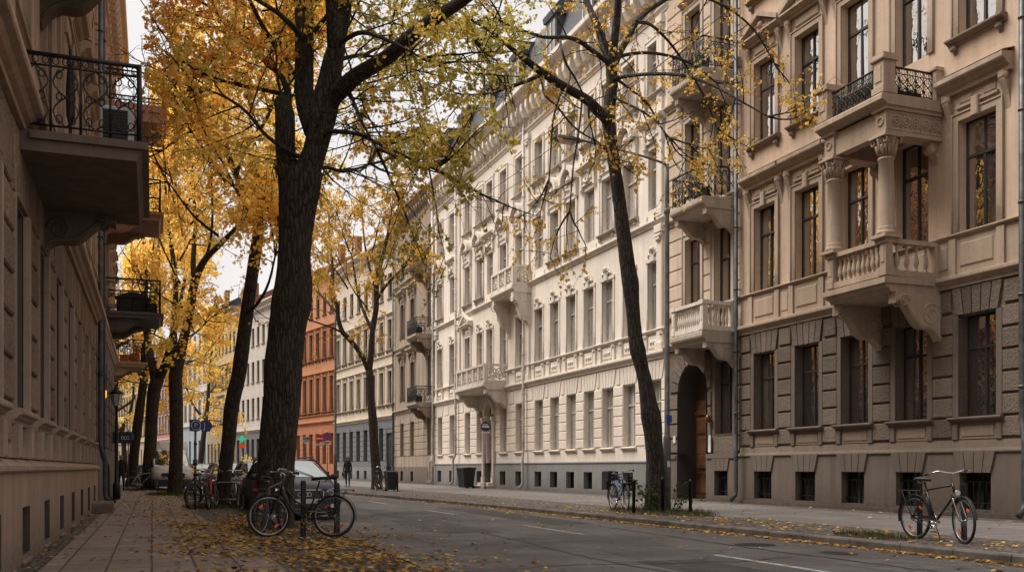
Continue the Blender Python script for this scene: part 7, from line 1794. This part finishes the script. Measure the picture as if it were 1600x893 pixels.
mb.lathe([(.25,3.77),(.2,3.85),(.08,3.93),(.05,4.02),(.02,4.06)], (0,0,0), 12); mb.build('lantern_frame', M['blackmetal'], l_)
# signs
def disc(mb, r, z, y=-.03, mi=0, th=.012, n=28): mb.lathe([(r,0),(r,th)], (0,y,z), n, mi, False, 'y')
def sign_thing(name, label, x, y, rz, hpost, group=None, cat='sign'):
    t = thing(name, label, cat, (x, y, ZS), rz, group); mb = MB(); mb.lathe([(.032,-.05),(.032,hpost)], (0,0,0), 10); mb.build('post', M['polegrey'], t); return t
YW_ = -.37                                                # plates face the camera side of the street
s = sign_thing('no_entry_sign', 'round red no entry sign with white bar before the orange house', 12.2, 75.3, .0, 3.75)
mb = MB(); disc(mb, .32, 3.4, -.05); f_ = mb.build('disc', M['red'], s); mb = MB(); mb.box(-.24,.24,-.056,-.0502,3.35,3.45); mb.build('bar', M['white'], f_)
mb = MB(); mb.box(-.3,.3,-.05,-.038,2.85,3.0); p_ = mb.build('plate', M['white'], s); mb = MB(); mb.box(-.22,.2,-.054,-.0505,2.905,2.945); build_split(mb, 'lettering', M['blackplastic'], p_)
s = sign_thing('no_stopping_sign', 'round blue sign with red rim and red cross next to the no entry sign', 12.85, 75.6, .0, 3.95)
mb = MB(); disc(mb, .33, 3.58, -.05); f_ = mb.build('disc', M['red'], s); mb = MB(); disc(mb, .265, 3.58, -.056, 0, .005); mb.build('field', M['blue'], f_)
mb = MB()
for a in (pi/4,-pi/4): mb.obox((0,-.0585 - (.001 if a > 0 else 0),3.58), (.52,.003,.045), Matrix.Rotation(a, 3, 'Y'))
mb.build('cross', M['red'], f_)
mb = MB(); mb.box(-.3,.3,-.05,-.038,2.95,3.2); p_ = mb.build('plate', M['white'], s); mb = MB(); mb.box(-.24,.24,-.054,-.0505,3.1,3.15); mb.box(-.24,.12,-.054,-.0505,3.0,3.05); build_split(mb, 'lettering', M['blackplastic'], p_)
s = sign_thing('round_sign', 'small round white sign with a dark line left of the no entry sign', 11.15, 75.1, .0, 3.6)
mb = MB(); disc(mb, .24, 3.2, -.05); f_ = mb.build('disc', M['white'], s); mb = MB(); mb.box(-.16,.16,-.056,-.0502,3.17,3.2); build_split(mb, 'lettering', M['blackplastic'], f_); mb = MB(); mb.lathe([(.3,3.37),(.22,3.46),(.05,3.5)], (0,0,0), 14); mb.build('cap', M['blackmetal'], s)
s = sign_thing('round_sign', 'round dark blue sign with pale text band before the white house portal', 15.75, 45.9, .0, 3.5)
mb = MB(); disc(mb, .25, 3.2, -.05); f_ = mb.build('disc', plain('navy', (.012,.016,.06), .4), s)
mb = MB(); mb.box(-.19,.19,-.056,-.0502,3.15,3.26); mb.box(-.13,.13,-.056,-.0502,3.29,3.34); build_split(mb, 'lettering', M['white'], f_); mb = MB(); mb.box(-.25,.25,-.05,-.04,2.86,2.95); mb.build('plate', M['white'], s)
s = sign_thing('round_sign', 'round blue sign with white slanted symbol in front of the slanting yellow tree', -1.27, 58.5, .0, 3.3)
mb = MB(); disc(mb, .3, 2.9, -.05); f_ = mb.build('disc', plain('bright_blue', (.02,.14,.42), .35), s); mb = MB(); mb.extrude([(-.14,-.056,2.78),(.06,-.056,2.8),(.15,-.056,2.92),(.09,-.056,3.12)], (0,.005,0)); mb.build('symbol', M['white'], f_)
s = sign_thing('parking_sign', 'blue parking sign pair with a white P on a pole beside the red bicycle', 1.1, 27.55, .25, 2.12)
mb = MB(); disc(mb, .17, 2.28, -.045, 0, .012); mb.box(-.17,.02,-.044,-.034,2.12,2.44)
f_ = mb.build('disc', plain('dark_blue', (.012,.03,.16), .4), s)
mb = MB(); mb.ring((0,-.05,2.28), .125, .012, 'y', 22, 5); mb.build('ring', M['white'], f_); text_mesh('letter', 'P', .17, M['white'], f_, (0,-.052,2.28), (pi/2,0,0), .002)
mb = MB(); mb.extrude([(.15,-.03,2.12),(.38,-.03,2.12),(.47,-.03,2.27),(.38,-.03,2.42),(.15,-.03,2.42)], (0,.012,0)); p_ = mb.build('arrow_plate', plain('arrow_blue', (.012,.03,.16), .4), s)
text_mesh('letter', 'J', .24, M['white'], p_, (.24,-.034,2.27), (pi/2,0,0), .002)
mb = MB()
for z in (.9,1.2,1.75): mb.lathe([(.045,0),(.045,.06)], (0,0,z), 10)
build_split(mb, 'clamp', M['blackmetal'], s)
sg = thing('hanging_sign', 'black rectangular shop sign with white lettering hanging from the left wall', 'sign', (-1.5, 38.5, 2.15), 0)
mb = MB(); mb.box(.12,.78,-.03,.03,.0,.42); b_ = mb.build('board', M['blackplastic'], sg)
mb = MB(); mb.tube([(0,0,.38),(.12,0,.38)], .018, 6); mb.tube([(0,0,.04),(.12,0,.04)], .018, 6); build_split(mb, 'bracket', M['blackmetal'], sg); text_mesh('letters', '005', .2, M['white'], b_, (.56,-.032,.2), (pi/2,0,0), .002)
ph = thing('pharmacy_sign', 'lit green cross over a red panel on a pole down the street', 'sign', (9.35, 110.6, ZS), 0)
mb = MB(); mb.lathe([(.05,-.05),(.05,3.3)], (0,0,0), 8); mb.build('post', M['polegrey'], ph)
mb = MB(); mb.box(-.13,.13,-.08,.08,3.95,4.65); mb.box(-.35,-.1301,-.08,.08,4.17,4.43); mb.box(.1301,.35,-.08,.08,4.17,4.43); mb.build('cross', M['greenled'], ph)
mb = MB(); mb.box(-.32,.32,-.08,.08,3.3,3.85); mb.build('panel', M['redled'], ph); mb = MB(); mb.box(-.04,.04,-.04,.04,3.86,3.94); build_split(mb, 'bracket', M['polegrey'], ph)
# bins
def wheelie(label, x, y, rz, w, d, h, lid=True):
    t = thing('rubbish_bin', label, 'bin', (x, y, ZS+.03), rz); mb = MB()
    def fr(z0, z1, a, b, a1, b1): 
        v = [(-a/2,-b/2,z0),(a/2,-b/2,z0),(a/2,b/2,z0),(-a/2,b/2,z0),(-a1/2,-b1/2,z1),(a1/2,-b1/2,z1),(a1/2,b1/2,z1),(-a1/2,b1/2,z1)]
        mb.add(v, [(0,3,2,1),(4,5,6,7),(0,1,5,4),(1,2,6,5),(2,3,7,6),(3,0,4,7)])
    fr(.05, h-.1, w*.8, d*.75, w, d); fr(h-.1, h-.06, w*1.06, d*1.06, w*1.06, d*1.06); mb.build('body', M['bin'], t)
    mb = MB(); mb.prism_x([(-d*.56,h-.058),(d*.56,h-.058),(d*.54,h),(0,h+.03),(-d*.54,h-.01)], -w*.55, w*.55); mb.tube([(-w*.4,d*.6,h-.03),(w*.4,d*.6,h-.03)], .02, 6); mb.build('lid', M['bin'], t)
    for sx in (-1, 1): mb = MB(); mb.lathe([(.09,-.02),(.1,0),(.09,.02)], (sx*w*.42, d*.36, .07), 12, 0, True, 'x'); mb.build('wheel', M['rubber'], t)
    return t
wheelie('black wheeled bin standing left of the white house portal', 15.7, 48.9, -pi/2+.15, .85, .7, 1.1)
wheelie('narrow dark bin on the kerb next to the thin forked tree', 10.75, 45.3, .1, .52, .5, .92)
def shrub(label, x, y, r, h, mat, n): 
    t = thing('bush', label, 'bush', (x, y, ZS)); mb = MB()
    for k in range(7): a = U(0,6.28); mb.tube([(0,0,0),(r*.4*cos(a),r*.4*sin(a),h*.5),(r*.7*cos(a),r*.7*sin(a),h*.85)], [.03,.02,.008], 5)
    mb.build('stem', M['bark'], t); lb = MB()
    for _ in range(n):
        q = rv()*(rnd.random()**.4); put_leaf(lb, Vector((q.x*r, q.y*r, h*.6+q.z*h*.42)), U(.06,.13), LEAF5, .4)
    lb.build('foliage', mat, t)
shrub('yellow autumn bush at the far pavement behind the parked estate car', 6.6, 74.5, .55, 2.1, M['leaf_yellow'], 500)
# ------------------------------------------------------------------ people: one skinned body, hair and coat as children
def skin_body(name, V, Ed, rad, mats, pick, parent, sub=2):
    me = bpy.data.meshes.new(name); me.from_pydata(V, Ed, []); o = bpy.data.objects.new(name, me); col.objects.link(o)
    sk = o.modifiers.new('skin', 'SKIN'); sk.use_smooth_shade = True
    for i, r in enumerate(rad):
        d = me.skin_vertices[0].data[i]; d.radius = (r, r) if not hasattr(r, '__len__') else r; d.use_root = (i == 0)
    ss = o.modifiers.new('sub', 'SUBSURF'); ss.levels = sub; ss.render_levels = sub
    dg = bpy.context.evaluated_depsgraph_get(); dg.update()
    m2 = bpy.data.meshes.new_from_object(o.evaluated_get(dg)); bpy.data.objects.remove(o)
    m2.materials.clear()
    for m in mats: m2.materials.append(m)
    for p in m2.polygons: p.material_index = pick(p.center); p.use_smooth = True
    b = bpy.data.objects.new(name, m2); col.objects.link(b); b.parent = parent; return b
M['skin'] = plain('skin', (.42,.25,.18), .6)
def person(label, loc, rz, top, legs, shoes, hairc, stride, coat_len, long_hair=False, arms=.12):
    """standing at the origin facing -y, 1.74 m tall"""
    t = thing('person', label, 'person', loc, rz)
    s = stride
    V = [(0,0,.98),(0,-.01,1.15),(0,0,1.35),(0,.0,1.48),(0,-.01,1.55),(0,-.02,1.63),(0,-.015,1.70)]
    rad = [.125,.115,.13,.075,.052,(.085,.095),(.06,.07)]
    Ed = [(0,1),(1,2),(2,3),(3,4),(4,5),(5,6)]
    def chain(start, pts, rs):
        prev = start
        for p, r in zip(pts, rs): V.append(p); rad.append(r); Ed.append((prev, len(V)-1)); prev = len(V)-1
        return prev
    for sx in (-1, 1):
        f = sx*s                                         # stride: one leg forward (-y), the other back
        chain(0, [(sx*.09,-.01,.93),(sx*.1,-.16*f-.03,.52),(sx*.10,-.34*f+(.10 if f < 0 else 0),.11+(.05 if f < 0 else 0)),(sx*.11,-.34*f-.11+(.08 if f < 0 else 0),.045+(.01 if f < 0 else 0)),(sx*.115,-.34*f-.17+(.06 if f < 0 else 0),.035)], [.095,.066,.042,.04,.028])
        a = chain(2, [(sx*.17,.0,1.42),(sx*.21,.04*f+.02,1.16),(sx*.22,.14*f-.05,.93),(sx*.22,.16*f-.07,.86)], [.062,.048,.034,.03])
        for k, (dx, L_) in enumerate(((-.028,.07),(-.009,.085),(.01,.08),(.028,.065))):
            V.append((sx*.22, .16*f-.07+dx*.9, .86-L_*.6)); rad.append(.0095); Ed.append((a, len(V)-1)); V.append((sx*.215, .16*f-.085+dx, .86-L_)); rad.append(.008); Ed.append((len(V)-2, len(V)-1))
        V.append((sx*.195,.16*f-.115,.84)); rad.append(.010); Ed.append((a, len(V)-1))
    def pick(c):
        if c.z > 1.525: return 3
        if abs(c.x) > .16 and c.z < .90 and c.z > .7: return 3
        if c.z > .95 or (abs(c.x) > .165 and c.z > .6): return 0
        return 1 if c.z > .1 else 2
    b = skin_body('body', V, Ed, rad, [top, legs, shoes, M['skin']], pick, t)
    mb = MB()                                            # face
    mb.ball((0,-.125,1.625), .016, 8, 5, 0, (.9,1.2,1.3))
    mb.build('nose', M['skin'], b)
    for sx in (-1, 1):
        mb = MB(); mb.ball((sx*.034,-.103,1.65), .011, 8, 5); mb.build('eye', M['blackplastic'], b); mb = MB(); mb.ball((sx*.088,0,1.635), .026, 8, 5, 0, (.45,.8,1.2)); mb.build('ear', M['skin'], b)
    mb = MB(); mb.box(-.026,.026,-.112,-.104,1.583,1.59); mb.build('mouth', plain('lips', (.3,.12,.1), .5), b)
    mb = MB(); n = 14
    for i in range(n):                                   # hair cap open towards the face
        pass
    prof = []
    v = []; f = []
    for j in range(7):
        th = R(90-j*(17 if not long_hair else 19))
        for k in range(16):
            a = 2*pi*k/16; front = max(0, -sin(a)); lim = R(28) if front > .5 else -R(40); tt = max(th, lim)
            v.append((.098*cos(tt)*cos(a), -.008+.112*cos(tt)*sin(a), 1.655+.102*sin(tt)))
    for j in range(6):
        for k in range(16): f.append((j*16+k, j*16+(k+1) % 16, (j+1)*16+(k+1) % 16, (j+1)*16+k))
    mb.add(v, f, 0, True)
    if long_hair:
        for sx in (-1, 1): mb.tube([(sx*.08,.02,1.66),(sx*.1,.02,1.55),(sx*.1,-.02,1.42),(sx*.09,-.05,1.34)], [.03,.045,.045,.02], 8)
        mb.tube([(0,.09,1.66),(0,.11,1.5),(0,.12,1.36)], [.06,.085,.05], 8)
    mb.build('hair', plain('hair', hairc, .7), t)
    mb = MB()                                            # coat hem and collar
    pr = [(.175,.115,1.36),(.165,.12,1.2),(.16,.125,1.05),(.175,.14,.95),(.19,.155,coat_len)]
    v = []; f = []
    for rx, ry, z in pr:
        for k in range(18): a = 2*pi*k/18; w_ = 1+.03*sin(5*a+z*9); v.append((rx*w_*cos(a), ry*w_*sin(a), z))
    for i in range(len(pr)-1):
        for k in range(18): f.append((i*18+k, i*18+(k+1) % 18, (i+1)*18+(k+1) % 18, (i+1)*18+k))
    mb.add(v, f, 0, True); mb.ring((0,-.005,1.5), .075, .025, 'z', 16, 6); mb.build('coat', top, t)
    return t
cl = lambda n, c: worn(n, c, .9, .3, 8, 0, .002, 50)
person('man seen from behind in a black coat walking away on the near pavement', (-1.42, 50.5, ZS+.0), pi+.06, cl('black_coat', (.014,.014,.016)), cl('black_trousers', (.016,.016,.018)), M['saddle'], (.32,.20,.13), .5, .72)
wm = person('woman in dark jacket and blue jeans walking towards the viewer on the far pavement', (10.75, 56.2, ZS), -.25, cl('dark_jacket', (.025,.025,.028)), cl('blue_jeans', (.05,.075,.13)), M['saddle'], (.04,.025,.018), .7, .86, True)
bg_ = thing('handbag', 'dark shoulder bag hanging at the side of the walking woman', 'bag', (10.75-.27, 56.2+.07, ZS+.62), -.25)
mb = MB(); mb.bbox(-.05,.05,-.15,.15,0,.26,.02); mb.build('bag', M['saddle'], bg_); mb = MB(); mb.tube([(0,-.1,.26),(.04,-.05,.6),(.08,0,.78),(.04,.05,.6),(0,.1,.26)], .012, 5); mb.build('strap', M['saddle'], bg_)
# ------------------------------------------------------------------ overhead wire, camera, light
mb = MB(); a, b = Vector((16.75, 62.9, 16.9)), Vector((16.7, 25.6, 15.4))
pts = []
for k in range(25):
    t = k/24; p = a.lerp(b, t); p.z -= .45*4*t*(1-t); pts.append(p)
mb.tube(pts, .016, 5); tag(mb.build('overhead_cable', M['blackmetal']), 'thin dark cable slung along the fronts of the white house', 'cable')
cam = bpy.data.cameras.new('camera'); co = bpy.data.objects.new('camera', cam); col.objects.link(co); scene.camera = co
TH = math.atan(562/1500.)
co.location = (0, 0, 1.25); co.rotation_euler = (pi/2, 0, -TH)
cam.sensor_width = 36; cam.lens = 1500/1600*36; cam.shift_y = (730-446.5)/1600.; cam.clip_end = 1500; cam.clip_start = .05
w = bpy.data.worlds.new("World"); scene.world = w; w.use_nodes = True
nt = w.node_tree; bg = nt.nodes['Background']
sky = nt.nodes.new('ShaderNodeTexSky'); sky.sky_type = 'NISHITA'; sky.sun_disc = False; sky.sun_elevation = R(58); sky.sun_rotation = R(-60); sky.air_density = 1.2; sky.dust_density = 4.5; sky.ozone_density = .6
# thin high overcast: the clear sky is veiled by a bright, slightly warm cloud layer
tc = nt.nodes.new('ShaderNodeTexCoord'); ns = nt.nodes.new('ShaderNodeTexNoise'); ns.inputs['Scale'].default_value = 3.; ns.inputs['Detail'].default_value = 5
nt.links.new(tc.outputs['Generated'], ns.inputs['Vector'])
rp = nt.nodes.new('ShaderNodeValToRGB'); rp.color_ramp.elements[0].position = .3; rp.color_ramp.elements[0].color = (6.7,6.45,6.45,1); rp.color_ramp.elements[1].position = .7; rp.color_ramp.elements[1].color = (9.1,8.5,8.2,1)
nt.links.new(ns.outputs['Fac'], rp.inputs['Fac'])
mx = nt.nodes.new('ShaderNodeMixRGB'); mx.inputs[0].default_value = .9
nt.links.new(sky.outputs[0], mx.inputs[1]); nt.links.new(rp.outputs[0], mx.inputs[2]); nt.links.new(mx.outputs[0], bg.inputs['Color']); bg.inputs['Strength'].default_value = .128
sun = bpy.data.lights.new('sun', 'SUN'); sun.energy = 5.0; sun.angle = R(38); sun.color = (1., .95, .88)
so = bpy.data.objects.new('sun', sun); col.objects.link(so)
az, el = R(-60), R(58)          # towards the sun: from +Y turned to -X
dv = Vector((sin(az)*cos(el), cos(az)*cos(el), sin(el))); so.rotation_euler = dv.to_track_quat('Z', 'Y').to_euler(); so.location = (0, 0, 60)
scene.view_settings.view_transform = 'Standard'; scene.view_settings.look = 'None'; scene.view_settings.exposure = 0; scene.view_settings.gamma = 1
scene.render.filter_size = 1.1
scene.cycles.max_bounces = 8; scene.cycles.diffuse_bounces = 3; scene.cycles.glossy_bounces = 3; scene.cycles.transmission_bounces = 4; scene.cycles.transparent_max_bounces = 6
